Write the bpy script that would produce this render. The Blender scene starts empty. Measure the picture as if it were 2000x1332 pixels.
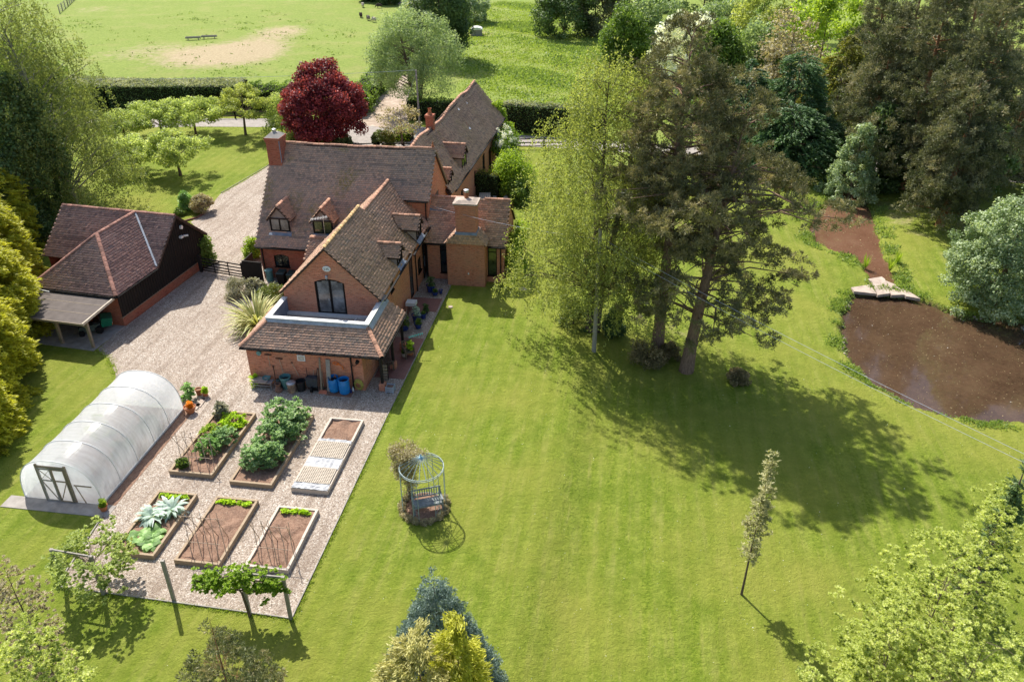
import bpy, math, random
import numpy as np
from mathutils import Vector, Matrix

# ------------------------------------------------------------------ camera, light, exposure
random.seed(7)
rng = np.random.default_rng(7)
sc = bpy.context.scene
R = math.radians
PITCH = R(30.5); CAM_H = 25.0; FOC = 1556.0
cam_d = bpy.data.cameras.new('camera'); cam = bpy.data.objects.new('camera', cam_d)
sc.collection.objects.link(cam); sc.camera = cam
cam_d.sensor_width = 36.0; cam_d.lens = 36.0 * FOC / 2000.0
cam_d.clip_start = 0.1; cam_d.clip_end = 3000
cam.location = (0, 0, CAM_H); cam.rotation_euler = (R(90) - PITCH, 0, 0)
SUN_EL = 49.5; SUN_AZ = 28.0           # shadows fall 28 degrees right of straight towards the camera
w = bpy.data.worlds.new('World'); sc.world = w; w.use_nodes = True
nt = w.node_tree; sky = nt.nodes.new('ShaderNodeTexSky'); sky.sky_type = 'NISHITA'; sky.sun_disc = False
sky.sun_elevation = R(SUN_EL); sky.sun_rotation = R(-SUN_AZ); sky.air_density = 1.0; sky.dust_density = 2.0
nt.links.new(sky.outputs[0], nt.nodes['Background'].inputs[0]); nt.nodes['Background'].inputs[1].default_value = 0.13
sun_d = bpy.data.lights.new('sun', 'SUN'); sun = bpy.data.objects.new('sun', sun_d); sc.collection.objects.link(sun)
sun_d.energy = 4.9; sun_d.angle = R(0.6); sun_d.color = (1.0, 0.955, 0.87)
dv = Vector((math.sin(R(SUN_AZ)) * math.cos(R(SUN_EL)), -math.cos(R(SUN_AZ)) * math.cos(R(SUN_EL)), -math.sin(R(SUN_EL))))
sun.rotation_euler = dv.to_track_quat('-Z', 'Y').to_euler(); sun.location = (-40, 80, 90)
sc.view_settings.view_transform = 'Standard'; sc.view_settings.look = 'None'
sc.view_settings.exposure = 0.57; sc.view_settings.gamma = 1.0; sc.view_settings.use_curve_mapping = False

# ------------------------------------------------------------------ measuring helpers
COL = sc.collection
def rot_xy(u, v, a):
    return (u * math.cos(a) + v * math.sin(a), -u * math.sin(a) + v * math.cos(a))
def to_uv(x, y, a):
    return (x * math.cos(a) - y * math.sin(a), x * math.sin(a) + y * math.cos(a))
def sight(px, py):
    x = (px - 1000) / FOC; y = -(py - 666) / FOC
    return (x, math.cos(PITCH) + y * math.sin(PITCH), -math.sin(PITCH) + y * math.cos(PITCH))
def G(px, py, z=0.0):
    r = sight(px, py); t = (z - CAM_H) / r[2]
    return (r[0] * t, r[1] * t)
def at_depth(px, py, Y):
    r = sight(px, py); t = Y / r[1]
    return (r[0] * t, Y, CAM_H + r[2] * t)
HA = R(7.9); BA = R(9.9); GA = R(13.1)
def sstep(e0, e1, x):
    t = np.clip((x - e0) / (e1 - e0), 0, 1); return t * t * (3 - 2 * t)
def gz0(x, y):
    xb = 0.6 + (y - 24) * 0.2
    return -0.45 * sstep(0.0, 2.4, x - xb) * (1 - sstep(48.0, 62.0, y)) 
def GG(px, py):
    z = 0.0
    for _ in range(8):
        p = G(px, py, z); z = float(gz0(p[0], p[1]))
    return (p[0], p[1], z)
def GUV(px, py, a=HA, z=0.0):
    p = G(px, py, z); return to_uv(p[0], p[1], a)

# ------------------------------------------------------------------ mesh builder
class MB:
    def __init__(s): s.v = []; s.f = []; s.m = []
    def face(s, pts, mi=0):
        n = len(s.v); s.v += [tuple(p) for p in pts]; s.f.append(tuple(range(n, n + len(pts)))); s.m.append(mi)
    def hexa(s, c, mi=0):
        n = len(s.v); s.v += [tuple(p) for p in c]
        for q in ((0, 3, 2, 1), (4, 5, 6, 7), (0, 1, 5, 4), (1, 2, 6, 5), (2, 3, 7, 6), (3, 0, 4, 7)):
            s.f.append(tuple(n + i for i in q)); s.m.append(mi)
    def box(s, x0, y0, z0, x1, y1, z1, mi=0):
        s.hexa([(x0, y0, z0), (x1, y0, z0), (x1, y1, z0), (x0, y1, z0), (x0, y0, z1), (x1, y0, z1), (x1, y1, z1), (x0, y1, z1)], mi)
    def taper(s, cx, cy, z0, z1, a0, b0, a1, b1, mi=0):
        s.hexa([(cx - a0, cy - b0, z0), (cx + a0, cy - b0, z0), (cx + a0, cy + b0, z0), (cx - a0, cy + b0, z0),
                (cx - a1, cy - b1, z1), (cx + a1, cy - b1, z1), (cx + a1, cy + b1, z1), (cx - a1, cy + b1, z1)], mi)
    def bar(s, p, q, w, h=None, up=(0, 0, 1), mi=0):
        h = h or w; p = Vector(p); q = Vector(q); d = (q - p).normalized(); u = Vector(up)
        if abs(d.dot(u)) > .95: u = Vector((0, 1, 0))
        sx = d.cross(u).normalized() * w / 2; sz = sx.cross(d).normalized() * h / 2
        s.hexa([p - sx - sz, p + sx - sz, p + sx + sz, p - sx + sz, q - sx - sz, q + sx - sz, q + sx + sz, q - sx + sz], mi)
    def tube(s, pts, rad, n=6, mi=0, cap=True):
        pts = [Vector(p) for p in pts]
        if not hasattr(rad, '__len__'): rad = [rad] * len(pts)
        base = len(s.v)
        for i, p in enumerate(pts):
            d = (pts[min(i + 1, len(pts) - 1)] - pts[max(i - 1, 0)])
            if d.length < 1e-6: d = Vector((0, 0, 1))
            d.normalize(); u = Vector((0, 0, 1)) if abs(d.z) < .9 else Vector((1, 0, 0))
            a = d.cross(u).normalized(); b = a.cross(d).normalized()
            for k in range(n):
                t = 2 * math.pi * k / n; s.v.append(tuple(p + (a * math.cos(t) + b * math.sin(t)) * rad[i]))
        for i in range(len(pts) - 1):
            for k in range(n):
                a0 = base + i * n + k; a1 = base + i * n + (k + 1) % n
                s.f.append((a0, a0 + n, a1 + n, a1)); s.m.append(mi)
        if cap:
            s.f.append(tuple(base + k for k in range(n))); s.m.append(mi)
            s.f.append(tuple(base + (len(pts) - 1) * n + k for k in reversed(range(n)))); s.m.append(mi)
    def lathe(s, prof, c=(0, 0, 0), n=16, mi=0, sy=1.0):
        base = len(s.v)
        for r, z in prof:
            for k in range(n):
                t = 2 * math.pi * k / n; s.v.append((c[0] + r * math.cos(t), c[1] + r * sy * math.sin(t), c[2] + z))
        for i in range(len(prof) - 1):
            for k in range(n):
                a0 = base + i * n + k; a1 = base + i * n + (k + 1) % n
                s.f.append((a0, a1, a1 + n, a0 + n)); s.m.append(mi)
    def mesh(s, name, mats, off=(0, 0, 0), smooth=False, uv=True):
        me = bpy.data.meshes.new(name)
        v = np.array(s.v, dtype=np.float64).reshape(-1, 3) - np.array(off)
        me.from_pydata(v.tolist(), [], s.f)
        for m in (mats if isinstance(mats, (list, tuple)) else [mats]): me.materials.append(m)
        if any(s.m): me.polygons.foreach_set('material_index', s.m)
        if smooth: me.polygons.foreach_set('use_smooth', [True] * len(s.f))
        if uv: box_uv(me, v, off)
        me.update(); return me
def box_uv(me, v, off):
    n = len(me.polygons)
    if n == 0: return
    nor = np.empty(n * 3); me.polygons.foreach_get('normal', nor); nor = np.abs(nor.reshape(-1, 3))
    tot = np.empty(n, dtype=np.int32); me.polygons.foreach_get('loop_total', tot)
    lv = np.empty(len(me.loops), dtype=np.int32); me.loops.foreach_get('vertex_index', lv)
    ln = np.repeat(nor, tot, axis=0); p = v[lv] + np.array(off)
    ax = np.where(ln[:, 2] > .7, 2, np.where(ln[:, 0] > ln[:, 1], 0, 1))
    uv = np.stack([np.where(ax == 0, p[:, 1], p[:, 0]), np.where(ax == 2, p[:, 1], p[:, 2])], 1)
    me.uv_layers.new(name='UVMap'); me.uv_layers[0].data.foreach_set('uv', uv.ravel())

BASE = {}; ANG = {}
def tag(o, label=None, cat=None, group=None, kind=None):
    if label: o['label'] = label
    if cat: o['category'] = cat
    if group: o['group'] = group
    if kind: o['kind'] = kind
    return o
def thing(name, label, cat, base, ang=0.0, group=None, rz=0.0):
    o = bpy.data.objects.new(name, None); COL.objects.link(o); o.empty_display_size = .3
    x, y = rot_xy(base[0], base[1], ang); o.location = (x, y, base[2]); o.rotation_euler.z = -ang + rz
    BASE[o.name] = tuple(base); return tag(o, label, cat, group)
def local(name, label, cat, base, ang=0.0, group=None, rz=0.0):   # a thing whose parts are modelled round its own origin
    o = thing(name, label, cat, base, ang, group, rz); BASE[o.name] = (0, 0, 0); return o
def part(mb, name, mats, parent, smooth=False, label=None, kind=None):
    b = BASE[parent.name]; me = mb.mesh(name, mats, b, smooth)
    o = bpy.data.objects.new(name, me); COL.objects.link(o); o.parent = parent; BASE[o.name] = b
    return tag(o, label, kind=kind)
def solo(mb, name, mats, label, cat, base, ang=0.0, group=None, rz=0.0, smooth=False, kind=None, own=True):
    off = (0, 0, 0) if own else base
    o = bpy.data.objects.new(name, mb.mesh(name, mats, off, smooth)); COL.objects.link(o)
    x, y = rot_xy(base[0], base[1], ang); o.location = (x, y, base[2]); o.rotation_euler.z = -ang + rz
    return tag(o, label, cat, group, kind)
def struct(mb, name, mats, z=0, smooth=False):
    o = bpy.data.objects.new(name, mb.mesh(name, mats, (0, 0, 0), smooth)); COL.objects.link(o); return tag(o, kind='structure')
def copy_tree(o, parent=None):
    c = o.copy(); COL.objects.link(c); c.parent = parent
    if o.name in BASE: BASE[c.name] = BASE[o.name]
    for ch in list(o.children): copy_tree(ch, c)
    return c
def piece(name, me, parent, mat4):
    o = bpy.data.objects.new(name, me); COL.objects.link(o); o.parent = parent
    b = BASE[parent.name]; o.matrix_local = Matrix.Translation((-b[0], -b[1], -b[2])) @ mat4
    return o

# ------------------------------------------------------------------ materials
def srgb(r, g, b):
    f = lambda c: (c / 255 / 12.92) if c / 255 <= .04045 else ((c / 255 + .055) / 1.055) ** 2.4
    return (f(r), f(g), f(b), 1)
class NT:
    def __init__(s, name):
        s.m = bpy.data.materials.new(name); s.m.use_nodes = True; s.t = s.m.node_tree
        s.p = s.t.nodes['Principled BSDF']; s.out = s.t.nodes['Material Output']
    def n(s, typ, **k):
        nd = s.t.nodes.new(typ)
        for a, b in k.items():
            if a.startswith('i_'): nd.inputs[a[2:].replace('_', ' ')].default_value = b
            else: setattr(nd, a, b)
        return nd
    def l(s, a, b): s.t.links.new(a, b)
    def coord(s, kind='Object', scale=None):
        tc = s.n('ShaderNodeTexCoord'); o = tc.outputs[kind]
        if scale is not None:
            mp = s.n('ShaderNodeMapping'); mp.inputs['Scale'].default_value = scale if hasattr(scale, '__len__') else (scale,) * 3
            s.l(o, mp.inputs[0]); o = mp.outputs[0]
        return o
    def world(s, scale=(1, 1, 1), rz=0):
        g = s.n('ShaderNodeNewGeometry'); mr = s.n('ShaderNodeMapping'); mr.inputs['Rotation'].default_value = (0, 0, rz); s.l(g.outputs['Position'], mr.inputs[0])
        mp = s.n('ShaderNodeMapping'); mp.inputs['Scale'].default_value = scale; s.l(mr.outputs[0], mp.inputs[0]); return mp.outputs[0]
    def noise(s, vec, sc_, det=4, rough=.6):
        nd = s.n('ShaderNodeTexNoise'); nd.inputs['Scale'].default_value = sc_; nd.inputs['Detail'].default_value = det
        nd.inputs['Roughness'].default_value = rough; s.l(vec, nd.inputs['Vector']); return nd.outputs['Fac']
    def ramp(s, fac, stops, interp='LINEAR'):
        r = s.n('ShaderNodeValToRGB'); r.color_ramp.interpolation = interp; el = r.color_ramp.elements
        el[0].position, el[0].color = stops[0][0], stops[0][1]; el[1].position, el[1].color = stops[-1][0], stops[-1][1]
        for p, c in stops[1:-1]:
            e = el.new(p); e.color = c
        s.l(fac, r.inputs[0]); return r.outputs[0]
    def mix(s, fac, a, b, mode='MIX'):
        x = s.n('ShaderNodeMix', data_type='RGBA', blend_type=mode)
        if isinstance(fac, (int, float)): x.inputs[0].default_value = fac
        else: s.l(fac, x.inputs[0])
        for q, idx in ((a, 6), (b, 7)):
            if isinstance(q, tuple): x.inputs[idx].default_value = q
            else: s.l(q, x.inputs[idx])
        return x.outputs[2]
    def math(s, op, a, b=None):
        x = s.n('ShaderNodeMath', operation=op)
        for q, i in ((a, 0), (b, 1)):
            if q is None: continue
            if isinstance(q, (int, float)): x.inputs[i].default_value = q
            else: s.l(q, x.inputs[i])
        return x.outputs[0]
    def bump(s, h, strength=.5, dist=.02):
        b = s.n('ShaderNodeBump'); b.inputs['Strength'].default_value = strength; b.inputs['Distance'].default_value = dist
        s.l(h, b.inputs['Height']); s.l(b.outputs[0], s.p.inputs['Normal'])
    def fin(s, color, rough=.8, spec=.3, metal=0):
        if isinstance(color, tuple): s.p.inputs['Base Color'].default_value = color
        else: s.l(color, s.p.inputs['Base Color'])
        s.p.inputs['Roughness'].default_value = rough; s.p.inputs['Specular IOR Level'].default_value = spec
        s.p.inputs['Metallic'].default_value = metal; return s.m
def g4(v, k=1.0): return (v[0] * k, v[1] * k, v[2] * k, 1)
def simple(name, c, rough=.7, spec=.3, metal=0, var=.25, sc_=6, bump=0, orand=0):
    t = NT(name); v = t.coord('Object'); f = t.noise(v, sc_, 5)
    col = t.ramp(f, [(.3, g4(c, 1 - var)), (.7, g4(c, 1 + var))])
    if orand: oi = t.n('ShaderNodeObjectInfo'); col = t.mix(1.0, col, t.ramp(oi.outputs['Random'], [(0, (1 - orand, 1 - orand, 1 - orand, 1)), (1, (1 + orand, 1 + orand * .8, 1 + orand * .6, 1))]), 'MULTIPLY')
    if bump: t.bump(t.noise(v, sc_ * 6, 4), bump, .01)
    return t.fin(col, rough, spec, metal)
def mat_brick(name, c1, c2, mortar):
    t = NT(name); uv = t.coord('UV')
    br = t.n('ShaderNodeTexBrick'); br.offset = .5; t.l(uv, br.inputs['Vector'])
    br.inputs['Scale'].default_value = 1; br.inputs['Brick Width'].default_value = .225; br.inputs['Row Height'].default_value = .075
    br.inputs['Mortar Size'].default_value = .007; br.inputs['Mortar Smooth'].default_value = .2; br.inputs['Bias'].default_value = -.1
    br.inputs['Color1'].default_value = c1; br.inputs['Color2'].default_value = c2; br.inputs['Mortar'].default_value = mortar
    # dark headers in short horizontal runs, weathering in broad patches
    mp = t.n('ShaderNodeMapping'); mp.inputs['Scale'].default_value = (3.2, 13.3, 1); t.l(uv, mp.inputs[0])
    run = t.noise(mp.outputs[0], 1.0, 2); dark = t.ramp(run, [(.55, (0, 0, 0, 1)), (.60, (1, 1, 1, 1))])
    col = t.mix(t.math('MULTIPLY', dark, .75), br.outputs[0], (c1[0] * .38, c1[1] * .42, c1[2] * .5, 1))
    big = t.noise(uv, .7, 5); col = t.mix(t.ramp(big, [(.35, (0, 0, 0, 1)), (.75, (.55, .55, .55, 1))]), col, (mortar[0] * .8, mortar[1] * .72, mortar[2] * .62, 1))
    fine = t.noise(uv, 30, 3); col = t.mix(t.math('MULTIPLY', fine, .5), col, g4(c2, .6))
    t.bump(t.math('ADD', t.math('MULTIPLY', br.outputs['Fac'], -1.0), t.math('MULTIPLY', fine, .4)), .6, .012)
    return t.fin(col, .88, .2)
def mat_tile(name, cs, lichen=.5, moss=.0):
    t = NT(name); at_ = t.n('ShaderNodeAttribute', attribute_name='rnd'); o = t.coord('Object')
    n = len(cs); col = t.ramp(at_.outputs['Fac'], [(i / (n - 1), g4(c)) for i, c in enumerate(cs)])
    big = t.noise(o, .55, 5); col = t.mix(t.ramp(big, [(.35, (0, 0, 0, 1)), (.75, (.4, .4, .4, 1))]), col, g4([sum(c[i] for c in cs) / n * .62 for i in range(3)]))
    fn = t.noise(o, 11, 3, .7)
    lf = t.ramp(fn, [(.61, (0, 0, 0, 1)), (.67, (lichen, lichen, lichen, 1))]); col = t.mix(lf, col, (.42, .40, .36, 1))
    if moss:
        ms = t.ramp(t.noise(o, .45, 3), [(.52, (0, 0, 0, 1)), (.66, (moss, moss, moss, 1))]); col = t.mix(t.math('MULTIPLY', ms, t.ramp(t.noise(o, 6, 3), [(.4, (0, 0, 0, 1)), (.6, (1, 1, 1, 1))])), col, (.24, .2, .035, 1))
    t.bump(fn, .4, .01); return t.fin(col, .85, .25)
def mat_leaf(name, c0, c1, c2=None, trans=.35, rough=.55, spec=.35, k=1.55):
    c0 = [min(.85, x * k) for x in c0]; c1 = [min(.85, x * k) for x in c1]; c2 = c2 and [min(.85, x * k) for x in c2]; trans = min(.55, trans + .1)
    t = NT(name); a = t.n('ShaderNodeAttribute', attribute_name='rnd')
    stops = [(0, g4(c0)), (1, g4(c1))] if c2 is None else [(0, g4(c0)), (.55, g4(c1)), (1, g4(c2))]
    col = t.ramp(a.outputs['Fac'], stops); t.fin(col, rough, spec)
    tr = t.n('ShaderNodeBsdfTranslucent'); tc = t.mix(.5, col, (.5, .5, .02, 1), 'MULTIPLY'); tc = t.mix(.6, col, tc)
    t.l(t.mix(1.0, col, (1.25, 1.25, .7, 1), 'MULTIPLY'), tr.inputs[0]); ms = t.n('ShaderNodeMixShader'); ms.inputs[0].default_value = trans
    t.l(t.p.outputs[0], ms.inputs[1]); t.l(tr.outputs[0], ms.inputs[2]); t.l(ms.outputs[0], t.out.inputs[0]); return t.m
def mat_bark(name, c):
    t = NT(name); v = t.coord('Object', (6, 6, 1.5)); f = t.noise(v, 2.2, 6, .7)
    t.bump(f, .8, .04); return t.fin(t.ramp(f, [(.3, g4(c, .5)), (.7, g4(c, 1.35))]), .95, .1)
def mat_wood(name, c, var=.3, rough=.8):
    t = NT(name); v = t.coord('Object', (3, 3, 3)); f = t.noise(v, 2.5, 6, .7); g = t.noise(t.coord('Object', (14, 14, 14)), 3, 3)
    t.bump(g, .4, .008); return t.fin(t.mix(.4, t.ramp(f, [(.3, g4(c, 1 - var)), (.7, g4(c, 1 + var))]), t.ramp(g, [(.35, g4(c, .6)), (.65, g4(c, 1.3))])), rough, .2)

M = {}
M['brick'] = mat_brick('brick', srgb(226, 144, 108), srgb(202, 112, 82), srgb(212, 184, 162))
M['brick_red'] = mat_brick('brick_red', srgb(190, 102, 72), srgb(156, 78, 58), srgb(180, 150, 132))
M['tile_main'] = mat_tile('tile_main', [(0.288, 0.217, 0.177), (0.455, 0.315, 0.245), (0.606, 0.385, 0.275), (0.378, 0.294, 0.239)], .6, .75)
M['tile_wing'] = mat_tile('tile_wing', [(0.334, 0.215, 0.149), (0.543, 0.325, 0.218), (0.696, 0.416, 0.27), (0.404, 0.286, 0.212)], .75, .15)
M['tile_barn'] = mat_tile('tile_barn', [(0.3, 0.188, 0.138), (0.5, 0.3, 0.213), (0.65, 0.413, 0.275), (0.35, 0.237, 0.188)], .6, .4)
M['tile_garage'] = mat_tile('tile_garage', [(0.252, 0.156, 0.13), (0.416, 0.24, 0.189), (0.529, 0.312, 0.238), (0.328, 0.228, 0.194)], .5, 0)
M['ridge'] = simple('ridge_clay', (.42, .24, .165), .85, .2, var=.35, sc_=4, bump=.3, orand=.35)
M['ridge_moss'] = simple('ridge_clay_lichen', (.44, .30, .15), .85, .2, var=.4, sc_=5, bump=.3, orand=.35)
M['ridge_dark'] = simple('ridge_clay_dark', (.27, .145, .115), .85, .2, var=.35, sc_=4, bump=.3, orand=.35)
M['lead'] = simple('lead', (.20, .235, .29), .5, .4, var=.25, sc_=3)
M['coping'] = simple('coping', (.62, .62, .60), .6, .3, var=.1)
M['blackwood'] = mat_wood('black_stained_wood', (.022, .018, .016))
M['frame'] = simple('dark_frame', (.013, .010, .009), .65, .15)
M['brownframe'] = mat_wood('brown_frame', (.06, .038, .03))
M['render'] = simple('dormer_render', (.32, .255, .225), .9, .2, var=.15, sc_=5)
M['darkbrown'] = mat_wood('dark_brown', (.07, .045, .035))
M['oak'] = mat_wood('weathered_wood', (.28, .225, .16))
M['palewood'] = mat_wood('pale_wood', (.52, .45, .36))
M['sleeper'] = mat_wood('bed_timber', (.36, .27, .18), .25)
M['sleeper_pale'] = mat_wood('bed_timber_pale', (.55, .47, .39), .2)
M['greywood'] = mat_wood('grey_wood', (.33, .30, .26))
M['teak'] = mat_wood('bench_wood', (.13, .095, .07))
M['cane'] = mat_wood('cane', (.46, .34, .25))
M['white'] = simple('white_paint', (.75, .75, .72), .5, .3, var=.06)
M['metal'] = simple('galvanised', (.42, .44, .46), .4, .5, .6, .2)
M['darkmetal'] = simple('dark_metal', (.02, .018, .017), .8, .15)
M['black'] = simple('black_plastic', (.015, .016, .018), .45, .5)
M['darkgreen'] = simple('dark_green_plastic', (.012, .03, .028), .4, .5)
M['terra'] = simple('terracotta', (.42, .16, .075), .8, .2, var=.2)
M['terra_dark'] = simple('old_terracotta', (.22, .12, .085), .85, .2, var=.3)
M['blueglaze'] = simple('blue_glaze', (.01, .03, .16), .12, .8, var=.3)
M['bluebarrel'] = simple('blue_plastic', (.01, .21, .55), .35, .5, var=.1)
M['tealpot'] = simple('teal_plastic', (.12, .27, .26), .5, .4)
M['orange'] = simple('orange_plastic', (.75, .18, .02), .5, .4)
M['orange_dull'] = simple('orange_dull_plastic', (.55, .17, .09), .6, .4)
M['hose'] = simple('yellow_hose', (.42, .38, .08), .4, .5)
M['green_paint'] = simple('green_paint', (.005, .14, .075), .3, .5)
M['rubber'] = simple('rubber', (.012, .012, .012), .8, .2)
M['soil'] = None
M['concrete'] = simple('concrete', (.32, .29, .26), .9, .2, var=.25, sc_=2, bump=.3)
M['felt'] = simple('roof_felt', (.125, .105, .095), .9, .2, var=.2, sc_=2, bump=.2)
M['slab'] = simple('stone_slab', (.42, .34, .28), .9, .2, var=.25, sc_=2, bump=.5)
M['sheep_w'] = simple('fleece_pale', (.55, .47, .38), .95, .1, bump=.5)
M['sheep_b'] = simple('fleece_brown', (.07, .05, .045), .95, .1, bump=.5)
M['sheep_g'] = simple('fleece_grey', (.22, .18, .16), .95, .1, bump=.5)
M['verdigris'] = simple('verdigris', (.33, .40, .375), .6, .4, var=.3)
M['curtain'] = simple('net_curtain', (.35, .34, .33), .9, .1)
M['skin_dark'] = simple('sheep_face', (.04, .03, .028), .9, .1)
M['turq'] = simple('turquoise', (.08, .55, .58), .5, .4)
M['fleece_sheet'] = simple('silver_sheet', (.30, .31, .33), .5, .5, var=.35, sc_=5, bump=.5)
M['lead_pale'] = simple('lead_pale', (.36, .40, .46), .5, .4, var=.2, sc_=3)

def glass(name, c, rough=.05):
    t = NT(name); v = t.world((1, 1, 1)); f = t.noise(v, 1.3, 3)
    t.bump(t.noise(v, 2.0, 2), .06, .05)
    return t.fin(t.ramp(f, [(.35, g4(c, .4)), (.7, g4(c, 1.8))]), rough, .9)
M['glass'] = glass('window_glass', (.022, .026, .028))
M['glass_pale'] = glass('window_glass_blind', (.16, .155, .15), .12)
M['glass_green'] = glass('window_glass_garden', (.05, .065, .03), .1)

def m_gravel():
    t = NT('gravel'); v = t.world((1, 1, 1))
    vo = t.n('ShaderNodeTexVoronoi'); vo.inputs['Scale'].default_value = 21; t.l(v, vo.inputs['Vector'])
    wn = t.n('ShaderNodeTexWhiteNoise', noise_dimensions='3D'); t.l(vo.outputs['Position'], wn.inputs[0])
    col = t.ramp(wn.outputs['Value'], [(0, srgb(108, 96, 86)), (.35, srgb(154, 140, 126)), (.75, srgb(182, 169, 154)), (1, srgb(212, 205, 195))])
    big = t.noise(v, .28, 5); col = t.mix(t.ramp(big, [(.35, (0, 0, 0, 1)), (.75, (.45, .45, .45, 1))]), col, srgb(128, 110, 94))
    med = t.noise(v, 3.0, 4); col = t.mix(t.ramp(med, [(.4, (0, 0, 0, 1)), (.7, (.3, .3, .3, 1))]), col, srgb(190, 174, 160))
    rut = t.ramp(t.noise(t.world((1.5, .10, 1), R(9)), 1.6, 4, .6), [(.48, (0, 0, 0, 1)), (.66, (.5, .5, .5, 1))]); col = t.mix(rut, col, srgb(122, 106, 92))
    wd = t.ramp(t.noise(v, 1.1, 6, .75), [(.66, (0, 0, 0, 1)), (.74, (.7, .7, .7, 1))]); col = t.mix(wd, col, srgb(112, 104, 74))
    h = t.math('ADD', t.math('MULTIPLY', vo.outputs['Distance'], -1.0), t.math('MULTIPLY', t.noise(v, 9, 3), .06)); t.bump(h, .8, .035)
    return t.fin(col, .92, .15)
def m_soil():
    t = NT('soil'); v = t.world((1, 1, 1)); f = t.noise(v, 5, 8, .75); g = t.noise(v, 28, 3)
    col = t.ramp(f, [(.3, srgb(104, 78, 62)), (.5, srgb(140, 110, 92)), (.7, srgb(166, 138, 118))])
    t.bump(t.math('ADD', f, t.math('MULTIPLY', g, .5)), .9, .07); return t.fin(t.mix(.3, col, t.ramp(g, [(.35, srgb(92, 70, 58)), (.65, srgb(178, 150, 130))])), .95, .1)
def m_ground():
    t = NT('grass_ground'); v = t.world((1, 1, 1))
    att = t.n('ShaderNodeAttribute', attribute_name='zone'); sep = t.n('ShaderNodeSeparateColor'); t.l(att.outputs['Color'], sep.inputs[0])
    fine = t.noise(v, 6.5, 8, .8); med = t.noise(v, 1.3, 5, .6); big = t.noise(v, .13, 6, .65)
    lawn = t.ramp(fine, [(.32, (.055, .10, .008, 1)), (.5, (.168, .228, .020, 1)), (.68, (.31, .345, .055, 1))])
    # mowing lines along the lawn, a little paler where the turf was scalped
    mw = t.n('ShaderNodeTexWave', wave_type='BANDS', bands_direction='X'); mw.inputs['Scale'].default_value = .34; mw.inputs['Distortion'].default_value = 1.2; mw.inputs['Detail'].default_value = 2; mw.inputs['Detail Scale'].default_value = .5
    t.l(t.world((1, 1, 1), R(9)), mw.inputs['Vector'])
    st = t.math('MULTIPLY', mw.outputs['Fac'], .34)
    lawn = t.mix(st, lawn, (.31, .34, .07, 1))
    mp = t.world((1.6, .12, 1), R(9)); streak = t.ramp(t.noise(mp, 2.2, 4, .6), [(.50, (0, 0, 0, 1)), (.70, (.55, .55, .55, 1))])
    lawn = t.mix(streak, lawn, (.31, .30, .085, 1))
    lawn = t.mix(t.ramp(med, [(.36, (.65, .65, .65, 1)), (.62, (0, 0, 0, 1))]), lawn, (.115, .17, .013, 1))
    lawn = t.mix(t.ramp(big, [(.42, (0, 0, 0, 1)), (.62, (.6, .6, .6, 1))]), lawn, (.27, .27, .05, 1))
    field = t.ramp(t.noise(v, 2.2, 8, .75), [(.3, (.13, .19, .03, 1)), (.5, (.21, .27, .05, 1)), (.72, (.29, .34, .085, 1))])
    field = t.mix(t.ramp(t.noise(v, .16, 5, .7), [(.5, (0, 0, 0, 1)), (.66, (.55, .55, .55, 1))]), field, (.30, .29, .10, 1))
    bare = t.ramp(t.noise(v, 3, 6, .7), [(.3, srgb(150, 128, 102)), (.7, srgb(196, 176, 148))])
    mud = t.ramp(t.noise(v, 6, 6, .7), [(.3, (.035, .022, .014, 1)), (.7, (.13, .085, .055, 1))])
    edge = t.noise(v, .8, 6, .7)
    zf = sep.outputs[0]; c = t.mix(zf, lawn, field)
    bf = t.ramp(t.math('ADD', sep.outputs[1], t.math('MULTIPLY', t.math('SUBTRACT', edge, .5), 1.1)), [(.36, (0, 0, 0, 1)), (.80, (1, 1, 1, 1))])
    c = t.mix(t.math('MULTIPLY', bf, .85), c, bare)
    c = t.mix(sep.outputs[2], c, mud)
    dot = t.ramp(t.noise(v, 16, 1, .5), [(.80, (0, 0, 0, 1)), (.82, (1, 1, 1, 1))]); c = t.mix(dot, c, (.7, .7, .62, 1))
    t.bump(t.math('ADD', t.noise(v, 14, 5, .75), t.math('MULTIPLY', t.noise(v, 4, 4, .7), 1.5)), 1.0, .075)
    return t.fin(c, .9, .12)
def m_tarmac():
    t = NT('tarmac'); v = t.world((1, 1, 1)); f = t.noise(v, 1.5, 6); g = t.noise(v, 30, 2)
    t.bump(g, .3, .01); return t.fin(t.mix(.3, t.ramp(f, [(.3, (.27, .235, .205, 1)), (.7, (.42, .37, .33, 1))]), t.ramp(g, [(.3, (.12, .11, .1, 1)), (.7, (.4, .38, .36, 1))])), .9, .2)
def m_track():
    t = NT('dirt_track'); v = t.world((1, 1, 1)); f = t.noise(v, .9, 6, .7)
    t.bump(t.noise(v, 4, 5), .5, .05); return t.fin(t.ramp(f, [(.3, srgb(140, 122, 106)), (.55, srgb(176, 158, 142)), (.75, srgb(198, 184, 170))]), .95, .1)
def m_quarry():
    t = NT('quarry_tile'); uv = t.coord('UV'); br = t.n('ShaderNodeTexBrick'); br.offset = 0; t.l(uv, br.inputs['Vector'])
    br.inputs['Scale'].default_value = 1; br.inputs['Brick Width'].default_value = .15; br.inputs['Row Height'].default_value = .15; br.inputs['Mortar Size'].default_value = .006
    br.inputs['Color1'].default_value = (.24, .10, .08, 1); br.inputs['Color2'].default_value = (.19, .085, .07, 1); br.inputs['Mortar'].default_value = (.13, .075, .06, 1)
    return t.fin(t.mix(.25, br.outputs[0], t.ramp(t.noise(uv, 3, 4), [(.3, (.13, .07, .06, 1)), (.7, (.33, .17, .14, 1))])), .6, .35)
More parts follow.
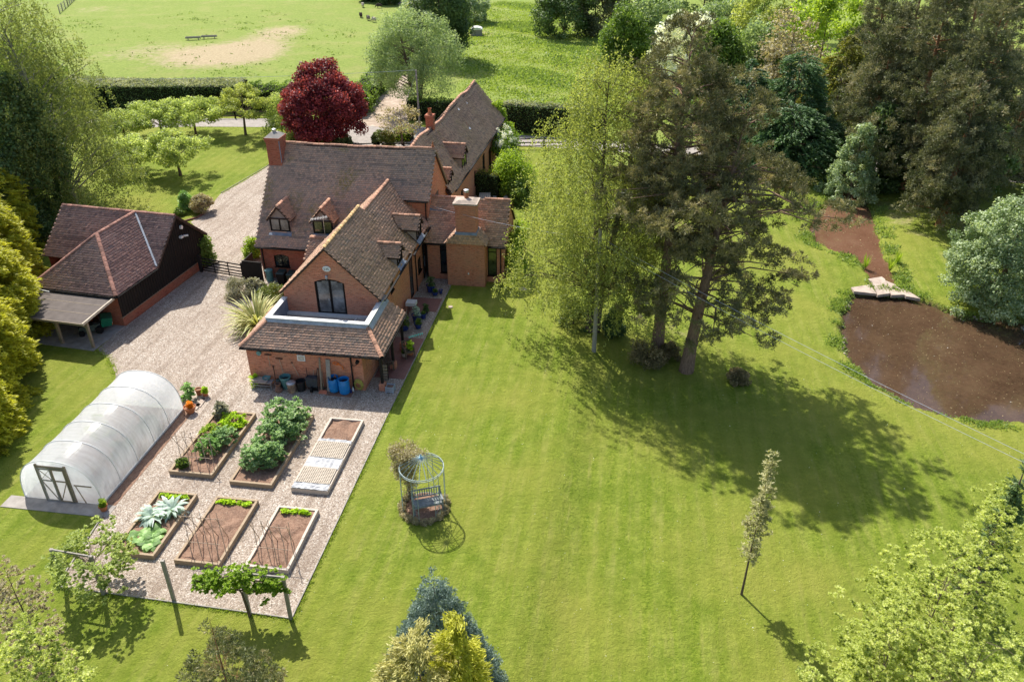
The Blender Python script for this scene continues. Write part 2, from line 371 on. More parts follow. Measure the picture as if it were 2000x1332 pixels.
def m_water(name, c0, c1, c2):
    t = NT(name); v = t.world((1, 1, 1)); f = t.noise(v, .35, 5, .65); g = t.noise(v, 5.5, 6, .75)
    col = t.mix(.3, t.ramp(f, [(.3, c0), (.55, c1), (.75, c2)]), t.ramp(g, [(.35, g4(c0, .55)), (.55, c1), (.72, g4(c2, 1.5))]))
    spk = t.ramp(t.noise(v, 13, 2, .6), [(.70, (0, 0, 0, 1)), (.74, (1, 1, 1, 1))]); col = t.mix(t.math('MULTIPLY', spk, .25), col, (.20, .155, .10, 1))
    t.bump(t.noise(v, 1.8, 3), .04, .05); return t.fin(col, .06, .42)
def m_poly():
    t = NT('polythene'); v = t.coord('Object'); f = t.noise(t.coord('Object', (1, 6, 1)), 1.0, 4)
    t.fin((.86, .88, .9, 1), .2, .6); t.bump(t.noise(t.coord('Object', (1.2, .5, 1.2)), 1.2, 3), .25, .05)
    tr = t.n('ShaderNodeBsdfTranslucent'); tr.inputs[0].default_value = (.93, .95, .96, 1); tp = t.n('ShaderNodeBsdfTransparent'); tp.inputs[0].default_value = (.96, .97, .98, 1)
    m1 = t.n('ShaderNodeMixShader'); m1.inputs[0].default_value = .7; t.l(t.p.outputs[0], m1.inputs[1]); t.l(tr.outputs[0], m1.inputs[2])
    m2 = t.n('ShaderNodeMixShader'); t.l(t.ramp(f, [(.35, (.10, .10, .10, 1)), (.7, (.34, .34, .34, 1))]), m2.inputs[0]); t.l(m1.outputs[0], m2.inputs[1]); t.l(tp.outputs[0], m2.inputs[2])
    t.l(m2.outputs[0], t.out.inputs[0]); return t.m
M['gravel'] = m_gravel(); M['soil'] = m_soil(); M['ground'] = m_ground(); M['tarmac'] = m_tarmac(); M['track'] = m_track(); M['quarry'] = m_quarry()
M['pond'] = m_water('pond_water', (.048, .027, .016, 1), (.088, .052, .030, 1), (.12, .078, .044, 1))
M['stream'] = m_water('stream_water', (.11, .052, .03, 1), (.165, .085, .052, 1), (.20, .115, .072, 1))
M['poly'] = m_poly()

# ------------------------------------------------------------------ ground, pond, drive, lane
POND = [G(*p, z=-.8) for p in ((1664, 577), (1648, 612), (1642, 650), (1655, 700), (1685, 738), (1730, 770), (1790, 797), (1850, 815), (1920, 826), (2010, 832), (2200, 835), (2260, 740), (2160, 655), (2000, 632), (1880, 625), (1820, 600), (1780, 585), (1720, 580))]
STREAM = [G(*p, z=-.55) for p in ((1648, 340), (1640, 390), (1602, 418), (1588, 446), (1596, 476), (1640, 492), (1676, 504), (1700, 530), (1708, 556), (1738, 556), (1730, 522), (1712, 490), (1706, 455), (1694, 420), (1690, 385), (1690, 340))]
def sdist(px, py, poly):
    inside = np.zeros(px.shape, bool); dm = np.full(px.shape, 1e9); n = len(poly)
    for i in range(n):
        x0, y0 = poly[i]; x1, y1 = poly[(i + 1) % n]
        dx, dy = x1 - x0, y1 - y0
        t = np.clip(((px - x0) * dx + (py - y0) * dy) / (dx * dx + dy * dy + 1e-9), 0, 1)
        dm = np.minimum(dm, np.hypot(px - x0 - t * dx, py - y0 - t * dy))
        c = ((y0 > py) != (y1 > py)); c &= px < (x1 - x0) * (py - y0) / ((y1 - y0) if abs(y1 - y0) > 1e-9 else 1e-9) + x0
        inside ^= c
    return np.where(inside, dm, -dm)
def wav(x, y, s, ph=0.0):
    return (np.sin(x * s + 1.3 * np.sin(y * s * .7 + ph)) + np.sin(y * s * 1.3 + 1.7 * np.sin(x * s * .6 + ph * 2)) + np.sin((x + y) * s * 2.1 + ph)) / 3
def ground_z(x, y):
    x = np.asarray(x, float); y = np.asarray(y, float)
    z = gz0(x, y)
    wob = wav(x, y, 2.3) * .22 + wav(x, y, .9, 2) * .16
    d1 = sdist(x, y, POND) + wob; d2 = sdist(x, y, STREAM) + wob * .8
    rim = sstep(-2.2, -.1, np.maximum(d1, d2))
    z = z - .9 * sstep(-.3, .6, d1) - 1.15 * sstep(-.5, .3, d2) * (1 - sstep(-.3, .6, d1)) - rim * .05
    back = 1 - sstep(48, 62, y); z = z - (1 - back) * sstep(-3, -.2, d2) * .22
    far = sstep(96, 110, y) * (1 - sstep(400, 700, y)); z = z + far * (wav(x, y, .09) * .35 + wav(x, y, .7, 2) * .05)
    right = sstep(4, 12, x - (y - 30) * .1) * (1 - sstep(60, 80, y)); z = z + right * wav(x, y, .5, 1) * .03
    return z
def axis(segs):
    out = []
    for a, b, s in segs: out += list(np.arange(a, b, s))
    return np.array(out + [segs[-1][1]])
gx = axis([(-1500, -200, 260), (-200, -60, 14), (-60, -3, 1.5), (-3, 33, .3), (33, 80, 1.8), (80, 200, 12), (200, 1500, 260)])
gy = axis([(-120, 10, 26), (10, 24, 1.0), (24, 64, .3), (64, 210, 1.4), (210, 330, 12), (330, 1600, 250)])
X, Y = np.meshgrid(gx, gy); Z = ground_z(X, Y)
nx, ny = len(gx), len(gy)
me = bpy.data.meshes.new('ground')
idx = np.arange(nx * ny).reshape(ny, nx)
f = np.stack([idx[:-1, :-1], idx[:-1, 1:], idx[1:, 1:], idx[1:, :-1]], -1).reshape(-1, 4)
def np_mesh(me, verts, quads):
    me.vertices.add(len(verts)); me.vertices.foreach_set('co', np.asarray(verts, dtype=np.float32).ravel())
    me.loops.add(quads.size); me.loops.foreach_set('vertex_index', quads.astype(np.int32).ravel())
    me.polygons.add(len(quads)); me.polygons.foreach_set('loop_start', np.arange(0, quads.size, quads.shape[1], dtype=np.int32))
    me.polygons.foreach_set('loop_total', np.full(len(quads), quads.shape[1], dtype=np.int32)); me.update(calc_edges=True)
np_mesh(me, np.stack([X, Y, Z], -1).reshape(-1, 3), f)
me.polygons.foreach_set('use_smooth', [True] * len(f)); me.materials.append(M['ground'])
laneY = 96.5
fieldz = np.where(X < 6, sstep(96, 98, Y), sstep(70, 76, Y))
def patch(px, py, rx, ry, k=1.0):
    c = G(px, py); e = G(px + rx, py); t = G(px, py - ry); a = abs(e[0] - c[0]); b = abs(t[1] - c[1])
    return k * np.exp(-(((X - c[0]) / a) ** 2 + ((Y - c[1]) / b) ** 2))
bare = patch(400, 112, 130, 26, .8) + patch(480, 98, 90, 22, .75) + patch(552, 62, 60, 15, .8) + patch(150, 18, 60, 12, .7) + patch(300, 92, 60, 14, .35) + patch(240, 112, 40, 12, .3) + patch(935, 66, 34, 7, .9) + patch(1005, 132, 14, 5, .35)
bare += patch(1770, 430, 50, 60, .42) + patch(1745, 400, 90, 30, .15) + patch(1750, 560, 45, 16, .6) + patch(1215, 560, 80, 60, .25) + patch(1350, 640, 80, 40, .4)
wb = wav(X, Y, 2.3) * .22 + wav(X, Y, .9, 2) * .16; d1 = sdist(X, Y, POND) + wb; d2 = sdist(X, Y, STREAM) + wb * .8
mud = np.maximum(sstep(-.28, .0, d1), sstep(-.25, .0, d2))
zone = np.stack([fieldz, np.clip(bare, 0, 1), mud, np.ones_like(X)], -1).reshape(-1, 4)
ca = me.color_attributes.new('zone', 'FLOAT_COLOR', 'POINT'); ca.data.foreach_set('color', zone.astype(np.float32).ravel())
ground = bpy.data.objects.new('ground', me); COL.objects.link(ground); tag(ground, kind='structure')

def sheet(name, pts, z, mat, thick=0):
    mb = MB(); mb.face([(p[0], p[1], z) for p in pts]); return struct(mb, name, mat)
big = lambda poly, k: [(p[0], p[1]) for p in poly]
def grow(poly, r):
    cx = sum(p[0] for p in poly) / len(poly); cy = sum(p[1] for p in poly) / len(poly); o = []
    for x, y in poly:
        d = math.hypot(x - cx, y - cy); o.append((cx + (x - cx) * (d + r) / d, cy + (y - cy) * (d + r) / d))
    return o
sheet('pond', grow(POND, .5), -.8, M['pond'])
sheet('stream', [(x + (.5 if i > 8 else -.4), y) for i, (x, y) in enumerate(STREAM)], -.56, M['stream'])
U = lambda u, v, a=HA: rot_xy(u, v, a)
GRAVEL = [G(190, 683), G(214, 702), G(226, 732), U(-26.3, 32.6), U(-26.3, 32.9), U(-22.4, 32.6), U(-21.95, 24.2), U(-21.46, 20.06), U(-11.39, 19.82), U(-11.34, 33.2), U(-11.12, 48.9), U(-11.2, 51), U(-13.2, 53), U(-13.5, 66), G(660, 285), G(560, 296), G(527, 322), G(478, 352), G(432, 378), G(394, 421), G(372, 434), G(402, 462), G(387, 531), G(242, 640)]
sheet('gravel_drive', GRAVEL, .012, M['gravel'])
LANE = [(-140, 97.5), (-60, 94.5), G(180, 251), G(385, 248), G(530, 249), G(640, 262), G(690, 296), G(830, 296), U(-20.6, 80, BA), G(985, 286), G(1060, 288), G(1300, 303), (60, 68), (60, 72.5), G(1300, 284), G(1060, 268), G(900, 256), G(832, 250), G(800, 243), G(760, 232), G(725, 235), G(690, 239), G(560, 232), G(385, 232), G(180, 234), (-60, 98.5), (-140, 101.5)]
sheet('lane', LANE, .016, M['tarmac'])
TRACK = [G(688, 243), G(722, 208), G(768, 166), G(786, 148), G(806, 128), G(818, 130), G(803, 155), G(800, 180), G(792, 210), G(800, 246), G(750, 250)]
sheet('dirt_track', TRACK, .022, M['track'])
# narrow timber edging between gravel and lawn, thin strip of soil beside the tunnel
mb = MB()
for a, b in ((U(-21.95, 24.2), U(-21.46, 20.06)), (U(-21.46, 20.06), U(-11.39, 19.82)), (U(-11.39, 19.82), U(-11.34, 33.2)), (U(-11.34, 33.2), U(-11.12, 48.9)), (G(432, 378), G(527, 322))):
    n = max(2, int(math.dist(a, b) / 1.8))
    for i in range(n):
        p = [a[k] + (b[k] - a[k]) * i / n for k in (0, 1)]; q = [a[k] + (b[k] - a[k]) * (i + .985) / n for k in (0, 1)]
        mb.bar((p[0], p[1], .02), (q[0], q[1], .02 + random.uniform(-.006, .006)), .05, .09)
struct(mb, 'path_edging', M['concrete'])
mb = MB(); q = [U(-22.35, 24.0), U(-21.75, 24.0), U(-21.75, 32.6), U(-22.35, 32.6)]; mb.face([(p[0], p[1], .02) for p in q]); struct(mb, 'soil_strip', M['soil'])

# ------------------------------------------------------------------ building kit
def clip_convex(poly, clip):
    out = poly
    for i in range(len(clip)):
        ax, ay = clip[i]; bx, by = clip[(i + 1) % len(clip)]
        side = lambda p: (bx - ax) * (p[1] - ay) - (by - ay) * (p[0] - ax)
        res = []
        for j in range(len(out)):
            p, q = out[j], out[(j + 1) % len(out)]; sp, sq = side(p), side(q)
            if sp >= -1e-9: res.append(p)
            if (sp > 1e-9 and sq < -1e-9) or (sp < -1e-9 and sq > 1e-9):
                t = sp / (sp - sq); res.append((p[0] + (q[0] - p[0]) * t, p[1] + (q[1] - p[1]) * t))
        out = res
        if len(out) < 3: return []
    return out
def wall(mb, p0, p1, prof, ops=(), mi=0, depth=.12, z=None):
    """prof: ccw convex outline (a, z) along p0->p1 seen from outside, ops: (a0, a1, z0, z1[, arch])"""
    d = Vector((p1[0] - p0[0], p1[1] - p0[1])); L = d.length; d.normalize(); nn = Vector((d.y, -d.x))
    W = lambda a, zz, off=0: (p0[0] + d.x * a + nn.x * off, p0[1] + d.y * a + nn.y * off, zz)
    if prof is None: prof = [(0, 0), (L, 0), (L, z), (0, z)]
    xs = sorted({p[0] for p in prof} | {o[0] for o in ops} | {o[1] for o in ops}); zs = sorted({min(p[1] for p in prof), max(p[1] for p in prof)} | {o[2] for o in ops} | {o[3] for o in ops})
    for i in range(len(xs) - 1):
        for j in range(len(zs) - 1):
            x0, x1, z0, z1 = xs[i], xs[i + 1], zs[j], zs[j + 1]
            if any(o[0] - 1e-6 <= x0 and x1 <= o[1] + 1e-6 and o[2] - 1e-6 <= z0 and z1 <= o[3] + 1e-6 for o in ops): continue
            c = clip_convex([(x0, z0), (x1, z0), (x1, z1), (x0, z1)], prof)
            if len(c) > 2: mb.face([W(*q) for q in c], mi)
    for o in ops:
        a0, a1, z0, z1 = o[:4]
        for pa, pb in (((a0, z0), (a1, z0)), ((a1, z0), (a1, z1)), ((a1, z1), (a0, z1)), ((a0, z1), (a0, z0))):
            mb.face([W(*pa), W(*pa, -depth), W(*pb, -depth), W(*pb)], mi)
        if len(o) > 4:
            h = o[4]; m = (a0 + a1) / 2; hw = (a1 - a0) / 2
            arc = [(m + hw * t, z1 - h * t * t) for t in np.linspace(-1, 1, 13)]
            for k in range(12):
                (xa, za), (xb, zb) = arc[k], arc[k + 1]
                mb.face([W(xa, za, .001), W(xb, zb, .001), W(xb, z1, .001), W(xa, z1, .001)], mi)
                mb.face([W(xa, za), W(xa, za, -depth), W(xb, zb, -depth), W(xb, zb)], mi)
def window(parent, p0, p1, o, lights=2, rows=1, gl='glass', fr='frame', inset=.07, name='window', fw=.055, split=None, sub=True, sill=True, label=None):
    d = Vector((p1[0] - p0[0], p1[1] - p0[1])).normalized(); nn = Vector((d.y, -d.x)); a0, a1, z0, z1 = o[:4]
    P = lambda a, off, zz: (p0[0] + d.x * a + nn.x * off, p0[1] + d.y * a + nn.y * off, zz)
    def blk(m, x0, x1, za, zb, f0, f1):
        m.hexa([P(x0, f1, za), P(x1, f1, za), P(x1, f0, za), P(x0, f0, za), P(x0, f1, zb), P(x1, f1, zb), P(x1, f0, zb), P(x0, f0, zb)])
    mb = MB(); f0, f1 = -inset - .04, -inset + .02
    blk(mb, a0, a1, z0, z0 + fw, f0, f1); blk(mb, a0, a1, z1 - fw, z1, f0, f1); blk(mb, a0, a0 + fw, z0 + fw, z1 - fw, f0, f1); blk(mb, a1 - fw, a1, z0 + fw, z1 - fw, f0, f1)
    if len(o) > 4:
        h = o[4]; blk(mb, a0, a0 + (a1 - a0) * .24, z1 - h - .0, z1, f0, f1 - .004); blk(mb, a1 - (a1 - a0) * .24, a1, z1 - h, z1, f0, f1 - .004); blk(mb, a0, a1, z1 - h * .62, z1, f0, f1 - .008)
    wl = (a1 - a0 - fw) / lights
    for i in range(1, lights): blk(mb, a0 + wl * i - (.02 if lights > 2 else 0), a0 + wl * i + fw, z0 + fw, z1 - fw, f0, f1 - .003)
    zz = [z0 + fw] + ([split] if split else [z0 + (z1 - z0) * k / rows for k in range(1, rows)]) + [z1 - fw]
    for q in zz[1:-1]: blk(mb, a0 + fw, a1 - fw, q - .015, q + .02, f0, f1 - .006)
    if sill: blk(mb, a0 - .04, a1 + .04, z0 - .05, z0, -inset, .045)
    wn = part(mb, name, M[fr], parent, label=label)
    for i in range(lights):
        m2 = MB(); m2.face([P(a0 + wl * i + fw * .5, -inset - .02, z0 + .01), P(a0 + wl * (i + 1) + fw * .5, -inset - .02, z0 + .01), P(a0 + wl * (i + 1) + fw * .5, -inset - .02, z1 - .01), P(a0 + wl * i + fw * .5, -inset - .02, z1 - .01)])
        part(m2, 'pane', M[gl[i] if isinstance(gl, (list, tuple)) else gl], wn)
    return wn
class Tiles:
    def __init__(s, seed=0, w=.18, g=.17): s.V = []; s.Fq = []; s.r = []; s.n = 0; s.g = g; s.w = w; s.rg = np.random.default_rng(seed)
    def add(s, pts, raise_=.0):
        P = [Vector(p) for p in pts]; e = (P[1] - P[0]).normalized(); nor = e.cross(P[2] - P[0]).normalized()
        if nor.z < 0: nor = -nor
        sl = nor.cross(e).normalized()
        if sl.z < 0: sl = -sl
        poly = [((p - P[0]).dot(e), (p - P[0]).dot(sl)) for p in P]
        a0, a1 = min(p[0] for p in poly), max(p[0] for p in poly); b1 = max(p[1] for p in poly); b0 = min(p[1] for p in poly)
        na = int((a1 - a0) / s.w) + 2; nb = int((b1 - b0) / s.g) + 1
        A, B = np.meshgrid(np.arange(na) * s.w + a0, np.arange(nb) * s.g + b0)
        A = A + (np.arange(nb) % 2)[:, None] * s.w / 2; A = A.ravel(); B = B.ravel()
        d = sdist(A, B + s.g * .5, poly); k = d > -.015; A = A[k]; B = B[k]; n = len(A)
        if n == 0: return
        g = s.rg; hw = s.w / 2 - .004; hi = .062 + g.normal(0, .008, n) + raise_; tw = g.normal(0, .004, n); jb = g.normal(0, .006, n); lo = .006 + raise_
        e = np.array(e); sl = np.array(sl); nor = np.array(nor); o = np.array(P[0])
        def pt(a, b, h): return o + a[:, None] * e + b[:, None] * sl + h[:, None] * nor
        top = s.g * 1.12
        v = np.stack([pt(A - hw, B - .02 + jb, hi + tw), pt(A + hw, B - .02 + jb, hi - tw), pt(A + hw, B + top, np.full(n, lo)), pt(A - hw, B + top, np.full(n, lo)),
                      pt(A - hw, B - .02 + jb, hi + tw - .022), pt(A + hw, B - .02 + jb, hi - tw - .022)], 1)
        i = np.arange(n)[:, None] * 6 + s.n
        s.V.append(v.reshape(-1, 3)); s.Fq.append(np.concatenate([i + [0, 1, 2, 3], i + [4, 5, 1, 0]])); s.n += n * 6
        row = g.standard_normal(nb + 1)[np.clip((B / s.g + .5).astype(int), 0, nb)]; r = np.clip(.5 + .2 * g.standard_normal(n) + .16 * row + .10 * np.sin(A * .9 + B * 1.7), 0, 1); s.r.append(np.concatenate([r, r]))
    def build(s, parent, mat, wob=None, name='roof_tiles'):
        V = np.concatenate(s.V); F = np.concatenate(s.Fq); b = BASE[parent.name]
        if wob: V = wob(V)
        me = bpy.data.meshes.new(name); np_mesh(me, V - np.array(b), F); me.materials.append(mat)
        a = me.attributes.new('rnd', 'FLOAT', 'FACE'); a.data.foreach_set('value', np.concatenate(s.r).astype(np.float32))
        o = bpy.data.objects.new(name, me); COL.objects.link(o); o.parent = parent; BASE[o.name] = b; return tag(o, kind='stuff')
def slab(mb, pts, th=.1, mi=0, drop=.012):
    P = [Vector(p) for p in pts]; nor = (P[1] - P[0]).cross(P[2] - P[0]).normalized()
    if nor.z < 0: P = P[::-1]; nor = -nor
    t = [p - nor * drop for p in P]; b = [p - nor * (th + drop) for p in P]; mb.face(t, mi); mb.face(b[::-1], mi)
    for i in range(len(P)):
        j = (i + 1) % len(P); mb.face([t[i], b[i], b[j], t[j]], mi)
def ridge_mesh(name, mat, r=.13, L=.42, n=6, flat=.85):
    mb = MB()
    for (x0, x1, r0, r1) in ((0, L, r, r * .93),):
        ring = lambda x, rr: [(x, rr * math.cos(math.pi * k / n), rr * flat * math.sin(math.pi * k / n) - .02) for k in range(n + 1)]
        a, b = ring(x0, r0), ring(x1, r1); c = ring(x0, r0 - .025)
        for k in range(n): mb.face([a[k], b[k], b[k + 1], a[k + 1]]); mb.face([c[k], a[k], a[k + 1], c[k + 1]])
        mb.face([b[0], *b[1:][::1]][::-1])
    me = mb.mesh(name, mat); return me
RM = {k: ridge_mesh('ridge_tile_' + k, M[m]) for k, m in (('plain', 'ridge'), ('moss', 'ridge_moss'), ('dark', 'ridge_dark'))}
RS = {k: ridge_mesh('hip_tile_' + k, M[m], .12, .24, 5) for k, m in (('plain', 'ridge'), ('dark', 'ridge_dark'))}
def ridge(parent, p, q, me, step=.40, name='ridge_tile', wob=None, sc=1.0):
    p = Vector(p); q = Vector(q); d = q - p; L = d.length; n = max(1, int(L / step + .5)); st = L / n; d.normalize()
    y = Vector((0, 0, 1)).cross(d).normalized(); z = d.cross(y)
    for i in range(n):
        o = p + d * st * i + Vector((0, 0, random.uniform(-.006, .01)))
        if wob is not None: o = Vector(wob(np.array([tuple(o)]))[0])
        m = Matrix(((d.x, y.x, z.x, o.x), (d.y, y.y, z.y, o.y), (d.z, y.z, z.z, o.z), (0, 0, 0, 1))) @ Matrix.Rotation(random.uniform(-.02, .02), 4, 'Z') @ Matrix.Diagonal((st / (.42 if step > .3 else .24) * .95, sc, sc, 1))
        piece(name, me, parent, m)
def dormer(parent, c, f, w, zs, ze, za, slope, tm, gl='glass_pale', gable='render', rm='plain', front='brownframe', cheek='render'):
    """c: (u, v) of the face centre, f: outward unit direction in plan"""
    f = Vector((f[0], f[1])); a = Vector((-f.y, f.x))   # a runs left to right seen from outside
    P = lambda x, fo, z: (c[0] + a.x * x + f.x * fo, c[1] + a.y * x + f.y * fo, z)
    back = lambda z: -(z - zs) / slope - .05; h = w / 2; mb = MB()
    for s in (-1, 1): mb.face([P(s * h, 0, zs - .25), P(s * h, 0, ze), P(s * h, back(ze), ze), P(s * h, back(zs) - .0, zs - .05)], 0)
    mb.face([P(-h, 0, ze), P(h, 0, ze), P(0, 0, za - .06)], 1); mb.face([P(-h, .003, zs - .3), P(h, .003, zs - .3), P(h, .003, zs), P(-h, .003, zs)], 2)
    ov = .14; ez = ze - .08; eh = h + .14; k = (za - ez) / eh
    for s in (-1, 1):
        mb.bar(P(s * (eh + .02), ov, ez - .06), P(0, ov, za - .05), .05, .13, mi=3)
        mb.bar(P(s * (eh - .02), ov, ez - .05), P(s * (eh - .02), back(ez), ez - .05), .05, .09, mi=3)
    mb.bar(P(-h, .05, ze), P(h, .05, ze), .08, .07, mi=3)
    mb.hexa([P(-h - .06, .0, zs - .12), P(h + .06, .0, zs - .12), P(h + .12, .22, zs - .32), P(-h - .12, .22, zs - .32), P(-h - .06, 0, zs - .02), P(h + .06, .0, zs - .02), P(h + .12, .25, zs - .22), P(-h - .12, .25, zs - .22)], 2)
    dm = part(mb, 'dormer', [M[cheek], M[gable], M['lead'], M[front]], parent)
    t = Tiles(int(abs(c[0] * 10 + c[1])), .17, .14); sl = MB()
    L = [P(-eh, ov + .02, ez), P(-eh, back(ez) - .1, ez), P(0, back(za) - .1, za), P(0, ov + .02, za)]
    Rr = [P(eh, back(ez) - .1, ez), P(eh, ov + .02, ez), P(0, ov + .02, za), P(0, back(za) - .1, za)]
    t.add(L); t.add(Rr); slab(sl, L, .05); slab(sl, Rr, .05)
    part(sl, 'dormer_roof', M['darkbrown'], dm); t.build(dm, tm)
    ridge(dm, P(0, ov + .04, za + .03), P(0, back(za), za + .03), RM[rm], .38)
    # two-light casement
    fb = MB(); fw = .07
    p0 = P(-h, 0, 0); p1 = P(h, 0, 0)
    for x0, x1, z0, z1 in ((-h, h, zs, zs + .07), (-h, h, ze - .07, ze), (-h, -h + .1, zs + .07, ze - .07), (h - .1, h, zs + .07, ze - .07), (-.045, .045, zs + .07, ze - .07)):
        fb.hexa([P(x0, .04, z0), P(x1, .04, z0), P(x1, -.03, z0), P(x0, -.03, z0), P(x0, .04, z1), P(x1, .04, z1), P(x1, -.03, z1), P(x0, -.03, z1)])
    part(fb, 'window_frame', M['frame'], dm)
    for x0, x1 in ((-h + .08, -.03), (.03, h - .08)):
        g = MB(); g.face([P(x0, .0, zs + .05), P(x1, .0, zs + .05), P(x1, .0, ze - .05), P(x0, .0, ze - .05)]); part(g, 'pane', M[gl], dm)
    return dm
def pipe(parent, pts, r=.045, name='drainpipe', mat='darkmetal'):
    mb = MB(); mb.tube(pts, r, 6); return part(mb, name, M[mat], parent)
def gutter(parent, p, q):
    mb = MB(); mb.bar(p, q, .11, .08); return part(mb, 'gutter', M['darkmetal'], parent)

# ------------------------------------------------------------------ the house
house = thing('brick_house', 'large brick house with tiled main roof, gabled front wing and roof terrace', 'house', (-18, 45, 0), HA)
B = MB(); RB = MB()
zr, vr, sl_ = 8.28, 53.7, 1.05
rz = lambda v: zr - sl_ * abs(v - vr)
# main range
win_f = (.95, 2.05, .9, 1.86, .14)
wall(RB, (-24.6, 48.5), (-18.9, 48.5), None, [win_f], z=rz(48.5) - .05)
wall(B, (-18.9, 51.25), (-13.0, 51.25), [(0, 2), (5.9, 2), (5.9, rz(51.25) - .05), (0, rz(51.25) - .05)])
gw = (53.45 - 51.25, 54.65 - 51.25, 3.75, 5.0)
wall(B, (-13.0, 51.25), (-13.0, 58.9), [(0, 0), (7.65, 0), (7.65, rz(58.9)), (vr - 51.25, zr - .04), (0, rz(51.25) - .05)], [gw])
wall(RB, (-24.6, 58.9), (-24.6, 48.5), [(0, 0), (10.4, 0), (10.4, rz(48.5)), (5.2, zr - .04), (0, rz(58.9))])
wall(B, (-13.0, 58.9), (-24.6, 58.9), None, z=rz(58.9))
# front wing (two parts)
wr, wz = -16.15, 6.78
wall(B, (-19.0, 39.47), (-13.3, 39.47), [(0, 0), (5.7, 0), (5.7, 3.9), (2.85, wz - .04), (0, 3.9)], [(1.96, 3.76, 2.47, 4.78, .22)], depth=.14)
door_s = (46.35 - 39.47, 47.35 - 39.47, .03, 3.6); w1 = (42.0 - 39.47, 42.75 - 39.47, 2.75, 3.6); w2 = (48.6 - 39.47, 49.6 - 39.47, .9, 2.0); w3 = (50.0 - 39.47, 50.6 - 39.47, 1.6, 2.5)
wall(B, (-13.3, 39.47), (-13.3, 51.3), [(0, 0), (11.83, 0), (11.83, 3.9), (0, 3.9)], [door_s, w1, w2, w3])
wall(B, (-19.0, 51.0), (-19.0, 39.47), [(0, 0), (11.53, 0), (11.53, 3.9), (0, 3.9)])
# extension under the terrace
wall(B, (-19.85, 35.49), (-13.2, 35.49), None, z=2.33)
wall(B, (-13.2, 35.49), (-13.2, 39.47), None, z=2.33)
wall(B, (-19.85, 39.8), (-19.85, 35.49), None, z=2.33)
wall(B, (-19.0, 39.8), (-19.85, 39.8), None, z=2.33)
# garden room
gl_l = (.95, 1.5, .48, 2.55); gl_r = (4.32, 4.98, .48, 2.58)
wall(B, (-12.98, 50.0), (-7.5, 50.0), None, [gl_l, gl_r], z=2.82)
wall(B, (-7.5, 50.0), (-7.5, 54.9), [(0, 0), (4.9, 0), (4.9, 2.8), (2.45, 5.15), (0, 2.8)])
wall(B, (-7.5, 54.9), (-12.98, 54.9), None, z=2.8)
# chimney breast of the garden room
B.box(-11.35, 49.12, 0, -8.72, 49.995, 3.2); B.taper(-10.03, 49.7, 3.2, 3.85, 1.31, .57, .72, .5); B.box(-10.66, 49.2, 3.85, -9.28, 50.25, 5.95)
B.box(-10.72, 49.14, 5.72, -9.22, 50.31, 5.95)
part(B, 'brick_wall', M['brick'], house)
RB.box(-18.9, 48.4, 0, -18.89, 48.5, 2)
part(RB, 'red_brick_wall', M['brick_red'], house)
# roofs
rf = MB(); tm = Tiles(1, .18, .16); tw = Tiles(2, .18, .17)
fp = [(-24.75, 48.2, rz(48.2)), (-16.6, 48.2, rz(48.2)), (-16.6, 50.95, rz(50.95)), (-12.88, 50.95, rz(50.95)), (-12.88, vr, zr), (-24.75, vr, zr)]
bp = [(-12.88, 59.15, rz(59.15)), (-24.75, 59.15, rz(59.15)), (-24.75, vr, zr), (-12.88, vr, zr)]
def hw_(v):  # slight sag of the old ridge
    v = v.copy(); t = np.clip((v[:, 0] + 24.7) / 11.8, 0, 1); v[:, 2] -= .10 * np.sin(t * math.pi) * np.clip((v[:, 2] - 2.5) / 5, 0, 1) - .02 * np.sin(v[:, 0] * 2.1); return v
tm.add(fp); tm.add(bp); slab(rf, fp, .12, drop=.1); slab(rf, bp, .12, drop=.1)
def wingroof(ts, r_u, r_z, e_uR, e_zR, e_uL, e_zL, v0, v1):
    a = [(e_uR, v0, e_zR), (e_uR, v1, e_zR), (r_u, v1, r_z), (r_u, v0, r_z)]
    b = [(e_uL, v1, e_zL), (e_uL, v0, e_zL), (r_u, v0, r_z), (r_u, v1, r_z)]
    ts.add(a); ts.add(b); slab(rf, a, .1); slab(rf, b, .1)
wingroof(tw, wr, wz, -13.1, 3.78, -19.2, 3.78, 39.32, 45.9)
wingroof(tw, -15.95, 6.42, -12.95, 3.72, -19.1, 3.7, 45.9, 51.9)
# extension skirt roof
EL, ER, EF, EZ = -20.1, -12.0, 35.3, 2.38; TL, TR, TF, TZ = -19.05, -13.2, 36.95, 3.22
A_ = [(EL, EF, EZ), (ER, EF, EZ), (TR, TF, TZ), (TL, TF, TZ)]
B_ = [(ER, EF, EZ), (ER, 40.45, EZ), (TR, 40.45, TZ), (TR, TF, TZ)]
C_ = [(EL, 39.9, EZ), (EL, EF, EZ), (TL, TF, TZ), (TL, 39.9, TZ)]
tx = Tiles(3, .18, .17)
for q in (A_, B_, C_): tx.add(q); slab(rf, q, .09)
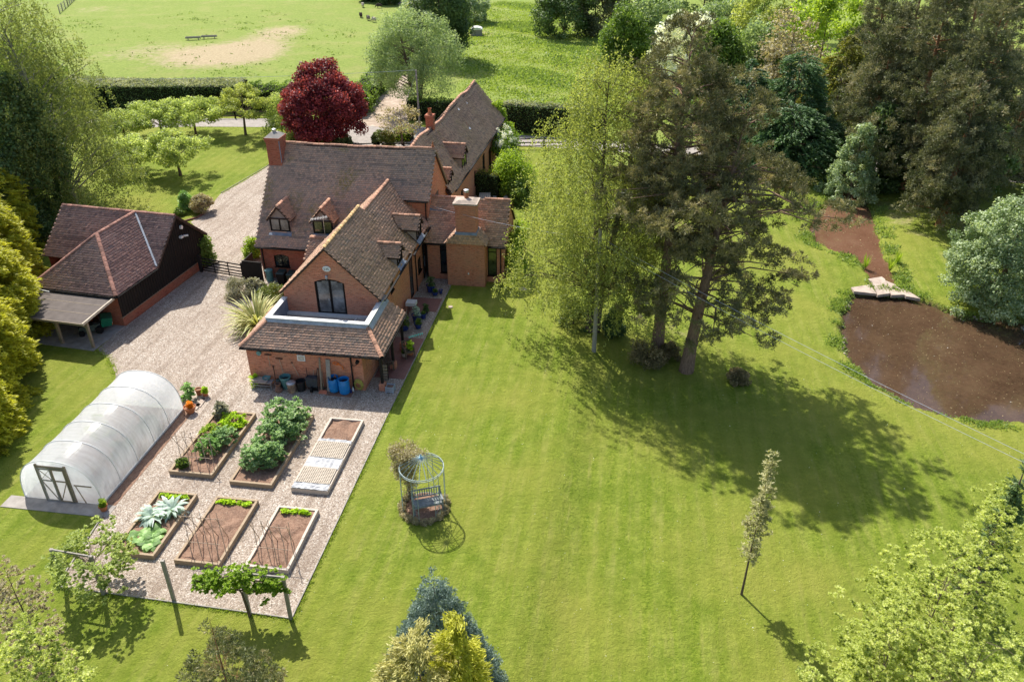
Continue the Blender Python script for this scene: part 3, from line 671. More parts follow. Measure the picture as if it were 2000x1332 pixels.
# garden room roof with the small slopes beside the stack
gr = lambda v: 5.2 - .905 * abs(v - 52.45)
g1 = [(-13.0, 49.8, gr(49.8)), (-7.38, 49.8, gr(49.8)), (-7.38, 52.45, 5.2), (-13.0, 52.45, 5.2)]
g2 = [(-7.38, 55.1, gr(55.1)), (-13.0, 55.1, gr(55.1)), (-13.0, 52.45, 5.2), (-7.38, 52.45, 5.2)]
tg = Tiles(4, .18, .17); tg.add(g1); tg.add(g2); slab(rf, g1, .1); slab(rf, g2, .1)
s1 = [(-8.6, 49.02, 3.12), (-8.6, 50.4, 3.12), (-9.3, 50.4, 3.95), (-9.3, 49.2, 3.95)]; s2 = [(-11.45, 50.4, 3.12), (-11.45, 49.02, 3.12), (-10.64, 49.2, 3.95), (-10.64, 50.4, 3.95)]
s3 = [(-11.45, 49.02, 3.2), (-8.6, 49.02, 3.2), (-9.3, 49.22, 3.9), (-10.64, 49.22, 3.9)]
for q in (s1, s2): tg.add(q, .02); slab(rf, q, .06)
slab(rf, s3, .05); tg.add(s3, .0)
# porch roof between range and wing
pr = [(-20.75, 46.95, 2.3), (-18.95, 46.95, 2.3), (-18.95, 48.6, 3.35), (-20.75, 48.6, 3.35)]; tw.add(pr); slab(rf, pr, .1)
roof = part(rf, 'roof', M['darkbrown'], house)
tm.build(roof, M['tile_main'], hw_); tw.build(roof, M['tile_wing']); tx.build(roof, M['tile_wing']); tg.build(roof, M['tile_wing'])
ridge(roof, (-24.75, vr, zr + .03), (-12.9, vr, zr + .03), RM['plain'], .42, wob=hw_)
ridge(roof, (wr, 39.3, wz + .04), (wr, 45.9, wz + .04), RM['moss'], .36)
ridge(roof, (-15.95, 45.92, 6.46), (-15.95, 51.9, 6.46), RM['plain'], .36)
ridge(roof, (-13.0, 52.45, 5.24), (-10.7, 52.45, 5.24), RM['plain'], .42); ridge(roof, (-9.2, 52.45, 5.24), (-7.4, 52.45, 5.24), RM['plain'], .42)
ridge(roof, (EL, EF, EZ + .05), (TL, TF, TZ + .05), RS['plain'], .19, 'hip_tile', sc=1.1); ridge(roof, (ER, EF, EZ + .05), (TR, TF, TZ + .05), RS['plain'], .19, 'hip_tile', sc=1.1)
ridge(roof, (-20.75, 48.45, 3.36), (-18.95, 48.45, 3.36), RM['plain'], .42)
fin = MB(); fin.lathe([(.09, 0), (.1, .12), (.05, .2), (.07, .28), (.0, .42)], (-13.05, vr, zr + .08), 8); part(fin, 'finial', M['terra'], house)
# verges: mortar and thin barge on the gables
vb = MB()
for s, e in ((-1, 3.78), (1, 3.78)):
    vb.bar((wr, 39.36, wz - .06), (wr + s * 3.02, 39.36, e - .06), .06, .12)
for p in ((-12.9, vr - 2.75, rz(50.95) - .08), (-12.9, 59.1, rz(59.1) - .08)): vb.bar((-12.9, vr, zr - .08), p, .06, .12)
part(vb, 'bargeboard', M['oak'], house)
# lead valleys and wing step
lv = MB()
lv.bar((-15.9, 51.85, 6.35), (-14.5, 50.9, 5.0), .22, .03, mi=0)
part(lv, 'lead_flashing', M['lead'], house); lv = MB(); lv.hexa([(-13.0, 52.75, 4.5), (-12.1, 52.75, 4.5), (-12.1, 51.6, 4.0), (-13.0, 51.6, 4.0), (-13.0, 52.75, 4.68), (-12.1, 52.75, 5.06), (-12.1, 51.6, 4.5), (-13.0, 51.6, 4.6)])
part(lv, 'lead_flashing', M['lead'], house); lv = MB(); lv.hexa([(-10.75, 49.12, 3.82), (-9.2, 49.12, 3.82), (-9.2, 50.35, 3.82), (-10.75, 50.35, 3.82), (-10.7, 49.17, 4.0), (-9.25, 49.17, 4.0), (-9.25, 50.3, 4.0), (-10.7, 50.3, 4.0)])
part(lv, 'lead_flashing', M['lead'], house)
for n_, p_, q_ in (('a', (-24.7, 48.12, rz(48.2) - .06), (-19.1, 48.12, rz(48.2) - .06)), ('b', (-12.88, 39.35, 3.7), (-12.88, 45.8, 3.7)), ('b', (-12.78, 45.9, 3.6), (-12.78, 51.0, 3.6)), ('c', (EL, EF - .05, EZ - .05), (ER, EF - .05, EZ - .05)), ('d', (ER + .05, EF, EZ - .05), (ER + .05, 40.4, EZ - .05)), ('e', (-12.95, 49.72, gr(49.8) - .06), (-11.5, 49.72, gr(49.8) - .06)), ('e', (-8.6, 49.72, gr(49.8) - .06), (-7.35, 49.72, gr(49.8) - .06)), ('f', (-14.4, 50.88, rz(50.95) - .07), (-12.95, 50.88, rz(50.95) - .07))):
    gutter(house, p_, q_)
for pts in ([(-13.82, 35.25, 2.3), (-13.82, 35.42, 2.1), (-13.82, 35.42, .05)], [(-13.2, 47.75, 3.5), (-13.2, 47.75, .05)], [(-13.22, 50.2, 3.5), (-13.22, 49.85, .05)], [(-7.72, 49.9, 2.7), (-7.72, 49.93, .05)], [(-13.2, 39.6, 3.7), (-13.2, 39.6, 3.3)], [(-13.15, 51.1, 5.2), (-13.15, 51.05, 3.3)], [(-24.4, 48.4, 2.4), (-24.4, 48.42, .1)], [(-12.7, 49.8, 2.75), (-12.95, 49.93, 2.5), (-12.95, 49.93, .1)]):
    pipe(house, pts)
# chimneys
ch = MB(); ch.box(-25.05, 52.5, 0, -24.62, 54.2, 6.0); ch.box(-24.75, 52.4, 5.9, -23.78, 53.6, 8.6); ch.box(-24.79, 52.36, 8.6, -23.74, 53.64, 8.75); ch.box(-24.83, 52.32, 8.75, -23.7, 53.68, 8.92)
chm = part(ch, 'chimney', M['brick_red'], house); c2 = MB(); c2.taper(-24.27, 53.0, 8.92, 9.2, .54, .64, .2, .22); part(c2, 'chimney_cap', M['concrete'], chm)
c2 = MB(); c2.lathe([(.13, 0), (.14, .22), (.16, .25), (.05, .3), (.0, .3)], (-24.27, 53.0, 9.15), 10); part(c2, 'chimney_cowl', M['metal'], chm)
c2 = MB(); c2.bar((-23.76, 52.38, 7.2), (-23.76, 52.38, 8.9), .05, .05); part(c2, 'lead_strip', M['lead'], chm)
gc = MB(); gc.box(-10.8, 49.05, 5.95, -9.14, 50.4, 6.06); gc.taper(-9.97, 49.72, 6.06, 6.2, .75, .6, .45, .35)
gch = part(gc, 'chimney_cap', M['slab'], house)
gp = MB(); gp.lathe([(.15, 0), (.13, .42)], (-10.0, 49.9, 6.15), 12); part(gp, 'chimney_pot', M['terra'], gch)
gp = MB(); gp.lathe([(.14, .42), (.17, .46), (.17, .6), (0, .64)], (-10.0, 49.9, 6.15), 12); part(gp, 'cowl', M['metal'], gch)
# dormers
dormer(house, (-23.05, 49.0), (0, -1), 1.42, 3.42, 4.35, 5.25, sl_, M['tile_wing'])
dormer(house, (-19.95, 49.0), (0, -1), 1.42, 3.42, 4.35, 5.25, sl_, M['tile_wing'], gl='glass_green')
dormer(house, (-13.2, 44.05), (1, 0), 1.15, 3.95, 4.62, 5.2, .98, M['tile_wing'], gl='glass')
dormer(house, (-12.95, 48.1), (1, 0), 1.25, 4.0, 4.8, 5.45, .9, M['tile_wing'], gl='glass')
# windows and doors
window(house, (-24.6, 48.5), (-18.9, 48.5), win_f, 2, fr='frame')
window(house, (-13.0, 51.25), (-13.0, 58.9), gw, 2, gl=('glass_green', 'glass'), fr='palewood')
window(house, (-13.3, 39.47), (-13.3, 51.3), w1, 1, gl='glass_green'); window(house, (-13.3, 39.47), (-13.3, 51.3), w2, 2); window(house, (-13.3, 39.47), (-13.3, 51.3), w3, 1)
window(house, (-12.98, 50.0), (-7.5, 50.0), gl_l, 1, split=2.2); window(house, (-12.98, 50.0), (-7.5, 50.0), gl_r, 1, gl='glass_green', split=2.25)
fd = window(house, (-19.0, 39.47), (-13.3, 39.47), (1.96, 3.76, 2.47, 4.78, .22), 2, gl=('glass_pale', 'glass_pale'), name='french_door', fw=.12, sill=False, label='black arched double glazed door onto the roof terrace')
hb = MB(); hb.bar((-16.22, 39.36, 3.45), (-16.22, 39.36, 3.6), .03); part(hb, 'handle', M['metal'], fd)
dd = MB(); dd.box(-13.38, 46.35, .03, -13.34, 47.35, 3.6); sd = part(dd, 'side_door', M['frame'], house); g_ = MB(); g_.face([(-13.335, 46.45, .3), (-13.335, 47.25, .3), (-13.335, 47.25, 3.45), (-13.335, 46.45, 3.45)]); part(g_, 'pane', M['glass'], sd)
# roof terrace: lead lined parapet, flagged floor, rug
tp = MB()
PF, PL_, PR_ = 36.9, -19.05, -13.15; PT = 3.42
for x0, y0, x1, y1 in ((PL_, PF, PR_, PF + .2), (PL_, PF + .2, PL_ + .2, 39.45), (PR_ - .2, PF + .2, PR_, 40.5)):
    tp.box(x0, y0, 2.35, x1, y1, PT, 0)
tp.box(PL_ + .2, PF + .2, 2.3, PR_ - .2, 39.46, 2.44, 1)
part(tp, 'terrace_parapet', [M['lead'], M['slab']], house)
cp = MB(); cp.box(PL_ - .05, PF - .05, PT + .002, PR_ + .05, PF + .25, PT + .06); cp.box(PL_ - .05, PF + .255, PT + .002, PL_ + .25, 39.44, PT + .06); cp.box(PR_ - .25, PF + .255, PT + .002, PR_ + .05, 40.5, PT + .06); part(cp, 'terrace_coping', M['coping'], house)
lp = MB(); lp.hexa([(TL - .1, TF - .12, TZ + .0), (TR + .1, TF - .12, TZ + .0), (TR + .1, TF, TZ), (TL - .1, TF, TZ), (TL, TF - .05, PT), (TR, TF - .05, PT), (TR, TF, PT), (TL, TF, PT)])
lp.hexa([(TR, TF, TZ), (TR + .25, TF, TZ - .1), (TR + .25, 40.4, TZ - .1), (TR, 40.4, TZ), (TR, TF, PT), (TR + .07, TF, PT), (TR + .07, 40.4, PT), (TR, 40.4, PT)]); part(lp, 'lead_apron', M['lead_pale'], house)
pl = MB(); pl.box(PL_ + .2, 39.2, 2.44, PR_ - .2, 39.46, 2.56); part(pl, 'step', M['coping'], house)
# gable plaque with number, wall lamp
t = MB(); t.lathe([(.0, .03), (.22, .03), (.25, .0)], (0, 0, 0), 20, sy=.72)
po = bpy.data.objects.new('number_plaque', t.mesh('number_plaque', M['white'])); COL.objects.link(po); po.parent = house; po.matrix_local = Matrix.Translation((-16.17 + 18, 39.44 - 45, 5.45)) @ Matrix.Rotation(R(90), 4, 'X')
fc = bpy.data.curves.new('plaque_number', 'FONT'); fc.body = 'L35'; fc.size = .2; fc.align_x = 'CENTER'; fc.align_y = 'CENTER'; fc.extrude = .003
fo = bpy.data.objects.new('plaque_number', fc); COL.objects.link(fo); dg = bpy.context.evaluated_depsgraph_get()
tme = bpy.data.meshes.new_from_object(fo.evaluated_get(dg)); bpy.data.objects.remove(fo); tme.materials.append(M['frame'])
to = bpy.data.objects.new('plaque_number', tme); COL.objects.link(to); to.parent = po; to.location = (0, 0, .034)
t = MB(); t.bar((-16.17, 39.46, 5.02), (-16.17, 39.3, 5.05), .04); t.lathe([(.0, -.16), (.07, -.1), (.09, .05), (.0, .15)], (-16.17, 39.27, 5.0), 8); part(t, 'wall_lamp', M['metal'], house)
# back wall fittings of the extension
t = MB(); t.tube([(-19.08, 35.49, 2.02), (-19.08, 35.36, 2.02)], .14, 14); part(t, 'flue_vent', M['green_paint' if 0 else 'tealpot'], house)
t = MB(); t.box(-16.9, 35.44, 1.68, -16.45, 35.488, 2.06, 0); t.box(-16.84, 35.435, 1.74, -16.51, 35.44, 2.0, 1)
part(t, 'air_vent', [M['white'], M['metal']], house)
t = MB(); t.tube([(-13.45, 35.48, 1.93), (-13.45, 35.32, 1.9)], .1, 10); t.tube([(-13.8, 35.44, 1.65), (-13.6, 35.4, 1.68), (-13.45, 35.4, 1.8)], .02, 5); part(t, 'floodlight', M['darkmetal'], house)
t = MB(); t.box(-13.29, 50.05, .75, -13.24, 50.45, 1.55); part(t, 'meter_box', M['white'], house)
t = MB(); t.lathe([(0, 0), (.05, .04), (.05, .14), (0, .16)], (-9.85, 49.06, .9), 8); part(t, 'outside_tap', M['white'], house)
# veranda posts
for u_, v_ in ((-12.25, 35.75), (-12.25, 38.0), (-12.25, 40.2)):
    t = MB(); t.box(u_ - .07, v_ - .07, .45, u_ + .07, v_ + .07, 2.3); pp = part(t, 'veranda_post', M['blackwood'], house)
    t = MB(); t.box(u_ - .17, v_ - .17, 0, u_ + .17, v_ + .17, .45); part(t, 'brick_pier', M['brick'], pp)
t = MB(); t.bar((-12.25, 35.5, 2.3), (-12.25, 40.35, 2.3), .12, .14); t.bar((-13.2, 35.6, 2.3), (-12.2, 35.6, 2.3), .12, .14); part(t, 'veranda_beam', M['blackwood'], house)
# tv aerial
t = MB(); ax_ = (-19.55, 48.2)
t.tube([(ax_[0], ax_[1], 3.3), (ax_[0], ax_[1], 5.05)], .018, 5); t.bar((ax_[0] - .75, ax_[1] - .25, 4.85), (ax_[0] + .25, ax_[1] + .1, 4.95), .02)
for i in range(11):
    k = i / 10; x = ax_[0] - .75 + k * 1.0; y = ax_[1] - .25 + k * .35; z = 4.85 + k * .1; t.bar((x - .09, y + .24, z), (x + .09, y - .24, z), .012)
part(t, 'tv_aerial', M['metal'], house)

# ------------------------------------------------------------------ long cottage range behind
barn = thing('cottage_range', 'long brick cottage range with sagging clay tile roof behind the main house', 'cottage', (-17.5, 68, 0), BA)
BE, BL, BR, BRZ, BZ = -14.57, -20.43, -17.5, 7.27, 4.0
def bw(v):
    v = v.copy(); k = np.clip((v[:, 2] - 3.5) / 3.7, 0, 1)
    v[:, 2] += k * (.16 * np.sin((v[:, 1] - 56) * .55) - .14 * np.sin((v[:, 1] - 56) / 22.5 * math.pi)) + .05 * np.sin(v[:, 1] * 1.3 + v[:, 0]); return v
mb = MB()
opsR = [(3.6, 4.3, .9, 2.6), (8.6, 9.2, 1.3, 2.6), (12.2, 13.2, 1.5, 2.9), (15.0, 16.2, .1, 2.6)]
opsR = [(a, b, c, d, .12) for a, b, c, d in opsR]
wall(mb, (-14.75, 56.8), (-14.75, 78.6), None, opsR, z=4.0)
wall(mb, (-14.75, 78.6), (-20.25, 78.6), [(0, 0), (5.5, 0), (5.5, 4.0), (2.75, 7.1), (0, 4.0)]); wall(mb, (-20.25, 78.6), (-20.25, 56.8), None, z=4.0)
wall(mb, (-20.25, 56.8), (-14.75, 56.8), [(0, 0), (5.5, 0), (5.5, 4.0), (2.75, 7.1), (0, 4.0)])
part(mb, 'brick_wall', M['brick'], barn)
for o in opsR: window(barn, (-14.75, 56.8), (-14.75, 78.6), o, 1 if o[1] - o[0] < .9 else 2)
rf = MB(); tb = Tiles(9, .18, .17); e = .15
r1 = [(BE + e, 56.3, BZ - e), (BE + e, 78.75, BZ - e), (BR, 78.75, BRZ), (BR, 56.3, BRZ)]; r2 = [(BL - e, 78.75, BZ - e), (BL - e, 56.3, BZ - e), (BR, 56.3, BRZ), (BR, 78.75, BRZ)]
tb.add(r1); tb.add(r2); slab(rf, r1, .12, drop=.22); slab(rf, r2, .12, drop=.22)
rfo = part(rf, 'roof', M['darkbrown'], barn); tb.build(rfo, M['tile_barn'], bw)
ridge(rfo, (BR, 56.3, BRZ + .04), (BR, 78.75, BRZ + .04), RM['plain'], .42, wob=bw)
ch = MB(); ch.box(-17.85, 61.9, 6.2, -17.25, 62.5, 8.15); ch.box(-17.9, 61.85, 8.0, -17.2, 62.55, 8.2); c_ = part(ch, 'chimney', M['brick_red'], barn)
c2 = MB(); c2.lathe([(.22, 0), (.14, .2), (.13, .45), (.17, .5)], (-17.55, 62.2, 8.2), 10); part(c2, 'chimney_pot', M['terra'], c_)
for u_, v_ in ((-17.3, 69.6), (-17.2, 72.4)):
    t = MB(); z0 = BRZ - (u_ + .3 - BR) * 1.12; P0 = Vector((u_ + .25, v_, BRZ - .15 - (u_ + .25 - BR) * 1.1)); P1 = Vector((u_ + 1.35, v_ - .9, BRZ - .12 - (u_ + 1.35 - BR) * 1.1))
    t.bar(P0, P1, .22, .12, mi=0); t.bar(P0 + Vector((-.2, .15, .2)), P0 + Vector((.05, -.05, .05)), .34, .1, mi=1); t.bar(P1, P1 + Vector((.18, -.15, -.15)), .3, .1, mi=1); part(t, 'roof_vent', [M['terra_dark'], M['lead_pale']], barn)
dormer(barn, (-14.75, 61.8), (1, 0), 1.5, 4.15, 5.25, 6.05, 1.12, M['tile_barn'], gl='glass_green', front='brownframe')
dormer(barn, (-14.85, 57.3), (1, 0), 1.1, 4.1, 4.9, 5.5, 1.12, M['tile_barn'], gl='glass', front='brownframe')
gutter(barn, (-14.35, 57, 3.8), (-14.35, 78.6, 3.8))

# ------------------------------------------------------------------ garage with boarded side and lean-to
gar = thing('garage', 'tiled garage block with black boarded side on a brick plinth and felt lean-to in front', 'garage', (-37, 42, 0), GA)
GU = -34.06; ge, gv, gzr, gez = 2.35, 44.45, 4.84, 2.3
mb = MB(); wall(mb, (GU, 37.5), (GU, 47.2), None, z=.62); wall(mb, (-40.0, 37.5), (GU, 37.5), None, z=2.35); wall(mb, (-40.0, 41.7), (-40.0, 37.5), None, z=2.35)
wall(mb, (GU, 47.2), (-42.5, 47.2), None, z=2.35); wall(mb, (-42.5, 47.2), (-42.5, 41.7), [(0, 0), (5.5, 0), (5.5, 2.3), (2.75, 4.7), (0, 2.3)])
part(mb, 'brick_wall', M['brick_red'], gar)
mb = MB(); mb.box(GU - .3, 37.52, .6, GU - .04, 47.2, 2.4); mb.face([(GU - .04, 41.7, 2.3), (GU - .04, 47.25, 2.3), (GU - .04, gv, 4.72)]); mb.box(GU - .12, 37.48, .62, GU + .03, 47.25, .66, 1); part(mb, 'boarded_wall', [M['blackwood'], M['oak']], gar)
bm_ = MB(); bm_.box(-.018, 0, 0, .018, .235, 1.0); bme = bm_.mesh('board', M['blackwood']); bt = MB(); bt.box(0, -.02, 0, .035, .02, 1.0); btm = bt.mesh('batten', M['blackwood'])
v_ = 37.55
while v_ < 47.1:
    top = 2.3 if v_ < 41.6 else max(2.3, 4.75 - abs(v_ + .12 - gv) * .88); 
    piece('board', bme, gar, Matrix.Translation((GU - .01, v_, .665)) @ Matrix.Diagonal((1, 1, top - .67, 1)))
    piece('batten', btm, gar, Matrix.Translation((GU + .008, v_ + .24, .665)) @ Matrix.Diagonal((1, 1, top - .67, 1))); v_ += .25
rf = MB(); tg = Tiles(12, .18, .17); S_ = (gzr - gez) / 3.0
a = [(-42.7, 41.45, gez), (-33.85, 41.45, gez), (-33.85, gv, gzr), (-42.7, gv, gzr)]; b = [(-33.85, 47.45, gez), (-42.7, 47.45, gez), (-42.7, gv, gzr), (-33.85, gv, gzr)]
# front wing, hipped end
wl_ = (-40.05, -36.95, -33.85); hv = 40.5; ev = 37.2
c = [(-33.85, ev, gez + .02), (-33.85, 41.55, gez + .02), (wl_[1], gv, gzr), (wl_[1], hv, gzr)]; d = [(-40.05, 41.45, gez + .02), (-40.05, ev, gez + .02), (wl_[1], hv, gzr), (wl_[1], gv, gzr)]
h = [(-40.05, ev, gez + .02), (-33.85, ev, gez + .02), (wl_[1], hv, gzr)]
for q in (a, b, c, d, h): tg.add(q); slab(rf, q, .09)
rfo = part(rf, 'roof', M['darkbrown'], gar); tg.build(rfo, M['tile_garage'])
ridge(rfo, (-42.7, gv, gzr + .04), (-33.85, gv, gzr + .04), RM['dark'], .42); ridge(rfo, (wl_[1], hv, gzr + .04), (wl_[1], gv, gzr + .04), RM['dark'], .4)
ridge(rfo, (-33.85, ev, gez + .06), (wl_[1], hv, gzr + .05), RM['dark'], .4, 'hip_tile'); ridge(rfo, (-40.05, ev, gez + .06), (wl_[1], hv, gzr + .05), RM['dark'], .4, 'hip_tile')
t = MB(); t.bar((-33.9, 41.5, gez + .13), (wl_[1], gv, gzr + .1), .12, .04); part(t, 'lead_valley', M['lead'], gar)
gutter(gar, (-33.78, ev, gez - .04), (-33.78, 41.4, gez - .04)); gutter(gar, (-40.05, ev - .07, gez - .04), (-33.8, ev - .07, gez - .04))
t = MB()
for q in ((41.45, gez), (47.45, gez)): t.bar((-33.82, gv, gzr - .05), (-33.82, q[0], q[1] - .05), .04, .16)
part(t, 'bargeboard', M['darkbrown'], gar)
t = MB(); t.tube([(GU + .0, 45.0, 3.78), (GU + .12, 45.0, 3.78)], .14, 14); part(t, 'wall_clock', M['white'], gar)
t = MB(); t.box(GU, 44.6, 3.1, GU + .2, 44.85, 3.25); t.bar((GU + .1, 45.0, 3.15), (GU + .28, 45.25, 3.1), .12, .1); part(t, 'security_light', M['white'], gar)
# lean-to
t = MB(); q = [(-40.4, 34.3, 1.93), (-34.05, 34.3, 1.93), (-34.05, 37.35, 2.17), (-40.4, 37.35, 2.17)]; slab(t, q, .07, drop=0); lt = part(t, 'lean_to_roof', M['felt'], gar)
for u_ in (-34.03, -40.42): t = MB(); t.bar((u_, 34.22, 1.93), (u_, 37.2, 2.17), .09, .15); part(t, 'roof_trim', M['palewood'], gar)
t = MB(); t.bar((-40.4, 34.28, 1.86), (-34.0, 34.28, 1.86), .06, .14); part(t, 'fascia', M['oak'], gar)
for i in range(2):
    t = MB(); zz = 1.94 + (i + 1) * .08 + .0; vv = 34.3 + (i + 1) * 1.0; t.bar((-40.4, vv, 1.935 + (vv - 34.3) * .0787), (-34.05, vv, 1.935 + (vv - 34.3) * .0787), .035, .012); part(t, 'felt_lap', M['oak'], gar)
for u_ in (-34.22, -36.4, -39.6):
    t = MB(); t.box(u_ - .075, 34.65, .05, u_ + .075, 34.8, 1.9); t.bar((u_, 34.72, 1.3), (u_ - .45, 34.72, 1.86), .09, .09); part(t, 'post', M['oak'], gar)
t = MB(); t.tube([(-40.0, 37.12, 2.3), (-38.4, 36.9, 2.28)], .03, 6); part(t, 'drainpipe', M['white'], gar)
mb = MB(); mb.box(-40.6, 34.4, -.05, -34.0, 37.49, .055); mb.box(-42.6, 37.6, -.05, -40.02, 47, .05)
o = solo(mb, 'concrete_slab', M['concrete'], 'pale concrete floor slab under the garage lean-to', 'slab', (0, 0, 0), GA); o['kind'] = 'structure'; del o['category']; del o['label']

# patio paving
mb = MB(); mb.box(-13.28, 45.05, -.02, -11.3, 46.9, .035); mb.box(-13.1, 36.9, -.02, -11.25, 41.5, .035)
o = solo(mb, 'patio_paving', M['quarry'], 'x', 'x', (0, 0, 0), HA); o['kind'] = 'structure'; del o['category']; del o['label']

# ------------------------------------------------------------------ polytunnel
T0, T1, V0, V1 = -26.2, -22.35, 24.8, 32.35
tun = thing('polytunnel', 'long white polythene tunnel greenhouse with wooden double door, beside the raised beds', 'polytunnel', ((T0 + T1) / 2, V0, 0), HA)
tc, tr_ = (T0 + T1) / 2, (T1 - T0) / 2; th_ = 2.32
def hoop(v, k=1.0, n=40, sh=.55):
    o = []
    for i in range(n + 1):
        t = math.pi * i / n; c = math.cos(t); s_ = math.sin(t)
        x = tr_ * math.copysign(abs(c) ** .82, c); z = th_ * (s_ ** .72 if s_ > 0 else 0); o.append((tc - x * k, v, z * k))
    return o
mb = MB(); NV = 40
rows = []
for j in range(NV + 1):
    v = V0 + (V1 - V0) * j / NV; ph = (j / NV * 5) % 1.0; dip = -.012 * math.sin(ph * math.pi) if j < NV else 0
    rows.append([(p[0], p[1], p[2]) if i in (0, 40) else (tc + (p[0] - tc) * (1 + dip), p[1], p[2] * (1 + dip)) for i, p in enumerate(hoop(v))])
for j in range(NV):
    for i in range(40): mb.face([rows[j][i], rows[j + 1][i], rows[j + 1][i + 1], rows[j][i + 1]])
part(mb, 'polythene_cover', M['poly'], tun, smooth=True)
mb = MB(); hp = hoop(V0 + .0)
DU0, DU1, DH = tc - .78, tc + .62, 1.95
for i in range(40):
    a, b = hp[i], hp[i + 1]; lo = 0
    xa, xb = a[0], b[0]
    inn = DU0 < (xa + xb) / 2 < DU1; lo = DH if inn else 0
    if min(a[2], b[2]) > lo or not inn: mb.face([(xa, V0, min(lo, a[2])), (xb, V0, min(lo, b[2])), (b[0], V0, b[2]), (a[0], V0, a[2])])
part(mb, 'end_sheet', M['poly'], tun, smooth=True)
mb = MB(); hb_ = hoop(V1); mb.face([(p[0], V1, p[2]) for p in hb_]); part(mb, 'end_sheet', M['poly'], tun)
for j in range(6):
    v = V0 + (V1 - V0) * j / 5; mb = MB(); mb.tube([(tc + (p[0] - tc) * 1.006, v, p[2] * 1.006) for p in hoop(v)], .022, 6); part(mb, 'hoop', M['white'], tun)
for x in (T0, T1): mb = MB(); mb.bar((x, V0, .06), (x, V1, .06), .05, .12); part(mb, 'base_rail', M['coping'], tun)
for u_ in (DU0, DU1): mb = MB(); mb.box(u_ - .05, V0 - .06, 0, u_ + .05, V0 + .04, 2.12); part(mb, 'door_post', M['oak'], tun)
mb = MB(); mb.box(DU0, V0 - .05, DH, DU1, V0 + .03, DH + .1); part(mb, 'door_head', M['oak'], tun)
mid = (DU0 + DU1) / 2
for k, (a, b) in enumerate(((DU0 + .05, mid - .01), (mid + .01, DU1 - .05))):
    mb = MB(); y0 = V0 - .09; 
    for x in (a + .03, b - .03): mb.box(x - .03, y0, .05, x + .03, y0 + .04, DH)
    for z in (.08, 1.25, DH - .04): mb.box(a + .06, y0, z - .03, b - .06, y0 + .04, z + .03)
    mb.bar((a + .05, y0 + .02, .1) if k else (b - .05, y0 + .02, .1), (b - .05, y0 + .02, 1.22) if k else (a + .05, y0 + .02, 1.22), .04, .03)
    if k == 0: mb.bar((a + .05, y0 + .02, 1.28), (b - .05, y0 + .02, DH - .07), .03, .02); mb.bar((b - .05, y0 + .02, 1.28), (a + .05, y0 + .02, DH - .07), .03, .02)
    dr = part(mb, 'door', M['greywood'] if k == 0 else M['oak'], tun); g_ = MB(); g_.face([(a + .05, y0 + .05, .1), (b - .05, y0 + .05, .1), (b - .05, y0 + .05, DH - .06), (a + .05, y0 + .05, DH - .06)]); part(g_, 'door_sheet', M['poly'], dr)
mb = MB(); mb.box(DU1 + .18, V0 - .03, 1.02, T1 - .28, V0 + .02, 1.08); mb.bar((DU1 + .25, V0 - .02, 1.02), (DU1 + .5, V0 - .02, .03), .03); part(mb, 'frame_rail', M['oak'], tun)
mb = MB(); mb.box(T0 - .75, V0 - .75, -.02, T1 + .65, V0 + .02, .03)
o = solo(mb, 'tunnel_apron', M['concrete'], 'x', 'x', (0, 0, 0), HA); o['kind'] = 'structure'; del o['category']; del o['label']
mb = MB(); mb.box(T0 + .03, V0 + .05, -.02, T1 - .03, V1 - .05, .06); o = solo(mb, 'tunnel_soil', M['soil'], 'x', 'x', (0, 0, 0), HA); o['kind'] = 'structure'; del o['category']; del o['label']

# ------------------------------------------------------------------ raised beds
def bed(name, lab, u0, u1, v0, v1, wood, h=.26):
    t = thing(name, lab, 'raised bed', ((u0 + u1) / 2, (v0 + v1) / 2, 0), HA, 'raised timber beds on the gravel plot')
    w_ = .11
    def rail(x0, y0, x1, y1, n):
        for i in range(n):
            mb = MB(); a, b = i / n, (i + 1) / n; j = random.uniform(-.012, .012)
            if x1 - x0 > y1 - y0: mb.box(x0 + (x1 - x0) * a + .004, y0 + j, -.02, x0 + (x1 - x0) * b - .004, y1 + j, h + random.uniform(-.01, .01))
            else: mb.box(x0 + j, y0 + (y1 - y0) * a + .004, -.02, x1 + j, y0 + (y1 - y0) * b - .004, h + random.uniform(-.01, .01))
            part(mb, 'plank', M[wood], t)
    rail(u0, v0, u1, v0 + w_, 1); rail(u0, v1 - w_, u1, v1, 1); rail(u0, v0 + w_, u0 + w_, v1 - w_, 2); rail(u1 - w_, v0 + w_, u1, v1 - w_, 2)
    n = 22; mb = MB(); xs = np.linspace(u0 + w_, u1 - w_, n); ys = np.linspace(v0 + w_, v1 - w_, n * 2)
    zf = lambda x, y: h - .09 + .035 * math.sin(x * 7 + 2 * math.sin(y * 3)) + .03 * math.sin(y * 5.3 + x * 2) + random.uniform(-.012, .012)
    P = [[(x, y, zf(x, y)) for x in xs] for y in ys]
    for j in range(len(ys) - 1):
        for i in range(n - 1): mb.face([P[j][i], P[j][i + 1], P[j + 1][i + 1], P[j + 1][i]])
    part(mb, 'soil', M['soil'], t, smooth=True); return t
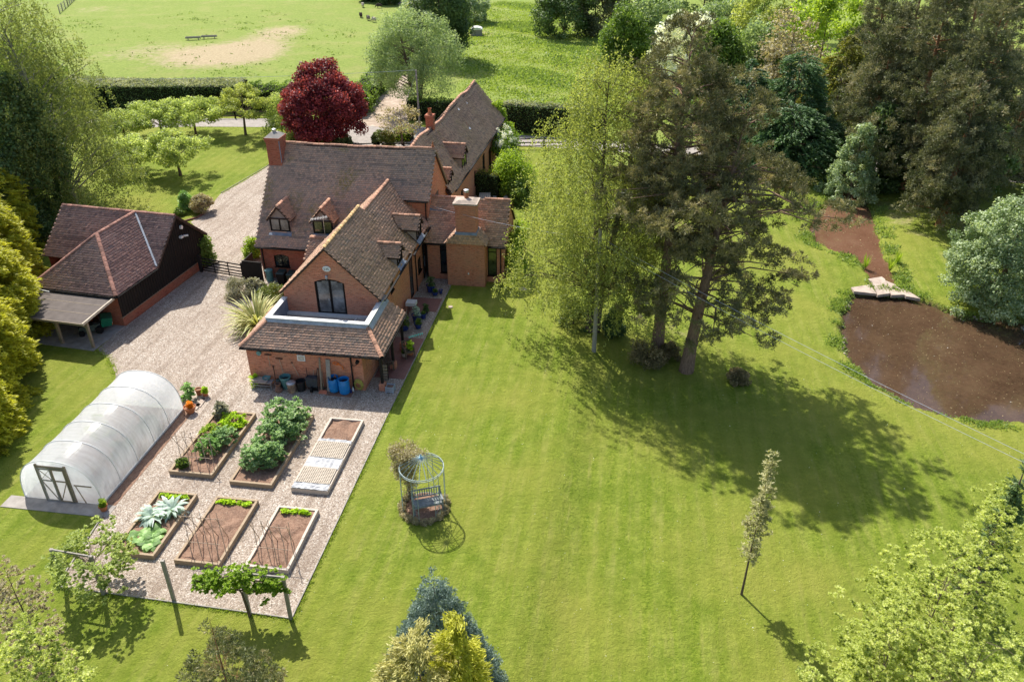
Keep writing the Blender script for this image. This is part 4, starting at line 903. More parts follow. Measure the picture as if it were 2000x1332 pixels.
BEDS = [('raised bed behind bean canes by the tunnel, crowded with flowering leafy plants', -20.4, -18.2, 27.2, 32.3, 'sleeper'), ('raised bed filled with tall bushy bean plants, middle of the back row', -17.2, -15.1, 26.9, 32.6, 'sleeper'),
        ('raised bed half covered by silver sheets and seed trays', -14.15, -12.35, 26.85, 32.5, 'sleeper_pale'), ('raised bed with silvery artichoke and rhubarb leaves', -20.15, -18.25, 21.95, 25.85, 'sleeper'),
        ('raised bed of bare soil with canes, middle of the front row', -17.3, -15.3, 21.85, 25.85, 'sleeper'), ('bare raised bed with pale timber rails, nearest the lawn in front', -14.25, -12.35, 21.95, 25.65, 'sleeper_pale')]
beds = [bed('raised_bed', *b) for b in BEDS]
# silver sheets and seed trays on the third bed
def sheetm(u0, u1, v0, v1, z):
    mb = MB(); n, m_ = 14, 6; P = [[(u0 + (u1 - u0) * i / n, v0 + (v1 - v0) * j / m_ + random.uniform(-.02, .02), z + random.uniform(0, .035)) for i in range(n + 1)] for j in range(m_ + 1)]
    for j in range(m_):
        for i in range(n): mb.face([P[j][i], P[j][i + 1], P[j + 1][i + 1], P[j + 1][i]])
    return mb
for lab, a, b in (('crinkled silver sheet at the near end of the bed of seed trays', 26.86, 27.3), ('crinkled silver sheet between the two blocks of seed trays', 28.35, 29.25), ('narrow silver strip at the far side of the seed trays', 30.35, 30.65)):
    solo(sheetm(-14.12, -12.38, a, b, .265), 'silver_sheet', M['fleece_sheet'], lab, 'plastic sheet', ((-13.25), (a + b) / 2, 0), HA, own=False)
for lab, v0, v1 in (('nearer block of square celled seed trays on the silver sheeted bed', 27.3, 28.4), ('farther block of square celled seed trays on the silver sheeted bed', 29.2, 30.4)):
    st = thing('seed_tray', lab, 'seed tray', (-13.25, (v0 + v1) / 2, .27), HA, 'blocks of seed trays')
    mb = MB(); mb.box(-14.05, v0, .27, -12.45, v1, .275); part(mb, 'tray_base', M['soil'], st)
    for i in range(17): mb = MB(); x = -14.05 + 1.6 * i / 16; mb.box(x - .02, v0, .275, x + .02, v1, .315); part(mb, 'tray_rib', M['palewood'], st)
    n = 11
    for i in range(n + 1): mb = MB(); y = v0 + (v1 - v0) * i / n; mb.box(-14.05, y - .022, .275, -12.45, y + .022, .311); part(mb, 'tray_rib', M['palewood'], st)
# bean cane frames
def canes(lab, u0, u1, v0, v1, n, h=1.75):
    t = thing('bean_canes', lab, 'cane frame', ((u0 + u1) / 2, (v0 + v1) / 2, 0), HA, 'wigwam rows of bean canes'); um = (u0 + u1) / 2
    vm = (v0 + v1) / 2
    for i in range(n):
        x = u0 + (u1 - u0) * i / (n - 1)
        for s in (-1, 1):
            a = Vector((x + random.uniform(-.08, .08) + (.45 if s < 0 else -.1), vm + s * (v1 - v0) / 2, .15)); b = Vector((x + random.uniform(-.1, .1), vm - s * .12, h + random.uniform(-.05, .2)))
            m_ = (a + b) / 2 + Vector((random.uniform(-.04, .04), random.uniform(-.04, .04), 0)); mb = MB(); mb.tube([a, m_, b], [.019, .016, .012], 5); part(mb, 'cane', M['cane'], t)
    for z, vv in ((h - .12, vm), (.75, v0 + (v1 - v0) * .2)):
        mb = MB(); mb.tube([(u0 - .12, vv, z), (u1 + .12, vv, z + .03)], .016, 5); part(mb, 'cross_cane', M['cane'], t)
    return t
canes('tall bean cane frame standing in the bed next to the tunnel', -20.3, -18.6, 27.5, 28.8, 5)
canes('bean cane frame over the near end of the middle front bed', -17.15, -15.55, 22.2, 23.5, 5, 1.9)
canes('bean cane frame over the near end of the bed nearest the lawn', -14.1, -12.6, 22.3, 23.6, 5, 1.7)

# ------------------------------------------------------------------ posts and rails of the fruit frames
PX = [((129, 1147), 2.14, 'grey timber post at the left end of the apple tree frame'), ((340, 1172), 2.2, 'lone grey timber post between the two trained fruit trees'), ((568, 1208), 2.3, 'grey timber post at the right end of the pear tree frame')]
def postf(lab, px, h, rail_to=None):
    x, y = G(*px); t = thing('frame_post', lab, 'timber post', (x, y, 0), 0, 'posts along the near edge of the gravel plot')
    mb = MB(); mb.bar((x, y, -.1), (x + .02, y, h), .13, .11); part(mb, 'post', M['greywood'], t)
    if rail_to: mb = MB(); mb.bar((x, y, h - .04), rail_to, .05, .09); part(mb, 'rail', M['greywood'], t)
    return t
x2, y2 = G(200, 1160); postf(PX[0][2], PX[0][0], 2.14, (x2, y2, 2.1)); postf(PX[1][2], PX[1][0], 2.2)
x3, y3 = G(488, 1200); postf(PX[2][2], PX[2][0], 2.3, (x3, y3, 2.27)); postf('grey timber post hidden behind the trained apple tree', (203, 1160), 2.12); postf('grey timber post rising through the trained pear tree', (488, 1200), 2.25)

# ------------------------------------------------------------------ gazebo
gx0, gy0 = G(829, 992); GZ = thing('gazebo', 'round verdigris wire gazebo with domed spoke top standing on the lawn', 'gazebo', (gx0, gy0, 0)); GR_ = .98; GH = 2.42
def ringp(z, r, n=28): return [(gx0 + r * math.cos(2 * math.pi * i / n), gy0 + r * math.sin(2 * math.pi * i / n), z) for i in range(n + 1)]
for z in (GH, GH - .09): mb = MB(); mb.tube(ringp(z, GR_), .02, 6, cap=False); part(mb, 'top_ring', M['verdigris'], GZ)
mb = MB(); mb.tube(ringp(.1, GR_ * .98), .016, 5, cap=False); part(mb, 'base_ring', M['verdigris'], GZ)
for k in range(20):
    a = 2 * math.pi * k / 20; P_ = [(gx0 + GR_ * math.cos(a) * t, gy0 + GR_ * math.sin(a) * t, GH + .5 * (1 - t ** 1.4)) for t in (1, .8, .55, .3, .04)]; mb = MB(); mb.tube(P_, .017, 4); part(mb, 'dome_spoke', M['verdigris'], GZ)
mb = MB(); mb.lathe([(.12, -.03), (.08, .06), (.03, .1), (.045, .16), (0, .24)], (gx0, gy0, GH + .47), 10); part(mb, 'finial', simple('pale_blue_metal', (.25, .42, .52)), GZ)
for k in range(6):
    for s in (-.13, .13):
        a = 2 * math.pi * (k + .25) / 6 + s; p = (gx0 + GR_ * math.cos(a), gy0 + GR_ * math.sin(a)); mb = MB(); mb.tube([(*p, 0), (*p, GH)], .014, 5); part(mb, 'upright', M['verdigris'], GZ)
    a0 = 2 * math.pi * (k + .25) / 6; mb = MB(); pts = []
    for i in range(15): a = a0 + (.13 if i % 2 else -.13); pts.append((gx0 + GR_ * math.cos(a), gy0 + GR_ * math.sin(a), .1 + i * .16))
    mb.tube(pts, .007, 4); part(mb, 'lattice_wire', M['verdigris'], GZ)
def bench(name, lab, cat, base, ang, L, mat, group=None, arms=True, rz=0):
    t = local(name, lab, cat, base, ang, group, rz); D = .5; hl = L / 2
    for i in range(5): mb = MB(); y = -.22 + i * .1; mb.box(-hl, y, .41, hl, y + .08, .44); part(mb, 'seat_slat', mat, t)
    for s in (-1, 1):
        mb = MB(); mb.box(s * (hl - .03) - .035, -.27, 0, s * (hl - .03) + .035, -.2, .64 if arms else .41); part(mb, 'leg', mat, t)
        mb = MB(); mb.bar((s * (hl - .03), .25, 0), (s * (hl - .03), .36, .92), .065); part(mb, 'leg', mat, t)
        if arms: mb = MB(); mb.box(s * (hl - .03) - .045, -.28, .63, s * (hl - .03) + .045, .31, .66); part(mb, 'armrest', mat, t)
    for z in (.5, .88): mb = MB(); yy = .27 + z * .08; mb.box(-hl, yy, z, hl, yy + .03, z + .07); part(mb, 'back_rail', mat, t)
    n = int(L / .11)
    for i in range(n): mb = MB(); x = -hl + .08 + (L - .16) * i / (n - 1); mb.bar((x, .33, .56), (x, .355, .89), .045, .02, (0, 1, 0)); part(mb, 'back_slat', mat, t)
    mb = MB(); mb.box(-hl, -.25, .34, hl, -.22, .41); part(mb, 'apron', mat, t); return t
lb = simple('lichened_wood', (.25, .27, .27), .85, .2, var=.35, sc_=8)
bench('garden_bench', 'lichened grey blue bench tilted inside the wire gazebo', 'bench', (gx0 + .18, gy0 - .15, .08), 0, 1.35, lb, rz=R(16))
bench('garden_bench', 'dark wooden bench facing the lawn on the covered patio', 'bench', (*to_uv(*G(757, 716), HA), .035), HA, 1.25, M['teak'], rz=R(118))
bench('patio_chair', 'single wooden armchair on the patio beside the terracotta pot', 'chair', (*to_uv(*G(799, 697), HA), .035), HA, .62, M['teak'], rz=R(35))

# ------------------------------------------------------------------ utility poles and wires
def pole(lab, px, h, r=.14):
    x, y, z = GG(*px); t = thing('utility_pole', lab, 'utility pole', (x, y, z)); mb = MB(); mb.tube([(x, y, z - .1), (x - .05, y, z + h)], [r, r * .72], 10); part(mb, 'pole', M['greywood'], t)
    for q in (.9, .78):
        mb = MB(); mb.box(x - .07, y - r * .8 - .06, z + h * q, x + .03, y - r * .7, z + h * q + .2); part(mb, 'bracket', M['metal'], t)
    return (x - .05, y, z + h), t
ptop, pt_ = pole('tall grey wooden utility pole on the lawn in front of the ivy clad birch', (1160, 686), 7.95)
mb = MB(); mb.tube([(G(1160, 686)[0] , G(1160, 686)[1] - .0, -.45), (ptop[0] + .04, ptop[1], .1)], .155, 10); 
ltop, lt_ = pole('thin wooden utility pole by the lane beside the hedge', (820, 252), 6.4, .12)
def wire(lab, p, q, sag=.3, r=.008, mat='lead_pale'):
    p = Vector(p); q = Vector(q); mb = MB(); n = 14
    mb.tube([tuple(p.lerp(q, i / n) - Vector((0, 0, sag * 4 * (i / n) * (1 - i / n)))) for i in range(n + 1)], r, 4)
    c = p.lerp(q, .5); v = [tuple(Vector(a)) for a in mb.v]; mb.v = v; return solo(mb, 'overhead_wire', M[mat], lab, 'wire', (c.x, c.y, c.z), 0, own=False)
e1 = at_depth(2060, 915, 22); e2 = at_depth(2060, 932, 22)
wire('upper overhead wire running from the lawn pole over the pond edge', (ptop[0], ptop[1], ptop[2] - .5), e1, .2); wire('lower overhead wire running from the lawn pole over the pond edge', (ptop[0], ptop[1], ptop[2] - .8), e2, .25)
hx = at_depth(868, 430, 49.5); wire('thin service wire from the lawn pole to the garden room roof', (ptop[0], ptop[1], ptop[2] - .6), (U(-12.9, 51.4)[0], U(-12.9, 51.4)[1], 4.9), .25)
wire('thin wire strung along the far hedge from the lane pole', ltop, (-62, 96, 4.2), .5, .014)
stay = G(792, 240); wire('pale stay wire leaning from the lane pole to the track verge', (ltop[0], ltop[1], ltop[2] - .3), (stay[0] - .8, stay[1] + .4, 0), 0, .02)

# ------------------------------------------------------------------ gates, fences, troughs, sheep
def bargate(name, lab, cat, p, q, h=1.1, mat='blackwood', n=5, group=None, posts=True):
    p = Vector((*p, 0)); q = Vector((*q, 0)); c = (p + q) / 2; t = thing(name, lab, cat, (c.x, c.y, 0), 0, group)
    for i in range(n):
        z = .18 + (h - .22) * (i / (n - 1)) ** 1.15; mb = MB(); mb.bar(p + Vector((0, 0, z)), q + Vector((0, 0, z)), .03, .09); part(mb, 'bar', M[mat], t)
    for k in (0, .33, .66, 1): a = p.lerp(q, k); mb = MB(); mb.bar(a + Vector((0, 0, .1)), a + Vector((0, 0, h)), .05, .08, (0, 1, 0)); part(mb, 'upright', M[mat], t)
    mb = MB(); mb.bar(p + Vector((0, 0, .2)), p.lerp(q, .5) + Vector((0, 0, h - .05)), .03, .07); part(mb, 'brace', M[mat], t)
    if posts:
        for a in (p, q): mb = MB(); mb.box(a.x - .1, a.y - .1, 0, a.x + .1, a.y + .1, h + .15); part(mb, 'gate_post', M[mat], t)
    return t
bargate('field_gate', 'black five bar gate between the garage and the brick house', 'gate', G(394, 531), G(478, 546), 1.15)
def fence(name, lab, pts, h=1.1, nr=3, mat='blackwood', gap=2.4, z0=0):
    c = pts[len(pts) // 2]; t = thing(name, lab, 'fence', (c[0], c[1], 0))
    for a, b in zip(pts, pts[1:]):
        L = math.dist(a, b); n = max(1, int(L / gap))
        for i in range(n + 1):
            p = (a[0] + (b[0] - a[0]) * i / n, a[1] + (b[1] - a[1]) * i / n); z = float(ground_z(p[0], p[1])); mb = MB(); mb.box(p[0] - .07, p[1] - .07, z - .1, p[0] + .07, p[1] + .07, z + h + .08); part(mb, 'fence_post', M[mat], t)
        for k in range(nr):
            z = .3 + (h - .35) * k / max(1, nr - 1)
            for i in range(n):
                p = [a[j] + (b[j] - a[j]) * i / n for j in (0, 1)]; q = [a[j] + (b[j] - a[j]) * (i + 1) / n for j in (0, 1)]; zp = float(ground_z(*p)); zq = float(ground_z(*q)); mb = MB(); mb.bar((*p, zp + z), (*q, zq + z), .04, .1); part(mb, 'rail', M[mat], t)
    return t
fence('rail_fence', 'dark three rail fence beside the lane right of the cottage range', [G(1003, 292), G(1062, 291), G(1120, 292)])
fence('rail_fence', 'low dark rail fence along the forecourt behind the main roof', [G(660, 299), G(740, 296), G(840, 298)], .9, 2)
fence('rail_fence', 'brown rail fence at the foot of the long clipped hedge', [G(388, 234), G(460, 232), G(525, 231)], .8, 2, 'darkbrown')
fence('rail_fence', 'dark wooden fence running off at the top left corner of the pasture', [G(117, 27), G(133, 12), G(150, -6)], 1.5, 4, 'greywood', 3)
bargate('field_gate', 'weathered field gate beyond the dark tree at the top', 'gate', G(898, 22), G(918, 26), 1.3, 'greywood', 4)
# close boarded panel beside the gate
p, q = G(479, 548), G(516, 552); t = thing('board_fence', 'short black close boarded fence panel between the gate and the house', 'fence', ((p[0] + q[0]) / 2, (p[1] + q[1]) / 2, 0))
n = 12
for i in range(n):
    a = Vector((*p, .05)).lerp(Vector((*q, .05)), (i + .5) / n); mb = MB(); mb.box(a.x - .07, a.y - .015 + (i % 2) * .015, .05, a.x + .07, a.y + .015 + (i % 2) * .015, 1.5); part(mb, 'board', M['blackwood'], t)
mb = MB(); mb.bar((*p, 1.52), (*q, 1.52), .08, .06); part(mb, 'capping', M['blackwood'], t)
p2 = (p[0] + .25, p[1] + 1.6); mb = MB(); mb.hexa([(p[0] - .03, p[1] + .05, .05), (p[0] + .03, p[1] + .05, .05), (p2[0] + .03, p2[1], .05), (p2[0] - .03, p2[1], .05), (p[0] - .03, p[1] + .05, 1.45), (p[0] + .03, p[1] + .05, 1.45), (p2[0] + .03, p2[1], 1.45), (p2[0] - .03, p2[1], 1.45)]); part(mb, 'return_panel', M['blackwood'], t)
# fence wall panel right of garden room
fence('trellis_fence', 'low brown trellis fence beside the garden room, overgrown with climbers', [U(-6.9, 49.6), U(-6.7, 55.5)], 1.3, 5, 'darkbrown', 1.2)
def trough(lab, px0, px1):
    a, b = G(*px0), G(*px1); t = local('feed_trough', lab, 'feed trough', ((a[0] + b[0]) / 2, (a[1] + b[1]) / 2, float(ground_z((a[0] + b[0]) / 2, (a[1] + b[1]) / 2))), 0, 'feed troughs in the pasture', math.atan2(b[1] - a[1], b[0] - a[0])); L = math.dist(a, b) / 2
    mb = MB()
    for s in (-1, 1): mb.bar((-L, s * .25, .42), (L, s * .25, .42), .06, .26, (0, 0, 1))
    mb.box(-L, -.2, .28, L, .2, .32); mb.box(-L - .02, -.25, .28, -L + .03, .25, .52); mb.box(L - .03, -.25, .28, L + .02, .25, .52); part(mb, 'trough_body', M['greywood'], t)
    for s in (-1, 1): mb = MB(); mb.box(s * L * .7 - .05, -.2, 0, s * L * .7 + .05, .2, .28); part(mb, 'leg', M['greywood'], t)
trough('left one of two long grey feed troughs end to end in the pasture', (363, 78), (392, 77)); trough('right one of two long grey feed troughs end to end in the pasture', (394, 76), (424, 75))
def skinned(pts, edges, rad, name):
    me = bpy.data.meshes.new(name); me.from_pydata(pts, edges, []); o = bpy.data.objects.new(name, me); COL.objects.link(o)
    md = o.modifiers.new('s', 'SKIN'); sv = me.skin_vertices[0].data
    for i, r in enumerate(rad): sv[i].radius = (r, r) if not isinstance(r, tuple) else r
    sv[0].use_root = True; o.modifiers.new('d', 'SUBSURF').levels = 1
    dgl = bpy.context.evaluated_depsgraph_get(); m2 = bpy.data.meshes.new_from_object(o.evaluated_get(dgl)); bpy.data.objects.remove(o); bpy.data.meshes.remove(me); return m2
sp = [(0, 0, .62), (.35, 0, .64), (-.38, 0, .62), (.58, 0, .60), (.78, 0, .38), (.90, 0, .14), (-.50, 0, .55), (.32, .13, .35), (.34, .14, .03), (.32, -.13, .35), (.30, -.14, .03), (-.36, .13, .38), (-.42, .14, .2), (-.36, .14, .03), (-.36, -.13, .38), (-.42, -.14, .2), (-.38, -.14, .03), (-.58, 0, .35)]
se = [(0, 1), (0, 2), (1, 3), (3, 4), (4, 5), (2, 6), (1, 7), (7, 8), (1, 9), (9, 10), (2, 11), (11, 12), (12, 13), (2, 14), (14, 15), (15, 16), (6, 17)]
srad = [.30, .28, .30, .17, .10, .06, .2, .08, .035, .08, .035, .1, .045, .035, .1, .045, .035, .04]
sheep_me = skinned(sp, se, srad, 'sheep_body'); sheep_me.polygons.foreach_set('use_smooth', [True] * len(sheep_me.polygons))
def sheep(lab, px, rz, m):
    x, y = G(*px); t = local('sheep', lab, 'sheep', (x, y, float(ground_z(x, y))), 0, 'sheep grazing in the pasture', rz); b = sheep_me.copy(); b.materials.clear(); b.materials.append(M[m]); o = bpy.data.objects.new('body', b); COL.objects.link(o); o.parent = t
    mb = MB(); mb.lathe([(0, -.13), (.055, -.08), (.08, .05), (.07, .12), (0, .16)], (0, 0, 0), 8); h = part(mb, 'face', M['skin_dark' if m != 'sheep_w' else 'sheep_g'], t); h.matrix_local = Matrix.Translation((.88, 0, .2)) @ Matrix.Rotation(R(-35), 4, 'Y')
    for s in (-1, 1): mb = MB(); mb.bar((.76, s * .06, .34), (.74, s * .17, .33), .03, .06); part(mb, 'ear', M['skin_dark' if m != 'sheep_w' else 'sheep_g'], t)
sheep('pale sheep grazing alone, farthest left of the back row in the pasture', (709, 17), R(95), 'sheep_w'); sheep('dark brown sheep grazing with its head to the left', (741, 17), R(185), 'sheep_b'); sheep('pale grey sheep closest to the hedge at the pasture corner', (782, 14), R(60), 'sheep_g')
sheep('small dark sheep nearest the willow side, facing away, left of a pair', (705.5, 36), R(110), 'sheep_b'); sheep('grey brown sheep grazing close against the pale backed sheep', (720, 41), R(120), 'sheep_g'); sheep('pale backed sheep at the front right of the flock', (731, 44), R(140), 'sheep_w')
sx, sy = G(931, 70); t = thing('field_shelter', 'small grey box shelter with a white curved lid on a bare patch', 'animal shelter', (sx, sy, 0)); z0 = float(ground_z(sx, sy))
mb = MB(); mb.box(sx - .95, sy - .5, z0, sx + .95, sy + 1.1, z0 + 1.1); part(mb, 'shelter_box', M['greywood'], t)
mb = MB(); pts = [(sx + 1.05 * math.cos(math.pi * i / 8), z0 + 1.05 + .45 * math.sin(math.pi * i / 8)) for i in range(9)]
for a, b in zip(pts, pts[1:]): mb.face([(a[0], sy - .6, a[1]), (a[0], sy + 1.2, a[1]), (b[0], sy + 1.2, b[1]), (b[0], sy - .6, b[1])])
mb.face([(a[0], sy - .6, a[1]) for a in pts]); part(mb, 'lid', M['white'], t)

# ------------------------------------------------------------------ things along the extension wall
def potm(mb, r0, r1, h, rim=.02, n=18): mb.lathe([(0, 0), (r0, 0), (r1, h - .05), (r1 + rim, h - .05), (r1 + rim, h), (r1 - .01, h), (r1 - .03, h - .06)], (0, 0, 0), n)
def pot(lab, px, r0, r1, h, mat, soil=True, name='plant_pot', cat='plant pot', group=None, z=0.012):
    x, y = G(*px); t = local(name, lab, cat, (x, y, z), 0, group); mb = MB(); potm(mb, r0, r1, h); part(mb, 'pot_body', M[mat], t, smooth=False)
    mb = MB(); mb.face([((r1 - .02) * math.cos(2 * math.pi * i / 14), (r1 - .02) * math.sin(2 * math.pi * i / 14), h - .06) for i in range(14)]); part(mb, 'compost', M['soil'] if soil else M['black'], t); return (x, y, z + h)
def barrel(lab, px, broken=False):
    x, y = G(*px); t = local('water_barrel', lab, 'barrel', (x, y, .05), 0, 'blue plastic barrels against the brick wall'); mb = MB()
    prof = [(0, .0), (.25, .0), (.29, .06), (.3, .3), (.315, .32), (.3, .34), (.3, .58), (.315, .6), (.3, .62), (.285, .82)]
    if not broken: prof += [(.31, .84), (.31, .9), (.28, .9), (.27, .8)]; mb.lathe(prof, (0, 0, 0), 24)
    else:
        mb.lathe(prof, (0, 0, 0), 24); n = 24
        for i in range(n):
            a, b = 2 * math.pi * i / n, 2 * math.pi * (i + 1) / n; hh = lambda k: .9 - (.16 if k % n in (15, 16, 18) else .06 * (k % 2) if 12 < k % n < 22 else 0)
            mb.face([(.285 * math.cos(a), .285 * math.sin(a), .82), (.285 * math.cos(b), .285 * math.sin(b), .82), (.28 * math.cos(b), .28 * math.sin(b), hh(i + 1)), (.28 * math.cos(a), .28 * math.sin(a), hh(i))])
    part(mb, 'barrel_body', M['bluebarrel'], t)
    mb = MB(); mb.face([(.27 * math.cos(2 * math.pi * i / 16), .27 * math.sin(2 * math.pi * i / 16), .7) for i in range(16)]); part(mb, 'barrel_content', M['black'], t)
barrel('blue plastic barrel with a broken jagged rim', (654, 764), True); barrel('blue plastic barrel with an intact round rim', (674, 768))
mb = MB(); mb.box(-.7, -.32, 0, .72, .35, .04); bx_, by_ = G(664, 768); solo(mb, 'barrel_board', M['terra_dark'], 'flat brown board lying under the two blue barrels', 'board', (*to_uv(bx_, by_, HA), .012), HA)
def bin_(lab, px, r0, r1, h, m1, m2, lid=True, mat_dark=True, name='dustbin', cat='bin'):
    x, y = G(*px); t = local(name, lab, cat, (x, y, .012)); mb = MB(); mb.lathe([(0, 0), (r0, 0), (r0 + (r1 - r0) * .3, h * .3), (r0 + (r1 - r0) * .35, h * .32), (r1, h)] + ([] if lid else [(r1 + .02, h), (r1 + .02, h - .04), (r1 - .02, h - .02), (r1 - .04, h * .6)]), (0, 0, 0), 20); part(mb, 'bin_body', M[m1], t)
    if lid: mb = MB(); mb.lathe([(r1 + .025, h - .04), (r1 + .025, h + .02), (r1 * .7, h + .07), (0, h + .09)], (0, 0, 0), 20); mb.bar((-.07, 0, h + .09), (.07, 0, h + .09), .02, .05); part(mb, 'lid', M[m2], t)
    else: mb = MB(); mb.face([((r1 - .03) * math.cos(2 * math.pi * i / 14), (r1 - .03) * math.sin(2 * math.pi * i / 14), h * .72) for i in range(14)]); part(mb, 'bin_content', M['black'], t)
M['rusty'] = simple('rusty_galvanised', (.30, .21, .15), .8, .3, .2, .6, 4)
bin_('rusty galvanised dustbin with a domed metal lid, in front of the teal planter', (571, 766), .2, .235, .62, 'rusty', 'metal')
bin_('round teal planter tub standing high behind the rusty dustbin', (560, 757), .2, .3, .75, 'tealpot', 'tealpot', False, name='planter_tub', cat='planter')
bin_('open black plastic bin between the dustbin and the barrow', (589, 762), .22, .27, .62, 'black', 'black', False)
bin_('narrow dark green bin behind the terracotta chimney pot', (547, 757), .14, .16, .5, 'darkgreen', 'darkgreen')
def dbin(lab, px, m, lid='darkgreen', h=.95): 
    x, y = G(*px); t = local('wheelie_bin', lab, 'bin', (*to_uv(x, y, HA), .012), HA, 'bins outside the red brick end of the house'); mb = MB(); mb.taper(0, 0, .05, h, .22, .25, .28, .32); part(mb, 'bin_body', M[m], t); mb = MB(); mb.hexa([(-.3, -.35, h), (.3, -.35, h), (.3, .35, h), (-.3, .35, h), (-.26, -.3, h + .05), (.26, -.3, h + .05), (.26, .33, h + .1), (-.26, .33, h + .1)]); part(mb, 'lid', M[lid], t)
    for s in (-1, 1): mb = MB(); mb.tube([(s * .27 - .02, .27, .1), (s * .27 + .02, .27, .1)], .1, 12); part(mb, 'wheel', M['rubber'], t)
dbin('dark grey wheelie bin with a closed lid, left of a pair under the kitchen window', (553, 556), 'darkmetal'); dbin('dark green wheelie bin partly hidden by the gable roof', (573, 558), 'darkgreen')
bin_('ribbed galvanised bin with a pale lid beside the black fence panel', (496, 545), .24, .27, .7, 'metal', 'coping'); bin_('stack of grey green tubs at the corner of the red brick wall', (528, 548), .24, .26, .8, 'tealpot', 'tealpot')
x, y = G(545, 764); mb = MB(); mb.lathe([(.2, 0), (.22, .08), (.13, .28), (.12, .36), (.165, .44), (.17, .5), (.13, .5), (.12, .42)], (0, 0, 0), 16); solo(mb, 'chimney_pot', M['terra_dark'], 'old flared terracotta chimney pot standing on the gravel by the wall', 'chimney pot', (x, y, .012))
# barrow, stand with tray
x, y = G(517, 756); t = local('potting_stand', 'low metal stand with a tilted grey board and a round green bowl on it', 'plant stand', (*to_uv(x, y, HA), .012), HA)
mb = MB(); mb.hexa([(-.62, -.22, .5), (.25, -.26, .42), (.25, .22, .42), (-.5, .3, .5), (-.62, -.22, .53), (.25, -.26, .45), (.25, .22, .45), (-.5, .3, .53)]); part(mb, 'board', M['slab'], t)
for s in ((-.55, -.2), (.5, -.2), (-.5, .25), (.5, .25)): mb = MB(); mb.tube([(*s, 0), (*s, .4)], .02, 5); part(mb, 'leg', M['metal'], t)
mb = MB(); mb.bar((-.55, -.2, .22), (.5, -.2, .22), .03); part(mb, 'cross_bar', M['metal'], t); mb = MB(); mb.box(-.55, -.2, .36, .52, .25, .395); part(mb, 'shelf', M['metal'], t)
mb = MB(); mb.lathe([(0, .0), (.2, .02), (.24, .12), (.2, .1), (0, .05)], (x, y, 0), 16); mb.v = [(a - x, b - y, c) for a, b, c in mb.v]; solo(mb, 'garden_bowl', M['tealpot'], 'round grey green bowl resting on the low metal stand', 'bowl', (*[a for a in G(523, 752)], .41))
x, y = G(611, 764); t = local('wheelbarrow', 'dark plastic wheelbarrow stood on end against the brick wall', 'wheelbarrow', (*to_uv(x, y, HA), .012), HA)
mb = MB(); mb.hexa([(-.3, -.05, .28), (.3, -.05, .28), (.22, .2, .3), (-.22, .2, .3), (-.34, -.02, .85), (.34, -.02, .85), (.28, .28, .88), (-.28, .28, .88)]); part(mb, 'barrow_tray', simple('slate_plastic', (.035, .045, .055), .5, .4, var=.4), t)
for s in (-1, 1): mb = MB(); mb.tube([(s * .2, .0, .2), (s * .26, .15, .9), (s * .33, .3, 1.35)], .017, 5); part(mb, 'handle', M['darkmetal'], t)
mb = MB(); mb.tube([(-.05, -.1, .17), (.05, -.1, .17)], .17, 14); part(mb, 'wheel', M['rubber'], t)
# tools hanging and leaning on the wall (frame u, wall face v = 35.49)
def tool(lab, cat, u, z0, z1, du=0, head=None, mat='cane', hm='darkmetal', name='garden_tool'):
    v = 35.42; t = thing(name, lab, cat, (u, v, z0), HA, 'long garden tools against the brick wall'); f0 = v - (.35 if z0 < .2 else 0); mb = MB(); mb.tube([(u, f0, z0), (u + du, v, z1)], .018, 5); part(mb, 'shaft', M[mat], t); mb = MB()
    if head == 'T': mb.bar((u + du - .2, v, z1), (u + du + .2, v, z1), .035, .05)
    elif head == 'blade': mb.hexa([(u - .09, f0 - .02, z0), (u + .09, f0 - .02, z0), (u + .09, f0 + .0, z0), (u - .09, f0, z0), (u - .1, f0 + .03, z0 + .28), (u + .1, f0 + .03, z0 + .28), (u + .1, f0 + .05, z0 + .28), (u - .1, f0 + .05, z0 + .28)])
    else: mb.bar((u + du - .05, v, z1), (u + du + .05, v, z1), .04, .04)
    part(mb, 'tool_head', M[hm], t)
tool('rake hung by its head high on the wall beside the round vent', 'rake', -18.55, 1.15, 1.95, -.02, 'T'); tool('rake hung on the wall above the teal planter tub', 'rake', -17.85, .8, 1.75, -.1, 'T')
tool('black spade leaning upright behind the chimney pot', 'spade', -18.38, .3, 1.2, .0, None, 'darkmetal'); tool('thin brown handled hoe crossing behind the black bin', 'hoe', -16.95, .7, 1.55, -.3); tool('fork with a bare wooden shaft right of the barrow', 'fork', -16.05, .02, 1.15, .0, 'blade')
tool('slim rake leaning left of the tall planks', 'rake', -15.85, .02, 1.25, .06, 'blade', 'oak'); tool('shovel with a rusty blade between the planks', 'shovel', -15.45, .02, 1.2, -.1, 'blade', 'oak')
for lab, u, h, w_, m in (('tall pale timber plank leaning on the wall', -15.58, 1.98, .1, 'oak'), ('wide grey scaffold board leaning beside the blue barrels', -15.12, 1.9, .24, 'greywood'), ('narrow brown timber batten leaning beside the tall planks', -15.75, 1.3, .05, 'terra_dark')):
    mb = MB(); mb.hexa([(-w_ / 2, -.42, 0), (w_ / 2, -.42, 0), (w_ / 2, -.38, 0), (-w_ / 2, -.38, 0), (-w_ / 2 - .03, -.03, h), (w_ / 2 - .03, -.03, h), (w_ / 2 - .03, 0.0, h), (-w_ / 2 - .03, 0, h)]); solo(mb, 'plank', M[m], lab, 'plank', (u, 35.46, .012), HA)
